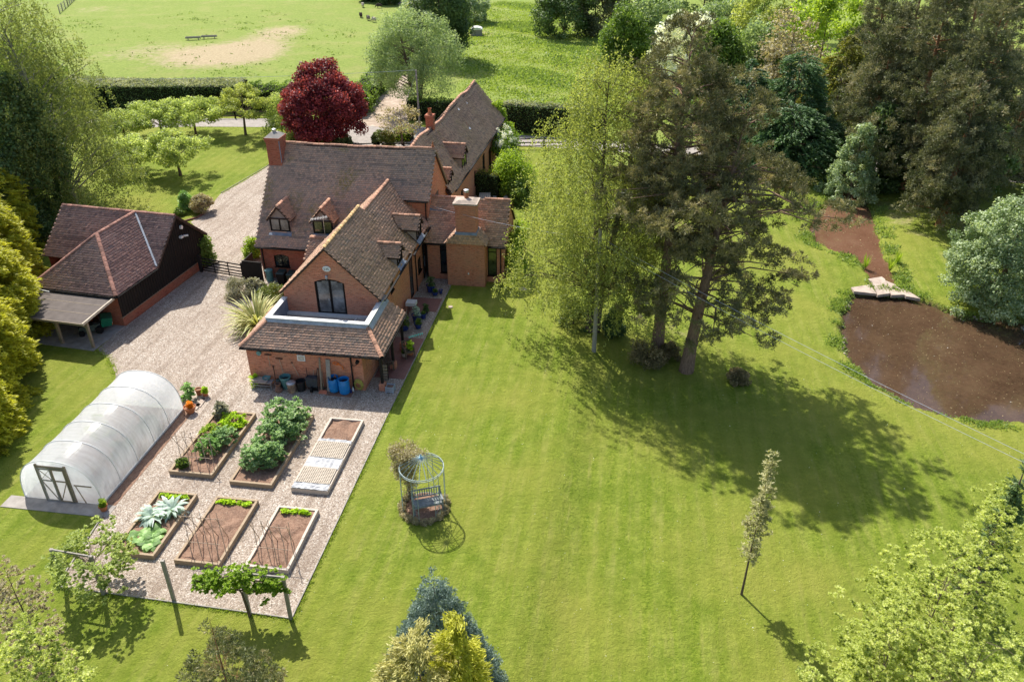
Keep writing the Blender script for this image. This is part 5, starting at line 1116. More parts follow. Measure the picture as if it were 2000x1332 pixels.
x, y = G(631, 768); mb = MB(); mb.hexa([(-.22, -.09, 0), (.22, -.09, 0), (.2, .12, .0), (-.2, .12, .0), (-.24, -.1, .03), (.24, -.1, .03), (.2, .12, .12), (-.2, .12, .12)]); solo(mb, 'broom_head', M['orange_dull'], 'dull orange broom head lying on the gravel by the wall', 'broom head', (*to_uv(x, y, HA), .012), HA)
mb = MB()
for k in range(3): mb.tube([(-14.75 + .14 * math.cos(a) + .05 * k, 35.44, 1.72 + .09 * math.sin(a) - .02 * k) for a in np.linspace(0, 6.28, 12)], .014, 4)
mb.tube([(-14.6, 35.43, 1.7), (-14.35, 35.43, 1.55), (-14.3, 35.43, 1.35)], .03, 5); mb.v = [(a + 14.75, b - 35.44, c - 1.7) for a, b, c in mb.v]; solo(mb, 'coiled_cable', M['orange'], 'bright orange coiled cable hung on the brick wall by the drainpipe', 'cable', (-14.75, 35.44, 1.7), HA)
x, y = G(701, 766); mb = MB()
for k in range(6): mb.tube([((.26 - .02 * k) * math.cos(a) + random.uniform(-.01, .01), .12 - .06 * math.sin(a) - .02 * k, .42 + (.40 - .035 * k) * math.sin(a)) for a in np.linspace(0, 6.28, 18)], .016, 5)
solo(mb, 'garden_hose', M['hose'], 'coiled yellow green garden hose hung at the wall corner', 'hose', (*to_uv(x, y, HA), .012), HA)
for i, (px, m, lab) in enumerate((((690, 765), 'white', 'small white plastic bottle standing next to the right blue barrel'), ((686, 768), 'blueglaze', 'small dark blue bottle on the ground next to the right blue barrel'))):
    x, y = G(*px); mb = MB(); mb.lathe([(0, 0), (.055, 0), (.055, .2), (.02, .26), (.02, .31), (0, .31)], (0, 0, 0), 10); solo(mb, 'bottle', M[m], lab, 'bottle', (x, y, .012))
# veranda corner: log rack, crate planter, pots
x, y = G(752, 742); t = local('log_rack', 'narrow rack of split logs beside the veranda post', 'log rack', (*to_uv(x, y, HA), .012), HA)
for i in range(5):
    mb = MB(); mb.tube([(-.17, 0, .12 + i * .2), (.17, .02, .12 + i * .2)], .075, 8); part(mb, 'log', M['oak'], t)
for s in (-1, 1): mb = MB(); mb.bar((s * .2, 0, 0), (s * .2, .1, 1.1), .035); part(mb, 'rack_side', M['blackwood'], t)
x, y = G(763, 764); t = local('crate_planter', 'grey latticed square planter on the gravel at the patio corner', 'planter', (*to_uv(x, y, HA), .012), HA)
for s in ((-.2, -.2), (.2, -.2), (-.2, .2), (.2, .2)): mb = MB(); mb.box(s[0] - .03, s[1] - .03, 0, s[0] + .03, s[1] + .03, .38); part(mb, 'corner_post', M['lead_pale'], t)
for z in (.04, .16, .28): 
    for q in ((-.2, -.205, .2, -.19), (-.2, .19, .2, .205), (-.205, -.2, -.19, .2), (.19, -.2, .205, .2)): mb = MB(); mb.box(q[0], q[1], z, q[2], q[3], z + .08); part(mb, 'slat', M['lead_pale'], t)
mb = MB(); mb.box(-.19, -.19, .02, .19, .19, .3); part(mb, 'compost', M['soil'], t)
POTS = []
for lab, px, a, b, h, m in (('large wide blue glazed bowl of foliage nearest the house wall', (790, 644), .24, .36, .42, 'blueglaze'), ('squat blue glazed pot in front of the taller blue one', (817, 641), .17, .24, .32, 'blueglaze'), ('tall blue glazed pot with spiky pale leaves', (814, 627), .24, .3, .45, 'blueglaze'), ('round blue glazed pot near the paved step', (827, 622), .15, .2, .34, 'blueglaze'),
        ('dark pot of round leaves beside the paved step', (832, 613), .14, .19, .3, 'black'), ('largest blue glazed pot in the corner by the garden room', (842, 570), .24, .3, .5, 'blueglaze'), ('low dark blue pot in front of the corner pot', (850, 577), .16, .22, .26, 'blueglaze'), ('small round blue jar standing alone on the gravel', (861, 574), .09, .13, .28, 'blueglaze'),
        ('terracotta pot of bright herbs on the patio between bench and armchair', (802, 693), .17, .24, .42, 'terra'), ('small pale pot on the patio close to the bench', (789, 697), .1, .14, .26, 'slab'),
        ('large red terracotta pot with orange flowers at the tunnel corner', (373, 806), .19, .3, .38, 'terra'), ('tall terracotta pot on the slabs behind the tunnel', (390, 772), .13, .17, .4, 'terra'), ('small terracotta pot of lime foliage on the slabs', (402, 774), .12, .16, .28, 'terra'), ('terracotta pot with green leaves beside the tunnel door', (204, 997), .13, .18, .28, 'terra')):
    POTS.append((lab, pot(lab, px, a, b, h, m, z=.035)))
x, y = G(805, 612); t = local('brick_stand', 'white ceramic sink on a dark wooden stand against the house wall', 'sink stand', (*to_uv(x, y, HA), .03), HA)
for s in ((-.2, -.2), (.2, -.2), (-.2, .2), (.2, .2)): mb = MB(); mb.box(s[0] - .04, s[1] - .04, 0, s[0] + .04, s[1] + .04, .62); part(mb, 'leg', M['terra_dark'], t)
mb = MB(); mb.box(-.32, -.27, .62, .32, .27, .68); mb.box(-.32, -.27, .68, -.26, .27, .86); mb.box(.26, -.27, .68, .32, .27, .86); mb.box(-.26, -.27, .68, .26, -.21, .86); mb.box(-.26, .21, .68, .26, .27, .86); mb.box(-.25, -.2, .68, .25, .2, .82); part(mb, 'sink', M['white'], t)
# turquoise bunting on a thin line
p = at_depth(797, 658, G(800, 690)[1]); q = at_depth(826, 650, G(800, 690)[1] + .1); t = thing('bunting', 'little turquoise bunting strung above the patio edge', 'bunting', (p[0], p[1], p[2])); mb = MB(); mb.tube([p, q], .006, 4); part(mb, 'string', M['turq'], t)
for i in range(8):
    a = Vector(p).lerp(Vector(q), (i + .3) / 8); b = Vector(p).lerp(Vector(q), (i + .85) / 8); mb = MB(); m_ = (a + b) / 2; mb.hexa([a, b, b + Vector((0, .01, 0)), a + Vector((0, .01, 0)), m_ + Vector((-.02, 0, -.12)), m_ + Vector((.02, 0, -.12)), m_ + Vector((.02, .01, -.12)), m_ + Vector((-.02, .01, -.12))]); part(mb, 'flag', M['turq'], t)
# slabs behind the tunnel
for i, (px, w_, l_) in enumerate((((380, 795), .5, .55), ((393, 787), .3, .8), ((392, 776), .7, .5))):
    x, y = G(*px); mb = MB(); mb.box(-w_ / 2, -l_ / 2, 0, w_ / 2, l_ / 2, .045); o = solo(mb, 'paving_slab', M['slab'], 'x', 'x', (*to_uv(x, y, HA), .013), HA, rz=random.uniform(-.08, .08)); o['kind'] = 'structure'; del o['category']; del o['label']
# mower under the lean-to
x, y = G(211, 643); t = local('ride_on_mower', 'green ride on mower with a grass box parked under the lean-to roof', 'mower', (x, y, .056), 0, rz=R(208))
mb = MB(); mb.hexa([(-.3, -.42, .35), (.3, -.42, .35), (.3, .42, .35), (-.3, .42, .35), (-.42, -.45, .85), (.22, -.45, .95), (.22, .45, .95), (-.42, .45, .85)]); part(mb, 'grass_box', M['green_paint'], t)
mb = MB(); mb.box(-.345, -.4, .5, -.33, .4, .53); mb.v = [(a - .02, b, c) for a, b, c in mb.v]; part(mb, 'pale_stripe', M['white'], t)
mb = MB(); mb.box(-.36, -.28, .33, -.33, .28, .43); part(mb, 'orange_plate', M['orange'], t)
mb = MB(); mb.hexa([(.35, -.4, .2), (1.6, -.3, .2), (1.6, .3, .2), (.35, .4, .2), (.35, -.3, .6), (1.55, -.24, .55), (1.55, .24, .55), (.35, .3, .6)]); part(mb, 'bonnet', M['darkgreen'], t)
mb = MB(); mb.hexa([(.3, -.2, .6), (.7, -.2, .6), (.7, .2, .6), (.3, .2, .6), (.3, -.2, .66), (.7, -.2, .68), (.7, .2, .68), (.3, .2, .66)]); mb.box(.27, -.2, .6, .33, .2, 1.0); part(mb, 'seat', M['black'], t)
for a, b, r in ((.45, .45, .24), (.45, -.45, .24), (1.45, .38, .18), (1.45, -.38, .18)): mb = MB(); mb.tube([(a, b - .08, r), (a, b + .08, r)], r, 14); part(mb, 'wheel', M['rubber'], t)
# dark car in the open garage bay
x, y = rot_xy(-41.3, 43.0, GA); t = local('parked_car', 'dark blue car parked under the left end of the garage roof', 'car', (x, y, .06), 0, rz=-GA + R(90))
cp_ = simple('car_paint', (.01, .016, .026), .2, .6)
mb = MB(); prof = [(-2.05, .3), (-2.1, .75), (-1.2, .92), (-.7, 1.38), (.8, 1.42), (1.6, .98), (2.05, .9), (2.1, .32)]
for s in (-1, 1): mb.face([(a, s * .84, b) for a, b in (prof if s < 0 else prof[::-1])])
for a, b in zip(prof, prof[1:] + prof[:1]): mb.face([(a[0], -.84, a[1]), (a[0], .84, a[1]), (b[0], .84, b[1]), (b[0], -.84, b[1])][::-1])
part(mb, 'body', cp_, t); mb = MB(); mb.face([(-1.17, -.72, .95), (-1.17, .72, .95), (-.73, .64, 1.38), (-.73, -.64, 1.38)]); mb.v = [(a - .02, b, c + .01) for a, b, c in mb.v]; part(mb, 'windscreen', M['glass'], t)
for a in (-1.35, 1.35):
    for s in (-1, 1): mb = MB(); mb.tube([(a, s * .8 - .1, .33), (a, s * .8 + .08, .33)], .33, 16); part(mb, 'wheel', M['rubber'], t)
# picnic table and planters behind the garden room
x, y = G(946, 392, .7); t = local('picnic_table', 'pale slatted wooden picnic table behind the garden room roof', 'table', (*to_uv(x, y + .6, HA), 0), HA, rz=R(8))
for i in range(6): mb = MB(); mb.box(-.48 + i * .165, -1.2, .72, -.48 + i * .165 + .145, 1.2, .76); part(mb, 'table_plank', M['sheep_g'] if 0 else M['palewood'], t)
for s in (-1, 1): mb = MB(); mb.box(s * .85 - .16, -1.2, .42, s * .85 + .16, 1.2, .46); part(mb, 'bench_seat', M['palewood'], t)
for s in (-1, 1):
    for q in (-1, 1): mb = MB(); mb.bar((q * .35, s * .9, .72), (q * .8, s * .9, 0), .08); part(mb, 'leg', M['palewood'], t)
for i, (px, lab) in enumerate((((986, 394), 'upright pale timber bench end right of the picnic table'),)):
    x, y = G(*px, .5); mb = MB(); mb.box(-.12, -.9, 0, .12, .9, .5); mb.box(-.18, -.95, .5, .18, .95, .55); solo(mb, 'low_bench', M['palewood'], lab, 'bench', (*to_uv(x, y + .5, HA), 0), HA)
for lab, px in (('round pale manhole cover in the lawn by the garden room', (1022, 565)), ('small pinkish drain cover at the lawn edge by the patio', (880, 600))):
    x, y = G(*px); mb = MB(); mb.lathe([(.28 if px[0] > 1000 else .16, 0), (.27 if px[0] > 1000 else .15, .05), (0, .05)], (0, 0, 0), 16); solo(mb, 'drain_cover', M['slab'], lab, 'drain cover', (x, y, .0))
# low kerb of bricks at the upper drive
t = thing('brick_kerb', 'short curved brick kerb where the upper drive meets the grass by the garage', 'kerb', (*G(376, 430), 0))
cur = [G(352, 436), G(368, 431), G(384, 427), G(396, 420), G(398, 414)]
for a, b in zip(cur, cur[1:]):
    n = 4
    for i in range(n): p = [a[k] + (b[k] - a[k]) * i / n for k in (0, 1)]; q = [a[k] + (b[k] - a[k]) * (i + .93) / n for k in (0, 1)]; mb = MB(); mb.bar((*p, .06), (*q, .06), .12, .14); part(mb, 'brick', M['terra_dark'], t)
# stone weir slab
t = thing('stone_weir', 'broken pale stone slabs laid across the outfall between the two ponds', 'stone weir', (*G(1722, 568, -.5), -.5))
for pts in (((1662, 562), (1700, 556), (1712, 574), (1668, 570)), ((1702, 550), (1728, 545), (1738, 574), (1714, 577)), ((1730, 548), (1748, 556), (1766, 576), (1741, 577)), ((1746, 560), (1770, 566), (1798, 584), (1770, 579)), ((1695, 545), (1722, 540), (1728, 545), (1701, 549))):
    c = [G(*p, z=-.42) for p in pts]; mb = MB(); dz = random.uniform(-.03, .03); mb.hexa([(a, b, -.6 + dz) for a, b in c] + [(a, b, -.4 + dz + random.uniform(-.02, .02)) for a, b in c]); part(mb, 'stone', M['slab'], t)

# patterned rug on the roof terrace
t_ = NT('rug_pattern'); v_ = t_.coord('Object', (7, 7, 7)); wv_ = t_.n('ShaderNodeTexWave', wave_type='RINGS'); wv_.inputs['Scale'].default_value = .9; wv_.inputs['Distortion'].default_value = 6; t_.l(v_, wv_.inputs['Vector'])
rugm = t_.fin(t_.ramp(wv_.outputs['Fac'], [(.4, (.12, .17, .26, 1)), (.55, (.62, .64, .66, 1))]), .9, .1)
mb = MB(); mb.box(-1.3, -.75, 0, 1.3, .75, .015); solo(mb, 'outdoor_rug', rugm, 'blue and white patterned rug on the roof terrace floor', 'rug', (-15.6, 38.1, 2.446), HA)
mb = MB(); mb.box(-.5, -.3, 0, .5, .3, .06); mb.box(-.5, -.3, .06, -.44, .3, .3); solo(mb, 'low_table', M['coping'], 'small white low slab table in the right corner of the roof terrace', 'table', (-14.0, 38.6, 2.446), HA)

# ------------------------------------------------------------------ vegetation kit
RG = np.random.default_rng(11)
def unit(v): return v / (np.linalg.norm(v, axis=1, keepdims=True) + 1e-9)
def leaf_mesh(name, c, a, b, rnd, mat):
    """diamond leaves: centre c, half length a, half width b"""
    n = len(c); v = np.stack([c - a, c + b * 1.0 - a * .1, c + a, c - b * 1.0 - a * .1], 1).reshape(-1, 3); q = np.arange(n * 4).reshape(n, 4)
    me = bpy.data.meshes.new(name); np_mesh(me, v, q); me.materials.append(mat)
    at = me.attributes.new('rnd', 'FLOAT', 'FACE'); at.data.foreach_set('value', np.clip(rnd, 0, 1).astype(np.float32)); return me
def rand_dirs(n, up=0.0, out=None, ko=0.0):
    d = RG.normal(size=(n, 3)); d = unit(d); d[:, 2] += up
    if out is not None: d = d + out * ko
    return unit(d)
def leaves(cl, n_per, L, W, kind='round', col=None, squash=.75, out_c=None):
    """cl: (N, 4) clump centres and radii -> centres, half axes, colour factor"""
    N = len(cl); k = np.maximum(1, (n_per * (cl[:, 3] / cl[:, 3].mean()) ** 1.6).astype(int)); idx = np.repeat(np.arange(N), k); n = len(idx); C0 = cl[idx, :3]; r = cl[idx, 3:4]
    cr = RG.random(N) if col is None else col
    if kind == 'weep':
        t = RG.random(n) ** .8; sid = RG.integers(0, 9, n); rs = np.random.default_rng(5).normal(size=(N * 9, 3)); s = rs[idx * 9 + sid] * np.array([.75, .75, .5]); ln = (.55 + .5 * np.abs(rs[idx * 9 + sid, 2]))
        C = C0 + s * r; C[:, 2] -= (t * ln * r[:, 0] * 1.5); C[:, :2] += s[:, :2] * r * .35 * t[:, None]; C += RG.normal(size=(n, 3)) * .09
        a = RG.normal(size=(n, 3)) * .7; a[:, 2] -= .7; a = unit(a); w = unit(np.cross(a, RG.normal(size=(n, 3))))
        sh = cr[idx] * .4 + RG.random(n) * .6
    elif kind == 'pine':
        m = 9; tf = RG.normal(size=(N * m, 3)); tf = tf / np.linalg.norm(tf, axis=1, keepdims=True) * (RG.random((N * m, 1)) ** .4) * np.array([1, 1, .5]); j = idx * m + RG.integers(0, m, n)
        base = C0 + tf[j] * r; d = RG.normal(size=(n, 3)); d[:, 2] += .7; d = unit(d + tf[j] * .9); C = base + d * (r * .12 + L * .7) + RG.normal(size=(n, 3)) * r * .07; a = d; w = unit(np.cross(a, RG.normal(size=(n, 3))))
        tr = RG.random(N * m); sh = cr[idx] * .42 + tr[j] * .42 + RG.random(n) * .2
    elif kind == 'spray':
        m = 6; tf = RG.normal(size=(N * m, 3)); tf = tf / np.linalg.norm(tf, axis=1, keepdims=True) * np.array([1, 1, .7]); j = idx * m + RG.integers(0, m, n)
        o = out_c[idx] if out_c is not None else np.zeros((n, 3)); d = unit(o * 1.3 + RG.normal(size=(n, 3)) * .5 + np.array([0, 0, .12])); u = RG.random((n, 1))
        C = C0 + tf[j] * r * .6 + o * r * (u * 1.5 - .5); C[:, 2] -= (u[:, 0] ** 2) * r[:, 0] * .35; C += RG.normal(size=(n, 3)) * .05
        a = d; w = unit(np.cross(a, RG.normal(size=(n, 3)) * .6 + np.array([0, 0, 1.0]))); sh = cr[idx] * .3 + u[:, 0] * .35 + RG.random(n) * .35
    elif kind == 'tuft':
        m = 5; tf = RG.normal(size=(N * m, 3)); tf = tf / np.linalg.norm(tf, axis=1, keepdims=True) * (RG.random((N * m, 1)) ** .5); tf[:, 2] = tf[:, 2] * .6 + .1; j = idx * m + RG.integers(0, m, n)
        d = RG.normal(size=(n, 3)); d[:, 2] = np.abs(d[:, 2]) * .5; d = unit(d); C = C0 + tf[j] * r + d * L * .8; a = d; w = unit(np.cross(a, np.array([[0, 0, 1.0]]) + RG.normal(size=(n, 3)) * .4)); sh = cr[idx] * .4 + RG.random(n) * .6
    else:
        g = RG.normal(size=(n, 3)); g = g / np.linalg.norm(g, axis=1, keepdims=True) * (RG.random((n, 1)) ** .45); C = C0 + g * r * np.array([1, 1, squash]); nr = unit(RG.normal(size=(n, 3)) + g * .8 + np.array([0, 0, .6])); a = unit(np.cross(nr, RG.normal(size=(n, 3)))); w = np.cross(nr, a)
        sh = cr[idx] * .45 + RG.random(n) * .55
    s = (.75 + .5 * RG.random((n, 1))); return C, a * L * s, w * W * s, sh
def crown_pts(n, h0, h1, prof, lump=.25, shell=.45, seed=0, flat=1.0):
    """clump centres inside a crown of height h0..h1 and radius profile prof(t)"""
    g = np.random.default_rng(seed); out = []
    ph = g.random(4) * 6.28; zs = g.random(n * 6); keep = g.random(n * 6)
    R_ = np.array([prof(t) for t in zs]); k = keep < (R_ / R_.max()) ** 1.3; zs = zs[k][:n]; R_ = R_[k][:n]; m = len(zs)
    th = g.random(m) * 6.283; rr = R_ * np.sqrt(shell + (1 - shell) * g.random(m)) * (1 + lump * (np.sin(th * 3 + ph[0] + zs * 5) * .5 + np.sin(th * 5 + zs * 9 + ph[1]) * .5))
    return np.stack([rr * np.cos(th), rr * np.sin(th), h0 + (h1 - h0) * zs], 1)
def limbs(mb, cl, trunk, h0, h1, r0, n=60, droop=.35, seed=0):
    g = random.Random(seed); ids = list(range(len(cl))); g.shuffle(ids)
    T = [Vector(p) for p in trunk]
    def on(z):
        z = max(T[0].z, min(T[-1].z, z))
        for a, b in zip(T, T[1:]):
            if z <= b.z: return a.lerp(b, (z - a.z) / max(1e-6, b.z - a.z))
        return T[-1]
    for i in ids[:n]:
        c = Vector(cl[i, :3]); d = math.hypot(c.x, c.y); s = on(max(h0 * .8, c.z - d * droop - g.random() * .4)); m = s.lerp(c, .5) + Vector((g.uniform(-.1, .1), g.uniform(-.1, .1), .08)) * d; k = r0 * (.07 + .17 * d / (1 + d)) * g.uniform(.6, 1.1)
        mb.tube([s, m, c], [k, k * .6, k * .22], 4, cap=False)
def tree(name, lab, cat, x, y, H, R_, mat, kind='round', n_cl=90, per=260, L=.10, W=.05, cr=.9, h0=.25, prof=None, trunk_r=.16, bark='bark', lean=(0, 0), squash=.75, lump=.25, shell=.4, seed=1, group=None, limb_n=60, extra=None, droop=.35, stems=None, z=None, col_h=0.0):
    if z is None: z = float(ground_z(x, y))
    prof = prof or (lambda t: math.sqrt(max(.02, 1 - (2 * t - .85) ** 2 / 1.35)))
    P = crown_pts(n_cl, H * h0, H * .97, lambda t: prof(t) * R_, lump, shell, seed); P[:, 0] += lean[0] * P[:, 2] / H; P[:, 1] += lean[1] * P[:, 2] / H
    g = np.random.default_rng(seed + 50); rad = cr * (.7 + .6 * g.random(len(P))); cl = np.concatenate([P, rad[:, None]], 1)
    if extra is not None: cl = np.concatenate([cl, extra])
    o = unit(cl[:, :3] * np.array([1, 1, 0]) + np.array([0, 0, 1e-3])); col = g.random(len(cl)) * (1 - col_h) + col_h * (cl[:, 2] / H)
    C, a, b, sh = leaves(cl, per, L, W, kind, col, squash, o)
    t = thing(name, lab, cat, (x, y, z), 0, group)
    me = leaf_mesh('crown', C, a, b, sh, M[mat]); c_ = bpy.data.objects.new('crown', me); COL.objects.link(c_); c_.parent = t; BASE[c_.name] = BASE[t.name]
    mb = MB(); gg = random.Random(seed); stems = stems or [((0, 0), lean)]
    for (sx_, sy_), (lx, ly) in stems:
        T = [(sx_ + lx * k ** 1.3 + gg.uniform(-.04, .04) * H * .12 * k, sy_ + ly * k ** 1.3 + gg.uniform(-.04, .04) * H * .12 * k, H * .9 * k) for k in (0, .12, .25, .4, .55, .7, .85, 1)]; T[0] = (sx_, sy_, -.25)
        mb.tube(T, [trunk_r * q for q in (1.25, .95, .85, .7, .55, .38, .2, .05)], 8, cap=False); limbs(mb, cl, T, H * h0, H, trunk_r, limb_n // len(stems), droop, seed)
    tm_ = mb.mesh('trunk', M[bark], uv=False, smooth=True); to = bpy.data.objects.new('trunk', tm_); COL.objects.link(to); to.parent = t
    return t
def cone(t): return max(.03, (1 - t) ** .85)
def tallc(t): return max(.05, (1 - t ** 2.2) ** .6 * (.75 + .25 * math.sin(min(1, t * 3) * 1.5)))
L_ = lambda name, *a, **k: M.__setitem__(name, mat_leaf(name, *a, **k))
L_('lf_birch', (.095, .12, .03), (.205, .23, .06), (.33, .345, .115), trans=.4)
L_('lf_birch_l', (.07, .095, .028), (.15, .18, .05), (.24, .265, .09), trans=.35)
L_('lf_pine', (.035, .045, .018), (.125, .12, .055), (.37, .31, .165), trans=.12, spec=.25)
L_('lf_pine_g', (.025, .036, .016), (.10, .108, .052), (.31, .27, .16), trans=.12, spec=.25)
L_('lf_gold', (.12, .13, .012), (.30, .30, .025), (.46, .44, .05), trans=.3)
L_('lf_yew', (.05, .06, .01), (.15, .15, .02), (.27, .26, .03), trans=.25)
L_('lf_cypress', (.022, .05, .018), (.06, .115, .04), (.15, .23, .085), trans=.15, spec=.4)
L_('lf_blue', (.05, .08, .075), (.13, .18, .16), (.25, .31, .28), trans=.12)
L_('lf_brown', (.06, .055, .025), (.15, .125, .055), (.30, .22, .12), trans=.15)
L_('lf_apple', (.12, .16, .04), (.27, .32, .10), (.48, .52, .24), trans=.4)
L_('lf_pear', (.07, .13, .015), (.20, .29, .03), (.34, .44, .07), trans=.4)
L_('lf_red', (.045, .009, .014), (.16, .026, .034), (.38, .08, .08), trans=.3, spec=.4)
L_('lf_willow', (.09, .13, .05), (.20, .26, .12), (.34, .40, .22), trans=.35)
L_('lf_grey', (.075, .115, .045), (.20, .26, .13), (.46, .51, .34), trans=.25, spec=.5)
L_('lf_dark', (.03, .05, .018), (.075, .12, .035), (.15, .20, .07), trans=.2)
L_('lf_mid', (.045, .08, .015), (.11, .17, .03), (.20, .27, .06), trans=.35)
L_('lf_bright', (.10, .16, .015), (.22, .30, .03), (.36, .44, .06), trans=.4)
L_('lf_yellowg', (.12, .15, .03), (.25, .28, .075), (.40, .42, .15), trans=.4)
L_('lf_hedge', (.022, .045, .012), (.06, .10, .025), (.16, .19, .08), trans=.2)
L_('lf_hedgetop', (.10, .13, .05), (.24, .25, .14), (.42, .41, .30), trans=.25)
L_('lf_box', (.05, .075, .012), (.12, .15, .03), (.24, .24, .06), trans=.2)
L_('lf_rose', (.06, .13, .03), (.17, .29, .08), (.40, .55, .24), trans=.3)
L_('lf_bean', (.07, .13, .045), (.21, .32, .13), (.50, .60, .38), trans=.3)
L_('lf_silver', (.16, .22, .18), (.33, .41, .35), (.60, .66, .58), trans=.2)
L_('lf_lush', (.14, .18, .035), (.38, .42, .12), (.60, .62, .30), trans=.4)
L_('lf_phormium', (.09, .12, .03), (.30, .30, .10), (.55, .50, .28), trans=.15)
L_('lf_white', (.45, .48, .38), (.70, .72, .62), (.85, .86, .8), trans=.3)
L_('lf_wisteria', (.38, .38, .44), (.55, .55, .62), (.7, .7, .76), trans=.3)
L_('lf_lime', (.16, .24, .01), (.30, .42, .02), (.45, .56, .05), trans=.35)
L_('lf_thuja', (.13, .125, .035), (.30, .28, .09), (.48, .45, .20), trans=.25)
L_('lf_dry', (.14, .12, .06), (.28, .24, .14), (.42, .37, .26), trans=.25)
L_('lf_orange', (.7, .2, .02), (.8, .3, .03), trans=.3)
L_('lf_heather', (.11, .11, .06), (.23, .22, .15), (.40, .38, .30), trans=.2)
L_('lf_grass', (.12, .18, .025), (.21, .27, .045), (.28, .33, .07), trans=.3)
L_('lf_nettle', (.08, .13, .03), (.16, .22, .05), (.25, .31, .09), trans=.3)
L_('lf_spruce', (.04, .055, .022), (.12, .13, .05), (.32, .26, .14), trans=.15)
L_('lf_gum', (.12, .13, .05), (.28, .27, .13), (.46, .43, .28), trans=.3)
M['bark'] = mat_bark('bark', (.16, .12, .09)); M['bark_pine'] = mat_bark('pine_bark', (.26, .17, .12)); M['bark_birch'] = mat_bark('birch_bark', (.30, .28, .25)); M['bark_red'] = mat_bark('red_pine_bark', (.34, .17, .09))

def td(px, py, Y, name, lab, cat, kind_kw, hw, **kw):
    """tree at distance Y whose top shows at pixel (px, py), half width hw pixels"""
    x, y, zt = at_depth(px, py, Y); z = float(ground_z(x, Y)); t = Y / sight(px, max(60, py + min(110, hw)))[1]; s = t / FOC * 1.0; k = dict(kind_kw); k.update(kw); return tree(name, lab, cat, x, Y, zt - z, hw * s * math.hypot(1, .0), **k)
ROUND = dict(kind='round', L=.15, W=.09, n_cl=80, per=180, cr=1.0)
# the two lawn pines
def pine_prof(t): return (.55 + .45 * math.sin(t * 9.0 + .6)) * max(.15, (1 - t) ** .45) if t < .97 else .15
PK = dict(kind='pine', mat='lf_pine', bark='bark_pine', L=.095, W=.021)
x, y, z = GG(1282, 692)
tree('scots_pine', 'tall brownish pine with a straight trunk, the taller left one of the lawn pair', 'pine tree', x, y, 20.3, 4.2, n_cl=320, per=310, cr=.62, h0=.40, trunk_r=.36, seed=21, lump=.35, shell=.25, limb_n=110, droop=.12, lean=(.1, .5), squash=.5, group='pine trees on the lawn', prof=lambda t: (.62 + .38 * math.sin(t * 2.4 + .3)) * max(.12, (1 - t) ** .42), **PK)
x, y, z = GG(1340, 724)
tree('scots_pine', 'leaning pine with widely spreading right hand limbs on the lawn', 'pine tree', x, y, 16.6, 5.9, n_cl=330, per=310, cr=.62, h0=.24, trunk_r=.38, seed=34, lump=.4, shell=.3, limb_n=120, droop=.05, lean=(1.6, .8), squash=.5, group='pine trees on the lawn', prof=lambda t: (1.0 if t < .6 else max(.15, 1 - (t - .6) * 2.1)) * (.7 + .3 * math.sin(t * 14)), **PK)
# lawn birch (two stems) with ivy
x, y, z = GG(1152, 645)
tree('weeping_birch', 'tall weeping birch with ivy on its stems beside the utility pole', 'birch tree', x, y, 17.6, 4.7, 'lf_birch', 'weep', n_cl=320, per=290, L=.062, W=.036, cr=.95, h0=.20, trunk_r=.26, bark='bark', stems=[((0, 0), (.3, .3)), ((.35, .1), (2.6, 1.0))], lean=(.5, .4), seed=5, lump=.32, shell=.25, limb_n=130, prof=lambda t: .95 if t < .42 else max(.2, .95 - (t - .42) * 1.15), droop=.9)
# left birch behind garage
x, y = G(146, 432)
tree('weeping_birch', 'big weeping birch standing behind the left end of the garage', 'birch tree', x - .4, y + 1.5, 18.2, 5.2, 'lf_birch_l', 'weep', n_cl=360, per=230, L=.075, W=.042, cr=.85, h0=.12, trunk_r=.34, bark='bark_birch', lean=(-1.5, -.4), seed=8, lump=.25, shell=.3, limb_n=90, prof=lambda t: (1.0 if t < .45 else max(.22, 1 - (t - .45) * 1.05)), droop=.9)
td(18, 75, 70, 'leafy_tree', 'mid green tree at the left edge behind the big birch', 'tree', dict(ROUND, mat='lf_mid'), 75, n_cl=120, seed=61)
td(-40, 120, 60, 'leafy_tree', 'dark tree cut off by the left edge beyond the garage', 'tree', dict(ROUND, mat='lf_dark'), 90, n_cl=120, seed=62, h0=.1)
def shrub(lab, px, py, w_, h_, mat, kind='round', per=200, n_cl=26, L=.08, W=.05, name='shrub', cat='shrub', cr=None, seed=None, group=None, xy=None, z=None, h0=.02, squash=.8, lump=.2, prof=None, shell=.3):
    """w_: radius, h_: height in metres, px/py the base"""
    x, y = (G(px, py) if xy is None else xy)
    if xy is None: x, y, _ = GG(px, py)
    seed = seed if seed is not None else int(px * 7 + py) % 997
    return tree(name, lab, cat, x, y, h_, max(.05, w_ - (cr or w_ * .35) * .6), mat, kind, n_cl=n_cl, per=per, L=L, W=W, cr=cr or w_ * .35, h0=h0 + (cr or w_ * .35) * .5 / h_ * .6, trunk_r=.05, seed=seed, group=group, limb_n=14, z=z, squash=squash, lump=lump, shell=shell, prof=prof or (lambda t: math.sqrt(max(.05, 1 - (t * 1.0) ** 2.4))))
shrub('dark laurel mass under the big birch behind the garage', 60, 470, 2.6, 2.6, 'lf_dark', n_cl=50, L=.10, W=.06); shrub('dark green shrub in the gap between the golden hedge and garage roof', 105, 440, 1.8, 2.2, 'lf_dark', n_cl=40, L=.1, W=.06)
shrub('pale leaved shrub at the foot of the trees on the far left', 40, 400, 2.6, 3.4, 'lf_mid', n_cl=50)
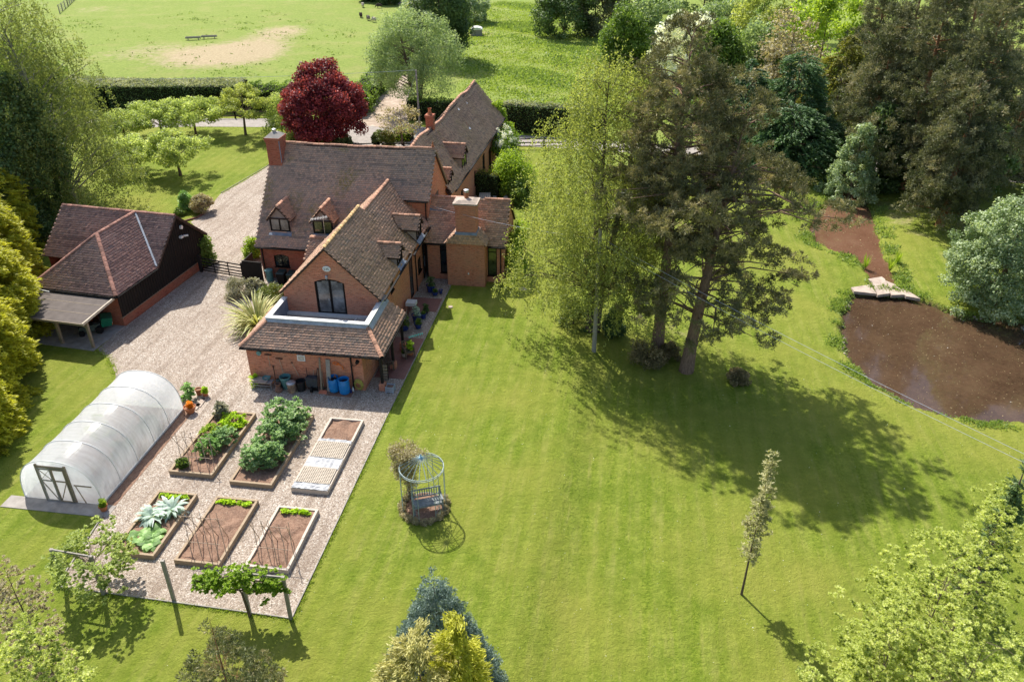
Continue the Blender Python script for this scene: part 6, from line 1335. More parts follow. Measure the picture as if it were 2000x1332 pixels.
# golden conifer hedge on the left, five trees
for i, (px, py, H, r, lab) in enumerate(((15, 500, 7.6, 2.3, 'golden conifer farthest back in the left hand row, nearest the garage'), (12, 575, 7.2, 2.3, 'golden conifer second from the back in the left hand row'), (4, 665, 7.0, 2.4, 'golden conifer in the middle of the left hand row beside the lean-to'), (-22, 765, 6.6, 2.3, 'golden conifer fourth from the back at the left edge'), (-62, 870, 6.0, 2.2, 'golden conifer at the near end of the left hand row'))):
    x, y = G(px, py); tree('golden_conifer', lab, 'conifer', x - .7, y, H, r * 1.25, 'lf_gold', 'spray', n_cl=420, per=130, L=.12, W=.04, cr=.42, h0=.02, prof=lambda t: (1 - t ** 3.2) ** .6 * .95 + .05, shell=.82, lump=.07, trunk_r=.15, seed=70 + i, group='golden conifers along the left boundary', limb_n=10)
for i, (px, py, H, r, lab) in enumerate(((8, 540, 6.6, 2.0, 'smaller golden conifer filling the first gap of the left row'), (2, 620, 6.2, 2.0, 'smaller golden conifer filling the second gap, level with the lean-to'), (-14, 715, 6.0, 2.0, 'smaller golden conifer filling the third gap of the left row'), (-46, 815, 5.6, 2.0, 'smaller golden conifer filling the gap nearest the tunnel'))):
    x, y = G(px, py); tree('golden_conifer', lab, 'conifer', x - .5, y, H, r * 1.2, 'lf_gold', 'spray', n_cl=240, per=120, L=.12, W=.04, cr=.42, h0=.02, prof=lambda t: (1 - t ** 3) ** .6 * .95 + .05, shell=.82, lump=.1, trunk_r=.12, seed=85 + i, group='golden conifers along the left boundary', limb_n=8)
# orchard
AP = dict(kind='round', mat='lf_apple', L=.10, W=.065, per=120, cr=.62, h0=.42, bark='bark', trunk_r=.15, squash=.6, lump=.3, shell=.2)
for px, py, H, r, n, lab, m in ((353, 343, 4.1, 2.5, 46, 'apple tree in the orchard with the widest crown, nearest the garage', 'lf_apple'), (262, 335, 3.2, 1.8, 30, 'thin leaning apple tree near the left birch, nearest row', 'lf_apple'), (247, 283, 3.5, 2.1, 34, 'apple tree at the left end of the far orchard row', 'lf_apple'), (383, 264, 4.1, 2.7, 46, 'apple tree with outspread level limbs by the lane', 'lf_apple'), (318, 268, 3.8, 2.5, 44, 'apple tree in the middle of the far orchard row', 'lf_apple'), (480, 264, 5.4, 2.3, 34, 'open crowned pale fruit tree between the apple trees and chimney', 'lf_yellowg')):
    x, y = G(px, py); k = dict(AP); k['mat'] = m; tree('apple_tree' if m == 'lf_apple' else 'fruit_tree', lab, 'apple tree' if m == 'lf_apple' else 'fruit tree', x, y, H, r * 1.3, n_cl=int(n * 1.9), seed=px, group='orchard fruit trees' if m == 'lf_apple' else None, limb_n=30, lean=(random.uniform(-.5, .5), 0), **k)
shrub('bright leafy shrub between the chimney and the orchard', 553, 268, 2.0, 4.6, 'lf_apple', n_cl=50, per=200, cr=.75)
shrub('golden green shrub just behind the chimney top', 585, 292, 1.6, 2.0, 'lf_box', n_cl=36); shrub('olive shrub in front of the red tree trunk', 625, 294, 2.2, 1.8, 'lf_box', n_cl=40); shrub('dark clipped shrub right of the red tree', 668, 292, 1.1, 1.9, 'lf_dark', n_cl=30)
x, y = G(640, 288); tree('copper_maple', 'round deep red leaved tree beside the forecourt', 'tree', x, y, 8.8, 4.0, 'lf_red', 'round', n_cl=210, per=220, L=.12, W=.085, cr=.85, h0=.12, trunk_r=.25, seed=3, lump=.22, shell=.45, prof=lambda t: .75 + .25 * math.sin(t * 4) if t < .6 else max(.12, 1.0 - (t - .6) * 2.0))
x, y = G(815, 218); tree('willow_tree', 'round grey green willow where the dirt track meets the hedge', 'willow tree', x, y, 11.6, 5.2, 'lf_willow', 'round', n_cl=150, per=240, L=.13, W=.045, cr=1.15, h0=.2, trunk_r=.3, seed=4, lump=.12, shell=.4, stems=[((-.3, 0), (-1.4, 0)), ((.3, 0), (1.6, 0))])
x, y = G(862, 118); tree('dark_tree', 'tall dark drooping tree behind the willow at the top', 'tree', x, y, 17.5, 4.4, 'lf_dark', 'round', n_cl=150, per=240, L=.2, W=.09, cr=1.5, h0=.06, seed=6, prof=lambda t: (1 - t ** 2.5) ** .7 * (.75 + .25 * min(1, t * 3)))
td(812, -5, 150, 'leafy_tree', 'pale yellow green thicket tree by the pasture corner', 'tree', dict(ROUND, mat='lf_grey'), 28, seed=63, L=.2, W=.12, h0=.03); td(800, 10, 138, 'leafy_tree', 'small golden leaved tree left of the dark drooping tree', 'tree', dict(ROUND, mat='lf_yellowg'), 30, seed=64, L=.2, W=.12, h0=.03)
for i, (px, Y_) in enumerate(((722, 192), (755, 188), (690, 200))): td(px, -60, Y_, 'dark_tree', ('dark tree at the top edge above the middle of the flock', 'dark tree at the top edge above the right of the flock', 'dark tree at the top edge left of the flock')[i], 'tree', dict(ROUND, mat='lf_dark'), 26, seed=65 + i, n_cl=50, h0=.02, L=.22, W=.14)
td(925, -35, 165, 'pale_shrub', 'pale blossoming bush beyond the field gate', 'shrub', dict(ROUND, mat='lf_grey'), 28, seed=68, n_cl=40, h0=.02, L=.2, W=.12)

# hedges: box volumes filled with leaves (one object each)
def hedge(lab, pts, h, wid, mat, top=None, n=60, L=.09, W=.06, cr=None, name='hedge', rough=.12, cat='hedge'):
    """pts: world centre line"""
    c0 = pts[len(pts) // 2]; t = thing(name, lab, cat, (c0[0], c0[1], 0)); Cs = []; tops = []
    for a, b in zip(pts, pts[1:]):
        a = np.array(a); b = np.array(b); Ls = np.linalg.norm(b - a); d = (b - a) / Ls; nn = np.array([-d[1], d[0]]); m = int(n * Ls * (h * 2 + wid)); s = RG.random(m) * Ls; u = RG.random(m) * (2 * h + wid)
        side = np.where(u < h, -1, np.where(u < h * 2, 1, 0)); off = np.where(side == 0, (u - 2 * h) - wid / 2, side * wid / 2); zz = np.where(side == -1, u, np.where(side == 1, u - h, h))
        wv = wav(s, s * .7 + a[0], 1.1) * rough + wav(s + a[0], zz * 2, 3.1) * rough * .5; p = a[None] + d[None] * s[:, None] + nn[None] * (off + np.sign(off) * wv * (side != 0))[:, None]; z = zz + np.where(side == 0, wv, 0) + RG.normal(0, .05, m)
        p = p + RG.normal(0, .06, (m, 2)); Cs.append(np.stack([p[:, 0], p[:, 1], z + ground_z(p[:, 0], p[:, 1])], 1)); tops.append(side == 0)
    C = np.concatenate(Cs) - np.array([c0[0], c0[1], 0]); tp = np.concatenate(tops)
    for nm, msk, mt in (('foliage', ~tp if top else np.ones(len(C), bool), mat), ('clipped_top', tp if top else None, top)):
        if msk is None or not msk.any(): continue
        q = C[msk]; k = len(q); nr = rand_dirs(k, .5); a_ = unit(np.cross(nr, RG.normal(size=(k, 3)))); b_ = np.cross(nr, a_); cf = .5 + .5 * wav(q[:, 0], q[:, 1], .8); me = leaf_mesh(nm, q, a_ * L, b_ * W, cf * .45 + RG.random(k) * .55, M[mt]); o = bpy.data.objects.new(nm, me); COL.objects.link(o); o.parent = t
    mb = MB()
    for a, b in zip(pts, pts[1:]): mb.bar((a[0], a[1], h / 2 - .1), (b[0], b[1], h / 2 - .1), wid - .25, h - .15)
    part(mb, 'woody_core', M['core'], t); return t
M['core'] = simple('hedge_core', (.02, .025, .012), .95, .05)
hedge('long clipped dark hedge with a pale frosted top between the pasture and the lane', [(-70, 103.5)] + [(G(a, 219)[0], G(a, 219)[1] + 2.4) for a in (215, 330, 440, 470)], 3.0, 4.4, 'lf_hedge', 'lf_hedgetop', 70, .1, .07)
hedge('unclipped bushy stretch of hedge left of the red tree', [G(470, 209), G(540, 212), G(600, 214)], 2.6, 3.0, 'lf_mid', None, 60, .12, .08, rough=.7)
hedge('clipped hedge behind the cottage range and under the willow', [G(800, 232), G(840, 234), G(905, 238), G(960, 245)], 2.3, 1.6, 'lf_hedge', 'lf_mid', 60, .1, .07)
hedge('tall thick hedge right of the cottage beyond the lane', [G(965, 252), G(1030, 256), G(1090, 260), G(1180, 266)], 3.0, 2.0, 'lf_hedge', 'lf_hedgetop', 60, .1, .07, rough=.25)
hedge('rough hedge bank along the left of the dirt track', [G(690, 228), G(722, 190), G(752, 150), G(785, 118)], 2.0, 2.6, 'lf_mid', None, 50, .12, .08, rough=.8)
hedge('low leafy hedge in front of the cottage end', [G(770, 272), G(805, 274)], 1.0, 1.6, 'lf_bright', None, 80, .09, .06, rough=.4)
shrub('clipped round box bush at the forecourt edge', 750, 288, 1.3, 1.9, 'lf_box', n_cl=60, per=220, L=.06, W=.04, cr=.35, shell=.85, lump=0, prof=lambda t: math.sqrt(max(.02, 1 - t ** 2.6)))
x, y = G(786, 284); tree('small_tree', 'sparse small tree with crooked bare branches by the forecourt', 'tree', x, y, 4.3, 2.3, 'lf_dry', 'round', n_cl=34, per=45, L=.1, W=.06, cr=.6, h0=.35, seed=41, trunk_r=.1, limb_n=34)
shrub('big bright green rounded shrub right of the cottage range', 1001, 380, 2.1, 3.7, 'lf_bright', n_cl=80, per=220, cr=.8); shrub('lower pale shrub in front of the bright rounded shrub', 1012, 395, 1.3, 1.9, 'lf_mid', n_cl=40)
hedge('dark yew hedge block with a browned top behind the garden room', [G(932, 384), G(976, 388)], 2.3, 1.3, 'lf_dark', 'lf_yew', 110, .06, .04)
# wisteria on the far corner of the cottage
def climber(lab, pts, w_, mat, n_cl=40, per=150, r=.4, L=.08, W=.05, name='climber', kind='round', mat2=None, col=None):
    P = np.array(pts, float); seg = RG.integers(2 if name == 'trained_fruit_tree' else 0, len(P) - 1, n_cl); t_ = RG.random(n_cl)[:, None]; C = P[seg] * (1 - t_) + P[seg + 1] * t_ + RG.normal(size=(n_cl, 3)) * w_; base = P[0]; cl = np.concatenate([C - base, (r * (.7 + .6 * RG.random(n_cl)))[:, None]], 1)
    t = thing(name, lab, 'climbing plant', tuple(base)); q = leaves(cl, per, L, W, kind); me = leaf_mesh('foliage', *q, M[mat]); o = bpy.data.objects.new('foliage', me); COL.objects.link(o); o.parent = t
    if mat2: cl2 = cl[::2].copy(); cl2[:, 3] *= .55; cl2[:, 2] -= .1; q = leaves(cl2, per * .8, L * .9, W, 'round', squash=1.3); me = leaf_mesh('blossom', *q, M[mat2]); o = bpy.data.objects.new('blossom', me); COL.objects.link(o); o.parent = t
    mb = MB(); mb.tube([(0, 0, 0)] + [tuple(Vector(p) - Vector(base)) for p in pts[1:]], [.06] + [.035] * (len(pts) - 1), 5); part_ = mb.mesh('stem', M['bark'], uv=False); o = bpy.data.objects.new('stem', part_); COL.objects.link(o); o.parent = t; return t
bu = lambda u, v, z: (*rot_xy(u, v, BA), z)
climber('wisteria with hanging pale lilac flowers on the cottage corner', [bu(-14.3, 78.5, 0), bu(-14.1, 78, 1.4), bu(-14.0, 76.5, 2.6), bu(-14.0, 74.5, 2.9), bu(-13.9, 72.5, 2.8)], .42, 'lf_mid', 90, 110, .5, .09, .06, 'wisteria', 'weep', 'lf_wisteria')
climber('green climber spilling over the far roof edge of the cottage', [bu(-14.2, 79.0, 0), bu(-14.1, 79.0, 2.5), bu(-14.8, 78.9, 4.3), bu(-15.6, 78.9, 5.0)], .25, 'lf_bright', 40, 110, .38, .09, .06)
climber('thick leafy climber on the trellis right of the garden room', [(*U(-6.9, 49.8), 0), (*U(-6.9, 50.6), 1.2), (*U(-6.9, 52), 2.4), (*U(-6.8, 53.6), 2.6), (*U(-6.8, 55), 2.4)], .3, 'lf_bright', 60, 150, .42)
# ivy and undergrowth at the birch and pines
x, y, z = GG(1152, 645); climber('dark ivy wrapped round the lower stem of the lawn birch', [(x, y, z), (x + .02, y + .02, z + 2), (x + .05, y + .06, z + 4), (x + .1, y + .1, z + 5.6)], .16, 'lf_dark', 60, 120, .30, .07, .05, 'ivy')
shrub('pale undergrowth shrub spreading round the birch foot', 1120, 632, 1.1, 1.7, 'lf_box', n_cl=26, per=60); shrub('glossy dark holly bush right of the birch foot', 1197, 655, .75, 1.9, 'lf_dark', n_cl=30, per=170, cr=.35)
for px, py, r, h, lab in ((1262, 712, 1.2, 1.7, 'dusty brown suckering shrub left of the pine trunks'), (1306, 700, .7, 1.1, 'dusty brown low shrub at the foot of the taller pine'), (1440, 745, .7, .8, 'thin shaded shrub on the grass right of the pines')):
    shrub(lab, px, py, r, h, 'lf_brown', n_cl=36, per=110, L=.08, W=.03)
# background trees, upper right
BG = [(1105, -45, 148, 52, 'lf_dark', 'dark_tree', 'dark rounded tree at the far left of the wood beyond the meadow', {}), (1168, -70, 150, 40, 'lf_pine_g', 'dark_tree', 'brown shadowy tree second along the far wood edge', {}), (1222, 12, 122, 36, 'lf_mid', 'leafy_tree', 'mid green bush tree in front of the far wood', {}), (1290, -10, 128, 62, 'lf_willow', 'willow_tree', 'broad grey green willow in the far wood behind the birch top', {}),
      (1352, 14, 106, 62, 'lf_white', 'blossom_tree', 'white blossoming tree above the pine top', dict(per=150)), (1425, -20, 118, 60, 'lf_willow', 'leafy_tree', 'hazy grey green tree right of the white blossom', {}), (1408, 40, 100, 44, 'lf_mid', 'leafy_tree', 'leafy tree with pale shoots behind the pine crown', {}), (1500, -40, 112, 60, 'lf_yellowg', 'leafy_tree', 'yellow green tree at the top in the middle of the wood', {}),
      (1560, 10, 96, 62, 'lf_dry', 'bare_tree', 'half bare tree with pale branches above the dark cypresses', dict(per=60)), (1635, -60, 104, 70, 'lf_bright', 'leafy_tree', 'bright lime green tree at the top beside the brown pines', {}), (1490, 40, 104, 48, 'lf_willow', 'leafy_tree', 'soft grey green tree just behind the left cypress', {}), (1250, -120, 175, 70, 'lf_dark', 'dark_tree', 'dark tree cut by the top edge above the willow', {}), (1390, -120, 165, 80, 'lf_dark', 'dark_tree', 'dark tree cut by the top edge behind the blossom', {}), (1580, -140, 150, 90, 'lf_mid', 'leafy_tree', 'tall tree cut by the top edge behind the lime green one', {})]
for i, (px, py, Y_, hw, m, nm, lab, kw) in enumerate(BG): td(px, py, Y_, nm, lab, 'tree', dict(ROUND, mat=m), hw, **dict(dict(seed=100 + i, n_cl=80, per=150, L=.2, W=.12, cr=1.3, h0=.05, shell=.5), **kw))
CY = dict(kind='spray', mat='lf_cypress', L=.15, W=.055, n_cl=260, per=170, cr=.75, h0=.02, prof=lambda t: (1 - t ** 1.5) ** .9 + .03, shell=.8, lump=.1)
for i, (px, py, Y_, hw, lab) in enumerate(((1468, 108, 83, 52, 'dark green cypress, left one of the group of three'), (1572, 88, 81, 58, 'dark green cypress with the highest tip behind the lower one'), (1560, 196, 75, 74, 'dark green broad cypress in front of its two neighbours'), (1500, 215, 77, 60, 'dark green cypress squeezed between the pine and broad cypress'), (1620, 230, 78, 45, 'dark green cypress at the right of the group, in shade'))): td(px, py, Y_, 'cypress', lab, 'conifer', CY, hw * 1.25, seed=130 + i, group='dark cypresses beside the pond lawn')
td(1662, 68, 88, 'golden_yew', 'olive gold conifer between the cypresses and the brown pines', 'conifer', dict(CY, mat='lf_yew'), 75, seed=140)
td(1692, 232, 68, 'variegated_tree', 'pale variegated small tree over the head of the upper pond', 'tree', dict(ROUND, mat='lf_grey'), 48, seed=141, n_cl=210, per=90, L=.10, W=.055, cr=.42, h0=.04, lump=.35, shell=.3, prof=lambda t: (1 - t ** 1.6) ** .8 + .05)
BP = dict(kind='pine', mat='lf_pine_g', bark='bark_red', L=.13, W=.032, cr=1.0, squash=.5, shell=.6, lump=.5, trunk_r=.3, limb_n=60, droop=.1)
for i, (px, py, Y_, hw, h0, n, lab) in enumerate(((1768, -20, 74, 66, .34, 150, 'brown green pine with a bare lower trunk by the pale variegated tree'), (1885, -120, 70, 100, .16, 230, 'massive brown green pine left of centre in the right hand group'), (1985, -60, 64, 95, .14, 200, 'massive brown green pine cut by the right edge'), (1745, -70, 96, 66, .15, 150, 'brown pine at the back left of the right hand group'), (1835, -160, 96, 90, .12, 170, 'brown pine at the back middle of the right hand group'), (1960, -170, 90, 100, .1, 170, 'brown pine at the back right of the right hand group'), (2050, 60, 72, 90, .05, 150, 'brown green pine mostly beyond the right edge'), (2010, -100, 100, 90, .05, 150, 'distant brown pine at the top right corner'), (1925, 130, 61, 62, .10, 120, 'lower brown green pine leaning over the grey willow'))):
    td(px, py, Y_, 'scots_pine', lab, 'pine tree', BP, hw * 1.12, seed=150 + i, h0=h0, n_cl=int(n * 1.15), per=300, group='brown green pines on the right', prof=lambda t: (.55 + .45 * abs(math.sin(t * 11 + i))) * max(.12, 1 - t ** 1.5))
x, y, z = GG(1925, 610); tree('grey_willow', 'large pale grey green willow bush overhanging the big pond', 'willow tree', x + .9, y + .8, 8.6, 3.3, 'lf_grey', 'round', n_cl=430, per=120, L=.09, W=.05, cr=.5, h0=.02, trunk_r=.2, seed=160, lump=.3, shell=.45, prof=lambda t: (1 - t ** 2.2) ** .6 * (.8 + .2 * math.sin(t * 3)) + .03)
tree('grey_willow', 'darker end of the willow thicket at the right edge over the pond', 'willow tree', x + 5.2, y + 2.0, 8.0, 3.6, 'lf_grey', 'round', n_cl=120, per=200, L=.10, W=.055, cr=.9, h0=.03, seed=161)
for i, (px, py, Y_, hw, m, lab) in enumerate(((1735, 210, 70.5, 46, 'lf_dark', 'dark shadowy tree behind the pale variegated tree'), (1812, 225, 71, 52, 'lf_dark', 'dark shadowy tree between the bare pine trunks'), (1930, 230, 70, 80, 'lf_dark', 'dark shadowy tree low at the right behind the pines'), (1470, 235, 80, 50, 'lf_dark', 'dark shadowy tree glimpsed through the lawn pine branches'), (1395, 200, 92, 50, 'lf_mid', 'green tree glimpsed through the lawn pine crown'))):
    td(px, py, Y_, 'dark_tree' if m == 'lf_dark' else 'leafy_tree', lab, 'tree', dict(ROUND, mat=m), hw, seed=210 + i, n_cl=60, per=150, L=.18, W=.1, h0=.03)
# foreground conifers
def FC(lab, px, py, Y_, hw, mat, kind, name, **kw): return td(px, py, Y_, name, lab, 'conifer', dict(kind=kind, mat=mat), hw, **kw)
FC('blue spruce with a pointed top at the bottom of the lawn', 846, 1106, 17.5, 145, 'lf_blue', 'pine', 'blue_spruce', n_cl=1100, per=105, L=.045, W=.014, cr=.22, h0=.0, prof=lambda t: (1 - t) ** .95 + .02, shell=.55, lump=.06, seed=170, limb_n=40, trunk_r=.1)
FC('bright yellow conifer tip in front of the blue spruce', 888, 1168, 14.6, 120, 'lf_gold', 'spray', 'golden_conifer', n_cl=420, per=140, L=.07, W=.02, cr=.22, h0=.0, prof=lambda t: (1 - t) ** .9 + .02, shell=.7, lump=.25, seed=171, trunk_r=.08)
FC('straw coloured feathery conifer at the bottom edge', 812, 1215, 14.6, 140, 'lf_thuja', 'spray', 'straw_conifer', n_cl=520, per=140, L=.065, W=.018, cr=.22, h0=.0, prof=lambda t: (1 - t ** 1.5) ** .8 + .02, shell=.7, lump=.2, seed=172, trunk_r=.08)
FC('small orange yellow shrub tip at the bottom left of the conifers', 745, 1290, 14.2, 60, 'lf_gold', 'spray', 'golden_shrub', n_cl=60, per=120, L=.07, W=.02, cr=.2, h0=.0, prof=cone, seed=173)
FC('brown green spruce with a tall bare leader at the bottom', 395, 1165, 15.0, 185, 'lf_spruce', 'pine', 'brown_spruce', n_cl=480, per=120, L=.055, W=.013, cr=.22, h0=.0, prof=lambda t: (1 - t) ** .85 * (1 if t < .74 else .12) + .02, shell=.3, lump=.4, seed=174, limb_n=120, trunk_r=.07, bark='bark_red')
shrub('thin feathery sapling right of the brown spruce', 0, 0, .5, 3.4, 'lf_brown', n_cl=20, per=60, L=.05, W=.02, xy=(at_depth(545, 1300, 15.2)[0], 15.2), cr=.25)
# foreground leafy shrubs
SH = dict(kind='tuft', L=.046, W=.018, bark='bark')
def fsh(px, py, Y_, hw, mat, lab, n, per, seed, **kw): return td(px, py, Y_, 'leafy_shrub', lab, 'shrub', dict(SH, mat=mat), hw, **dict(dict(n_cl=n, per=per, cr=.26, h0=.1, seed=seed, limb_n=220, trunk_r=.06, shell=.2, lump=.3, prof=lambda t: math.sqrt(max(.03, 1 - t ** 3))), **kw))
fsh(1885, 1040, 15.5, 165, 'lf_lush', 'large pale fresh green shrub filling the bottom right corner', 820, 230, 180); fsh(1985, 930, 17.0, 90, 'lf_lush', 'fresh green shrub rising at the right edge', 320, 210, 181); fsh(1775, 1160, 14.0, 90, 'lf_lush', 'lower fresh green shrub left of the corner mass', 420, 220, 182)
fsh(1955, 1190, 12.5, 160, 'lf_lush', 'nearest fresh green shrub in the bottom right corner', 500, 230, 183); fsh(1600, 1290, 13.2, 60, 'lf_lush', 'small fresh green shrub tip at the bottom edge right of the sapling', 60, 150, 184)
fsh(30, 1205, 14.2, 85, 'lf_lush', 'lush pale leaved shrub in the bottom left corner', 330, 190, 185); fsh(120, 1290, 13.0, 60, 'lf_lush', 'small lush shrub tip at the bottom edge near the left corner', 190, 190, 186); fsh(0, 1090, 18.0, 55, 'lf_dry', 'grey twiggy shrub at the left edge above the corner shrub', 160, 90, 187)
FC('thin dark conifer tip at the right edge of the lawn', 2022, 868, 22.0, 26, 'lf_dark', 'spray', 'dark_conifer', n_cl=130, per=90, L=.1, W=.03, cr=.28, h0=.0, prof=cone, seed=188)
# sapling
x, y, z = GG(1448, 1160); H_ = at_depth(1458, 868, y)[2] - z
tree('eucalyptus_sapling', 'slender sapling with a narrow pale crown standing alone on the lawn', 'sapling', x, y, H_, .36, 'lf_gum', 'tuft', n_cl=85, per=34, L=.085, W=.024, cr=.22, h0=.24, trunk_r=.05, seed=190, lean=(.12, 0), shell=.1, limb_n=60, prof=lambda t: .75 + .35 * math.sin(t * 5.2) if t < .8 else .55)
# trained fruit trees on the frames
x, y = G(200, 1160); tree('trained_apple_tree', 'trained apple tree spreading along the left timber frame', 'fruit tree', x, y + .1, 2.6, 1.65, 'lf_apple', 'tuft', n_cl=260, per=60, L=.05, W=.03, cr=.2, h0=.35, trunk_r=.1, seed=200, limb_n=60, prof=lambda t: .9)
x, y = G(488, 1203); climber('trained fruit tree with glossy lime leaves on the right timber frame', [(x, y, 0), (x - .1, y, 1.3), (x - .3, y, 1.75), (x - 1.1, y + .05, 1.7), (x - 1.75, y + .1, 1.85), (x - 1.0, y, 2.0), (x, y, 2.35), (x + .2, y, 2.0), (x + .9, y - .05, 1.95), (x + 1.45, y - .1, 1.8), (x + .9, y - .1, 1.45), (x - .6, y, 1.5)], .2, 'lf_pear', 210, 70, .19, .05, .03, 'trained_fruit_tree', 'tuft')
# plants in the beds
def uvs(lab, u, v, r, h, mat, **kw): x, y = U(u, v); k = dict(kw); return shrub(lab, int(u * 31) % 900, int(v * 17) % 900, r, h, mat, xy=(x, y), z=.15, **k)
for i, (u, v, r, h, lab) in enumerate(((-16.5, 28.3, .8, 1.1, 'bushy bean plant at the near left of the middle back bed'), (-15.8, 28.6, .75, 1.15, 'bushy bean plant at the near right of the middle back bed'), (-16.3, 29.7, .95, 1.5, 'bushy bean plant in the centre of the middle back bed'), (-15.7, 30.8, .95, 1.6, 'bushy bean plant at the far right of the middle back bed'), (-16.5, 31.2, 1.0, 1.7, 'tallest bushy bean plant at the far left of the middle back bed'), (-15.8, 32.0, .8, 1.4, 'bushy brassica plant at the far end of the middle back bed'))):
    uvs(lab, u, v, r, h, 'lf_bean', kind='tuft', n_cl=60, per=85, L=.065, W=.038, cr=.24, name='bean_plant', cat='vegetable plant', group='bushy plants in the middle back bed')
for i, (u, v, r, h, m, lab) in enumerate(((-19.2, 29.0, .75, .75, 'lf_rose', 'grey green leafy plant just behind the canes of the tunnel bed'), (-18.8, 29.9, .7, .8, 'lf_bean', 'leafy plant in the middle of the tunnel bed right side'), (-19.6, 30.1, .7, .6, 'lf_bright', 'yellow green leafy plant in the middle of the tunnel bed'), (-19.0, 31.3, .8, .45, 'lf_lime', 'low lime green ground plant at the far end of the tunnel bed'), (-19.9, 31.9, .45, .95, 'lf_heather', 'purplish feathery plant at the far corner of the tunnel bed'), (-19.9, 27.7, .25, .4, 'lf_mid', 'small grassy tuft at the near left of the tunnel bed'))):
    uvs(lab, u, v, r, h, m, kind='tuft', n_cl=40, per=75, L=.06, W=.03, cr=.2, name='bed_plant', cat='garden plant')
def stuffleaf(name, pts, r, n, L, W, mat, seed=0, up=.8):
    pts = np.array(pts, float); idx = RG.integers(0, len(pts), n); C = pts[idx] + RG.normal(size=(n, 3)) * np.array([r, r, r * .4]); C[:, 2] = np.maximum(C[:, 2], pts[idx, 2]); d = unit(RG.normal(size=(n, 3)) * np.array([1, 1, .4]) + np.array([0, 0, up])); w = unit(np.cross(d, RG.normal(size=(n, 3)))); me = leaf_mesh(name, C + d * L * .5, d * L, w * W, RG.random(n), M[mat]); o = bpy.data.objects.new(name, me); COL.objects.link(o); return tag(o, kind='stuff')
for lab, u0, u1, v in (('row of lime green lettuces at the far end of the artichoke bed', -19.9, -18.5, 25.55), ('row of lime green lettuces at the far end of the middle front bed', -17.1, -15.5, 25.5), ('row of lime green lettuces at the far end of the pale railed bed', -14.0, -12.6, 25.35)):
    t = thing('lettuce_row', lab, 'lettuces', (*U((u0 + u1) / 2, v), .15), 0, 'lettuce rows'); n = 7; b = BASE[t.name]
    for i in range(n):
        x, y = U(u0 + (u1 - u0) * (i + .5) / n, v); cl = np.array([[x - b[0], y - b[1], .08, .13]]); me = leaf_mesh('lettuce', *leaves(cl, 70, .07, .045, 'tuft'), M['lf_lime']); o = bpy.data.objects.new('lettuce', me); COL.objects.link(o); o.parent = t
# artichoke, rhubarb: arching big leaves
def bigleaf(name, lab, cat, u, v, n, L, W, mat, h, z=.18, serr=3, group=None, droop=.6, up=.9, seg=5, rg=0):
    g = np.random.default_rng(rg + 3); x, y = U(u, v); t = thing(name, lab, cat, (x, y, z), 0, group)
    for i in range(n):
        a = g.random() * 6.283; l = L * g.uniform(.7, 1.15); e = up * g.uniform(.5, 1.2); mb = MB(); d = np.array([math.cos(a), math.sin(a)]); s = np.array([-d[1], d[0]]); Pm = []
        for k in range(seg + 1):
            q = k / seg; rr = l * q; zz = h * (e * q - droop * q * q * 1.3); wd = W * math.sin(math.pi * min(1, q * .88 + .1)) * g.uniform(.75, 1.2); zd = wd * .3; Pm.append(((x + d[0] * rr - s[0] * wd, y + d[1] * rr - s[1] * wd, z + zz - zd * g.uniform(0, 1)), (x + d[0] * rr, y + d[1] * rr, z + zz), (x + d[0] * rr + s[0] * wd, y + d[1] * rr + s[1] * wd, z + zz - zd * g.uniform(0, 1))))
        for k in range(seg):
            A, B_ = Pm[k], Pm[k + 1]; mb.face([A[0], A[1], B_[1], B_[0]]); mb.face([A[1], A[2], B_[2], B_[1]])
        me = mb.mesh('leaf', M[mat], BASE[t.name], uv=False); at = me.attributes.new('rnd', 'FLOAT', 'FACE'); at.data.foreach_set('value', np.clip(g.random(len(mb.f)) * .4 + g.random() * .6, 0, 1).astype(np.float32)); o = bpy.data.objects.new('leaf', me); COL.objects.link(o); o.parent = t
    return t
for i, (u, v) in enumerate(((-19.5, 24.2), (-18.9, 24.7))): bigleaf('artichoke_plant', ('silvery artichoke plant at the left rail of its bed', 'silvery artichoke plant nearer the lettuces')[i], 'vegetable plant', u, v, 60, .8, .09, 'lf_silver', .7, rg=i, droop=.75, up=1.3)
for i, (u, v) in enumerate(((-19.5, 22.9), (-18.8, 22.7), (-19.0, 23.3))): bigleaf('rhubarb_plant', ('rhubarb plant with broad leaves at the near left corner of its bed', 'rhubarb plant with broad leaves at the near right corner of its bed', 'rhubarb plant with broad leaves behind the two nearer ones')[i], 'vegetable plant', u, v, 26, .55, .2, 'lf_rose', .45, rg=5 + i, droop=.6, up=.9)
# phormium: long strap leaves
x, y = G(505, 640); pu = to_uv(x, y, HA); bigleaf('phormium', 'huge spiky yellow striped phormium beside the drive', 'phormium', pu[0], pu[1], 290, 2.1, .045, 'lf_phormium', 1.9, z=.0, droop=.62, up=1.45, seg=6, rg=12)
shrub('feathery grey green shrub between the gate and the phormium', 470, 580, 1.1, 1.4, 'lf_heather', n_cl=50, per=120, L=.06, W=.02, cr=.35); shrub('olive conifer shrub behind the phormium near the bins', 530, 590, 1.2, 1.2, 'lf_box', n_cl=50, per=130, L=.06, W=.03, cr=.35); shrub('dark tangled shrub in front of the black fence panel', 500, 572, .8, 1.0, 'lf_heather', n_cl=30, per=120, cr=.3)
shrub('leafy green shrub growing inside the gate by the garage corner', 397, 515, 1.0, 2.3, 'lf_mid', n_cl=50, per=170, cr=.45); shrub('bright shrub in the narrow bed at the house corner', 497, 505, .7, 1.5, 'lf_bright', n_cl=30, per=150, cr=.4)
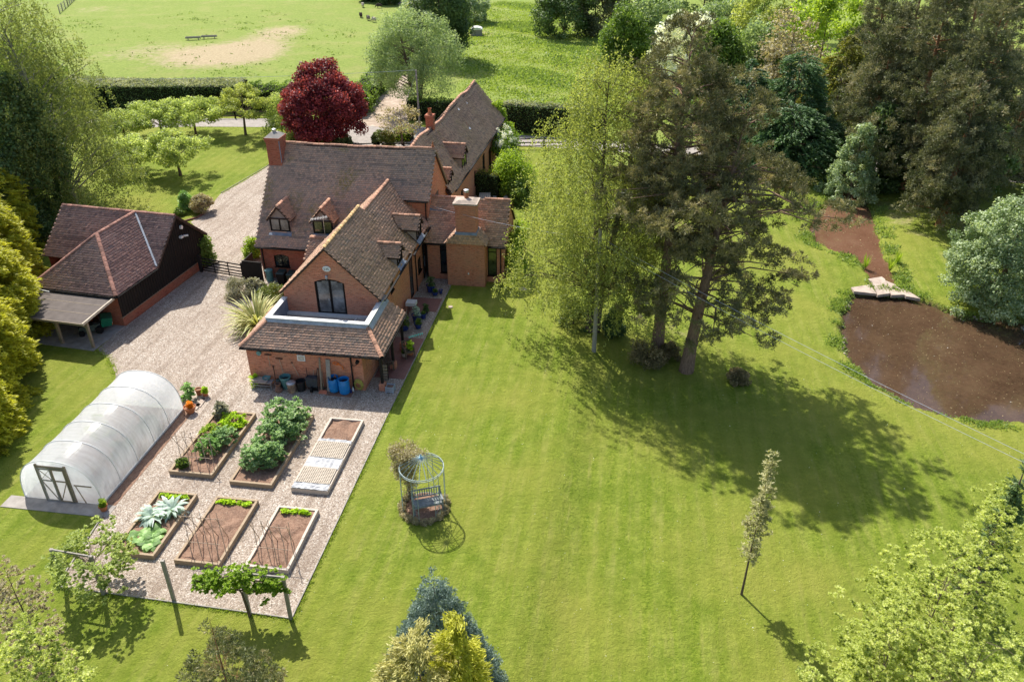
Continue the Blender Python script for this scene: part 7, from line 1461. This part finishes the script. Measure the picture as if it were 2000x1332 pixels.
shrub('pale pink and cream rhododendron at the drive corner', 397, 415, 1.1, 1.5, 'lf_dry', n_cl=44, per=110, cr=.35, h0=.2); shrub('small rose bush left of the rhododendron', 366, 410, .6, 1.5, 'lf_rose', n_cl=26, per=130, cr=.3); shrub('low dark green bush at the drive corner', 352, 420, .6, .5, 'lf_mid', n_cl=16, per=120, cr=.25)
# gazebo plants
shrub('sprawling pale climber hanging over the back of the gazebo', 0, 0, .95, 3.0, 'lf_dry', n_cl=70, per=90, L=.05, W=.025, cr=.3, xy=(gx0 - .75, gy0 + .75), prof=lambda t: .25 + .75 * t if t < .95 else .4, h0=.1, name='climbing_shrub')
for i in range(14):
    a = math.pi * (.75 + 1.25 * i / 13 * 1.15); shrub(('grey lavender clump round the gazebo base'), 0, 0, .2, .22, 'lf_dry', n_cl=10, per=70, L=.05, W=.012, cr=.13, xy=(gx0 + 1.02 * math.cos(a), gy0 + 1.02 * math.sin(a)), name='lavender_clump', cat='lavender', group='lavender clumps round the gazebo base', seed=300 + i)
mb = MB(); mb.lathe([(1.05, 0), (1.0, .04), (0, .05)], (0, 0, 0), 24); o = solo(mb, 'gazebo_soil', M['soil'], 'x', 'x', (gx0, gy0, 0)); o['kind'] = 'structure'; del o['category']; del o['label']
# pot plants
PP = [('lf_mid', .45, .7), ('lf_mid', .25, .35), ('lf_silver', .3, .6), ('lf_mid', .12, .15), ('lf_dark', .25, .4), ('lf_dark', .35, .6), ('lf_mid', .15, .2), None, ('lf_lime', .32, .5), ('lf_mid', .12, .2), ('lf_orange', .17, .3), None, ('lf_lime', .18, .3), ('lf_bright', .16, .35)]
nm = ['dark leafy plant in the widest blue bowl', 'green plant in the squat blue pot', 'silver leaved plant in the tall blue pot', 'small plant in the round blue pot', 'round leaved plant in the dark pot', 'dark leafy plant in the corner blue pot', 'low plant in the dark blue pot', '', 'bright herb plant in the terracotta pot by the armchair', 'small plant in the pale pot by the bench', 'orange flowers in the red terracotta pot', '', 'lime foliage plant in the small terracotta pot', 'green leaves in the pot beside the tunnel door']
for (lab, (x, y, z)), q, l in zip(POTS, PP, nm):
    if q: shrub(l, 0, 0, q[1], q[2], q[0], n_cl=14, per=50, L=.06, W=.025, kind='tuft', cr=q[1] * .5, xy=(x, y), z=z - .06, name='pot_plant', cat='pot plant')
shrub('cream flowered shrub behind the orange flowers at the tunnel corner', 371, 782, .45, 1.1, 'lf_rose', n_cl=26, per=80, L=.06, W=.03, kind='tuft', cr=.2); shrub('small spiky green plant at the left foot of the extension wall', 499, 752, .3, .6, 'lf_lime', n_cl=12, per=50, kind='tuft', cr=.15, L=.09, W=.02)
# plants inside the tunnel
for i, (u, v, h, m) in enumerate(((-25.4, 26.5, .9, 'lf_mid'), (-23.2, 26.2, .6, 'lf_red'), (-23.2, 28.0, 1.1, 'lf_mid'), (-25.3, 29.5, 1.2, 'lf_bright'), (-23.1, 30.3, .8, 'lf_dark'))):
    x, y = U(u, v); shrub(('blurred green plant inside the tunnel, near left by the door', 'reddish plant inside the tunnel, near right by the door', 'green plant halfway along the right side inside the tunnel', 'bright plant halfway along the left side inside the tunnel', 'dark plant toward the far right end inside the tunnel')[i], 0, 0, .6, h, m, n_cl=16, per=60, L=.08, W=.05, xy=(x, y), z=.06, name='tunnel_plant', cat='plant', group='plants inside the tunnel', seed=320 + i)
# ------------------------------------------------------------------ rough ground: tussocks, banks, reeds, debris
def scatter(name, n, fx, L, W, mat, up=1.0, dens=None, cl=8, r=.25):
    P = fx(n); k = cl; C = np.repeat(P, k, axis=0) + RG.normal(size=(len(P) * k, 2)) * r; z = ground_z(C[:, 0], C[:, 1]); m = len(C); d = unit(RG.normal(size=(m, 3)) * .6 + np.array([0, 0, up])); w = unit(np.cross(d, RG.normal(size=(m, 3)))); s = .6 + .8 * RG.random((m, 1)); cr = np.repeat(RG.random(len(P)), k); me = leaf_mesh(name, np.stack([C[:, 0], C[:, 1], z], 1) + d * L * s * .8, d * L * s, w * W * s, cr * .5 + RG.random(m) * .5, M[mat]); o = bpy.data.objects.new(name, me); COL.objects.link(o); return tag(o, kind='stuff')
def poly_px(pts): P = [G(*p) for p in pts]; return P
def in_poly(P, mask=None):
    xs = [p[0] for p in P]; ys = [p[1] for p in P]
    def f(n):
        out = np.zeros((0, 2))
        while len(out) < n:
            q = np.stack([RG.uniform(min(xs), max(xs), n * 2), RG.uniform(min(ys), max(ys), n * 2)], 1); k = sdist(q[:, 0], q[:, 1], P) > 0
            if mask is not None: k &= mask(q[:, 0], q[:, 1]) > RG.random(len(q))
            out = np.concatenate([out, q[k]])
        return out[:n]
    return f
mead = poly_px([(905, 230), (890, 120), (905, 95), (900, 40), (980, 0), (1060, 5), (1130, 60), (1290, 120), (1300, 250), (1100, 250)])
scatter('meadow_grass', 9000, in_poly(mead, lambda x, y: .45 + .4 * wav(x, y, .35)), .10, .07, 'lf_grass', .35, cl=7, r=.4)
scatter('nettle_patches', 2600, in_poly(mead, lambda x, y: np.clip(wav(x, y, .22, 3) * 1.2 + .4 * wav(x, y, 1.1), 0, 1)), .20, .10, 'lf_nettle', .3, cl=8, r=.5)
past = poly_px([(120, 150), (130, 30), (520, 20), (700, 60), (640, 150)]); scatter('pasture_weeds', 520, in_poly(past, lambda x, y: np.clip(wav(x, y, .13, 5) + .7 * wav(x, y, .6, 1) - .35, 0.02, 1)), .12, .07, 'lf_mid', .3, cl=5, r=.3)
def around(poly, w0, w1, xr=None):
    def f(n):
        xs = [p[0] for p in poly]; ys = [p[1] for p in poly]; out = np.zeros((0, 2))
        while len(out) < n:
            q = np.stack([RG.uniform(min(xs) - 2, max(xs) + 2, n * 4), RG.uniform(min(ys) - 2, max(ys) + 2, n * 4)], 1); d = sdist(q[:, 0], q[:, 1], poly) + wav(q[:, 0], q[:, 1], 2.3) * .18; k = (d > -w1) & (d < -w0) & (wav(q[:, 0], q[:, 1], .9, 1) + .5 * wav(q[:, 0], q[:, 1], 2.7, 4) > .0)
            if xr: k &= (q[:, 0] > xr[0]) & (q[:, 0] < xr[1])
            out = np.concatenate([out, q[k]])
        return out[:n]
    return f
scatter('pond_bank_plants', 1300, around(POND, -.15, .9), .09, .03, 'lf_nettle', .5, cl=7, r=.16); scatter('stream_bank_plants', 1200, around(STREAM, -.1, 1.5), .13, .035, 'lf_nettle', .5, cl=7, r=.16)
scatter('bank_fringe', 500, around(POND, .1, .8), .07, .02, 'lf_grass', .7, cl=8, r=.12)
n = 260; q = around(POND, -.35, .15)(n); t = MB()
me = bpy.data.meshes.new('bank_stones'); mb = MB()
for x, y in q:
    r = random.uniform(.04, .12); z = float(ground_z(x, y)); mb.lathe([(r, -.03), (r * .8, r * .45), (0, r * .6)], (x, y, z), 5, sy=random.uniform(.6, 1))
o = bpy.data.objects.new('bank_stones', mb.mesh('bank_stones', M['slab'], uv=False)); COL.objects.link(o); tag(o, kind='stuff')
for i, (px, py) in enumerate(((1690, 522), (1738, 528), (1752, 515))):
    x, y = G(px, py, -.4); pu = to_uv(x, y, HA); bigleaf('iris_clump', ('clump of sword leaved iris on the left of the outfall', 'larger clump of sword leaved iris right of the outfall', 'small clump of iris behind the larger one')[i], 'iris clump', pu[0], pu[1], 60, .35, .02, 'lf_bright', 1.15, z=-.5, droop=.1, up=1.0, seg=3, rg=20 + i)
# floating leaves and twigs on the water
def floatq(poly, n, z, name, mat, s=.03):
    P = in_poly(poly)(n); C = np.stack([P[:, 0], P[:, 1], np.full(n, z)], 1); a = RG.normal(size=(n, 3)) * np.array([1, 1, .02]); a = unit(a); b = np.stack([-a[:, 1], a[:, 0], a[:, 2] * 0], 1); k = (.5 + RG.random((n, 1)) ** 3 * 2) * s; me = leaf_mesh(name, C, a * k, b * k * .6, RG.random(n), M[mat]); o = bpy.data.objects.new(name, me); COL.objects.link(o); tag(o, kind='stuff')
floatq(POND, 2600, -.792, 'floating_debris', 'lf_brown', .022); floatq(POND, 60, -.79, 'floating_petals', 'lf_white', .02); floatq(STREAM, 500, -.552, 'stream_debris', 'lf_brown', .04)
# grass fringe hiding hard edges of the drive
def fringe(pts, n, w_=.05):
    out = []
    for a, b in zip(pts, pts[1:]):
        k = int(n * math.dist(a, b)); t = RG.random(k)[:, None]; out.append(np.array(a)[None] * (1 - t) + np.array(b)[None] * t + RG.normal(size=(k, 2)) * w_)
    return np.concatenate(out)
E_ = [fringe([U(-11.28, 33.0), U(-11.28, 19.75), U(-21.55, 20.0), U(-22.0, 24.1)], 40, .04), fringe([U(-11.26, 33.0), U(-11.05, 48.9)], 30, .04), fringe([G(190, 683), G(214, 702), G(226, 732)], 60, .12), fringe([G(527, 322), G(478, 352), G(432, 378)], 60, .08), fringe([G(385, 249), G(530, 250), G(640, 263)], 14, .25), fringe([U(-26.25, 24.8), U(-26.25, 32.4)], 50, .05), fringe([(p[0], p[1]) for p in (G(180, 233), G(385, 231), G(560, 231))], 10, .3)]
PT_ = np.concatenate(E_); scatter('edge_grass', len(PT_), lambda n: PT_, .045, .012, 'lf_grass', .8, cl=5, r=.04)
scatter('lawn_daisies', 420, in_poly([(-30, 14), (30, 14), (24, 46), (-9, 46), (-10, 20), (-30, 19)]), .018, .02, 'lf_white', .1, cl=2, r=.15)
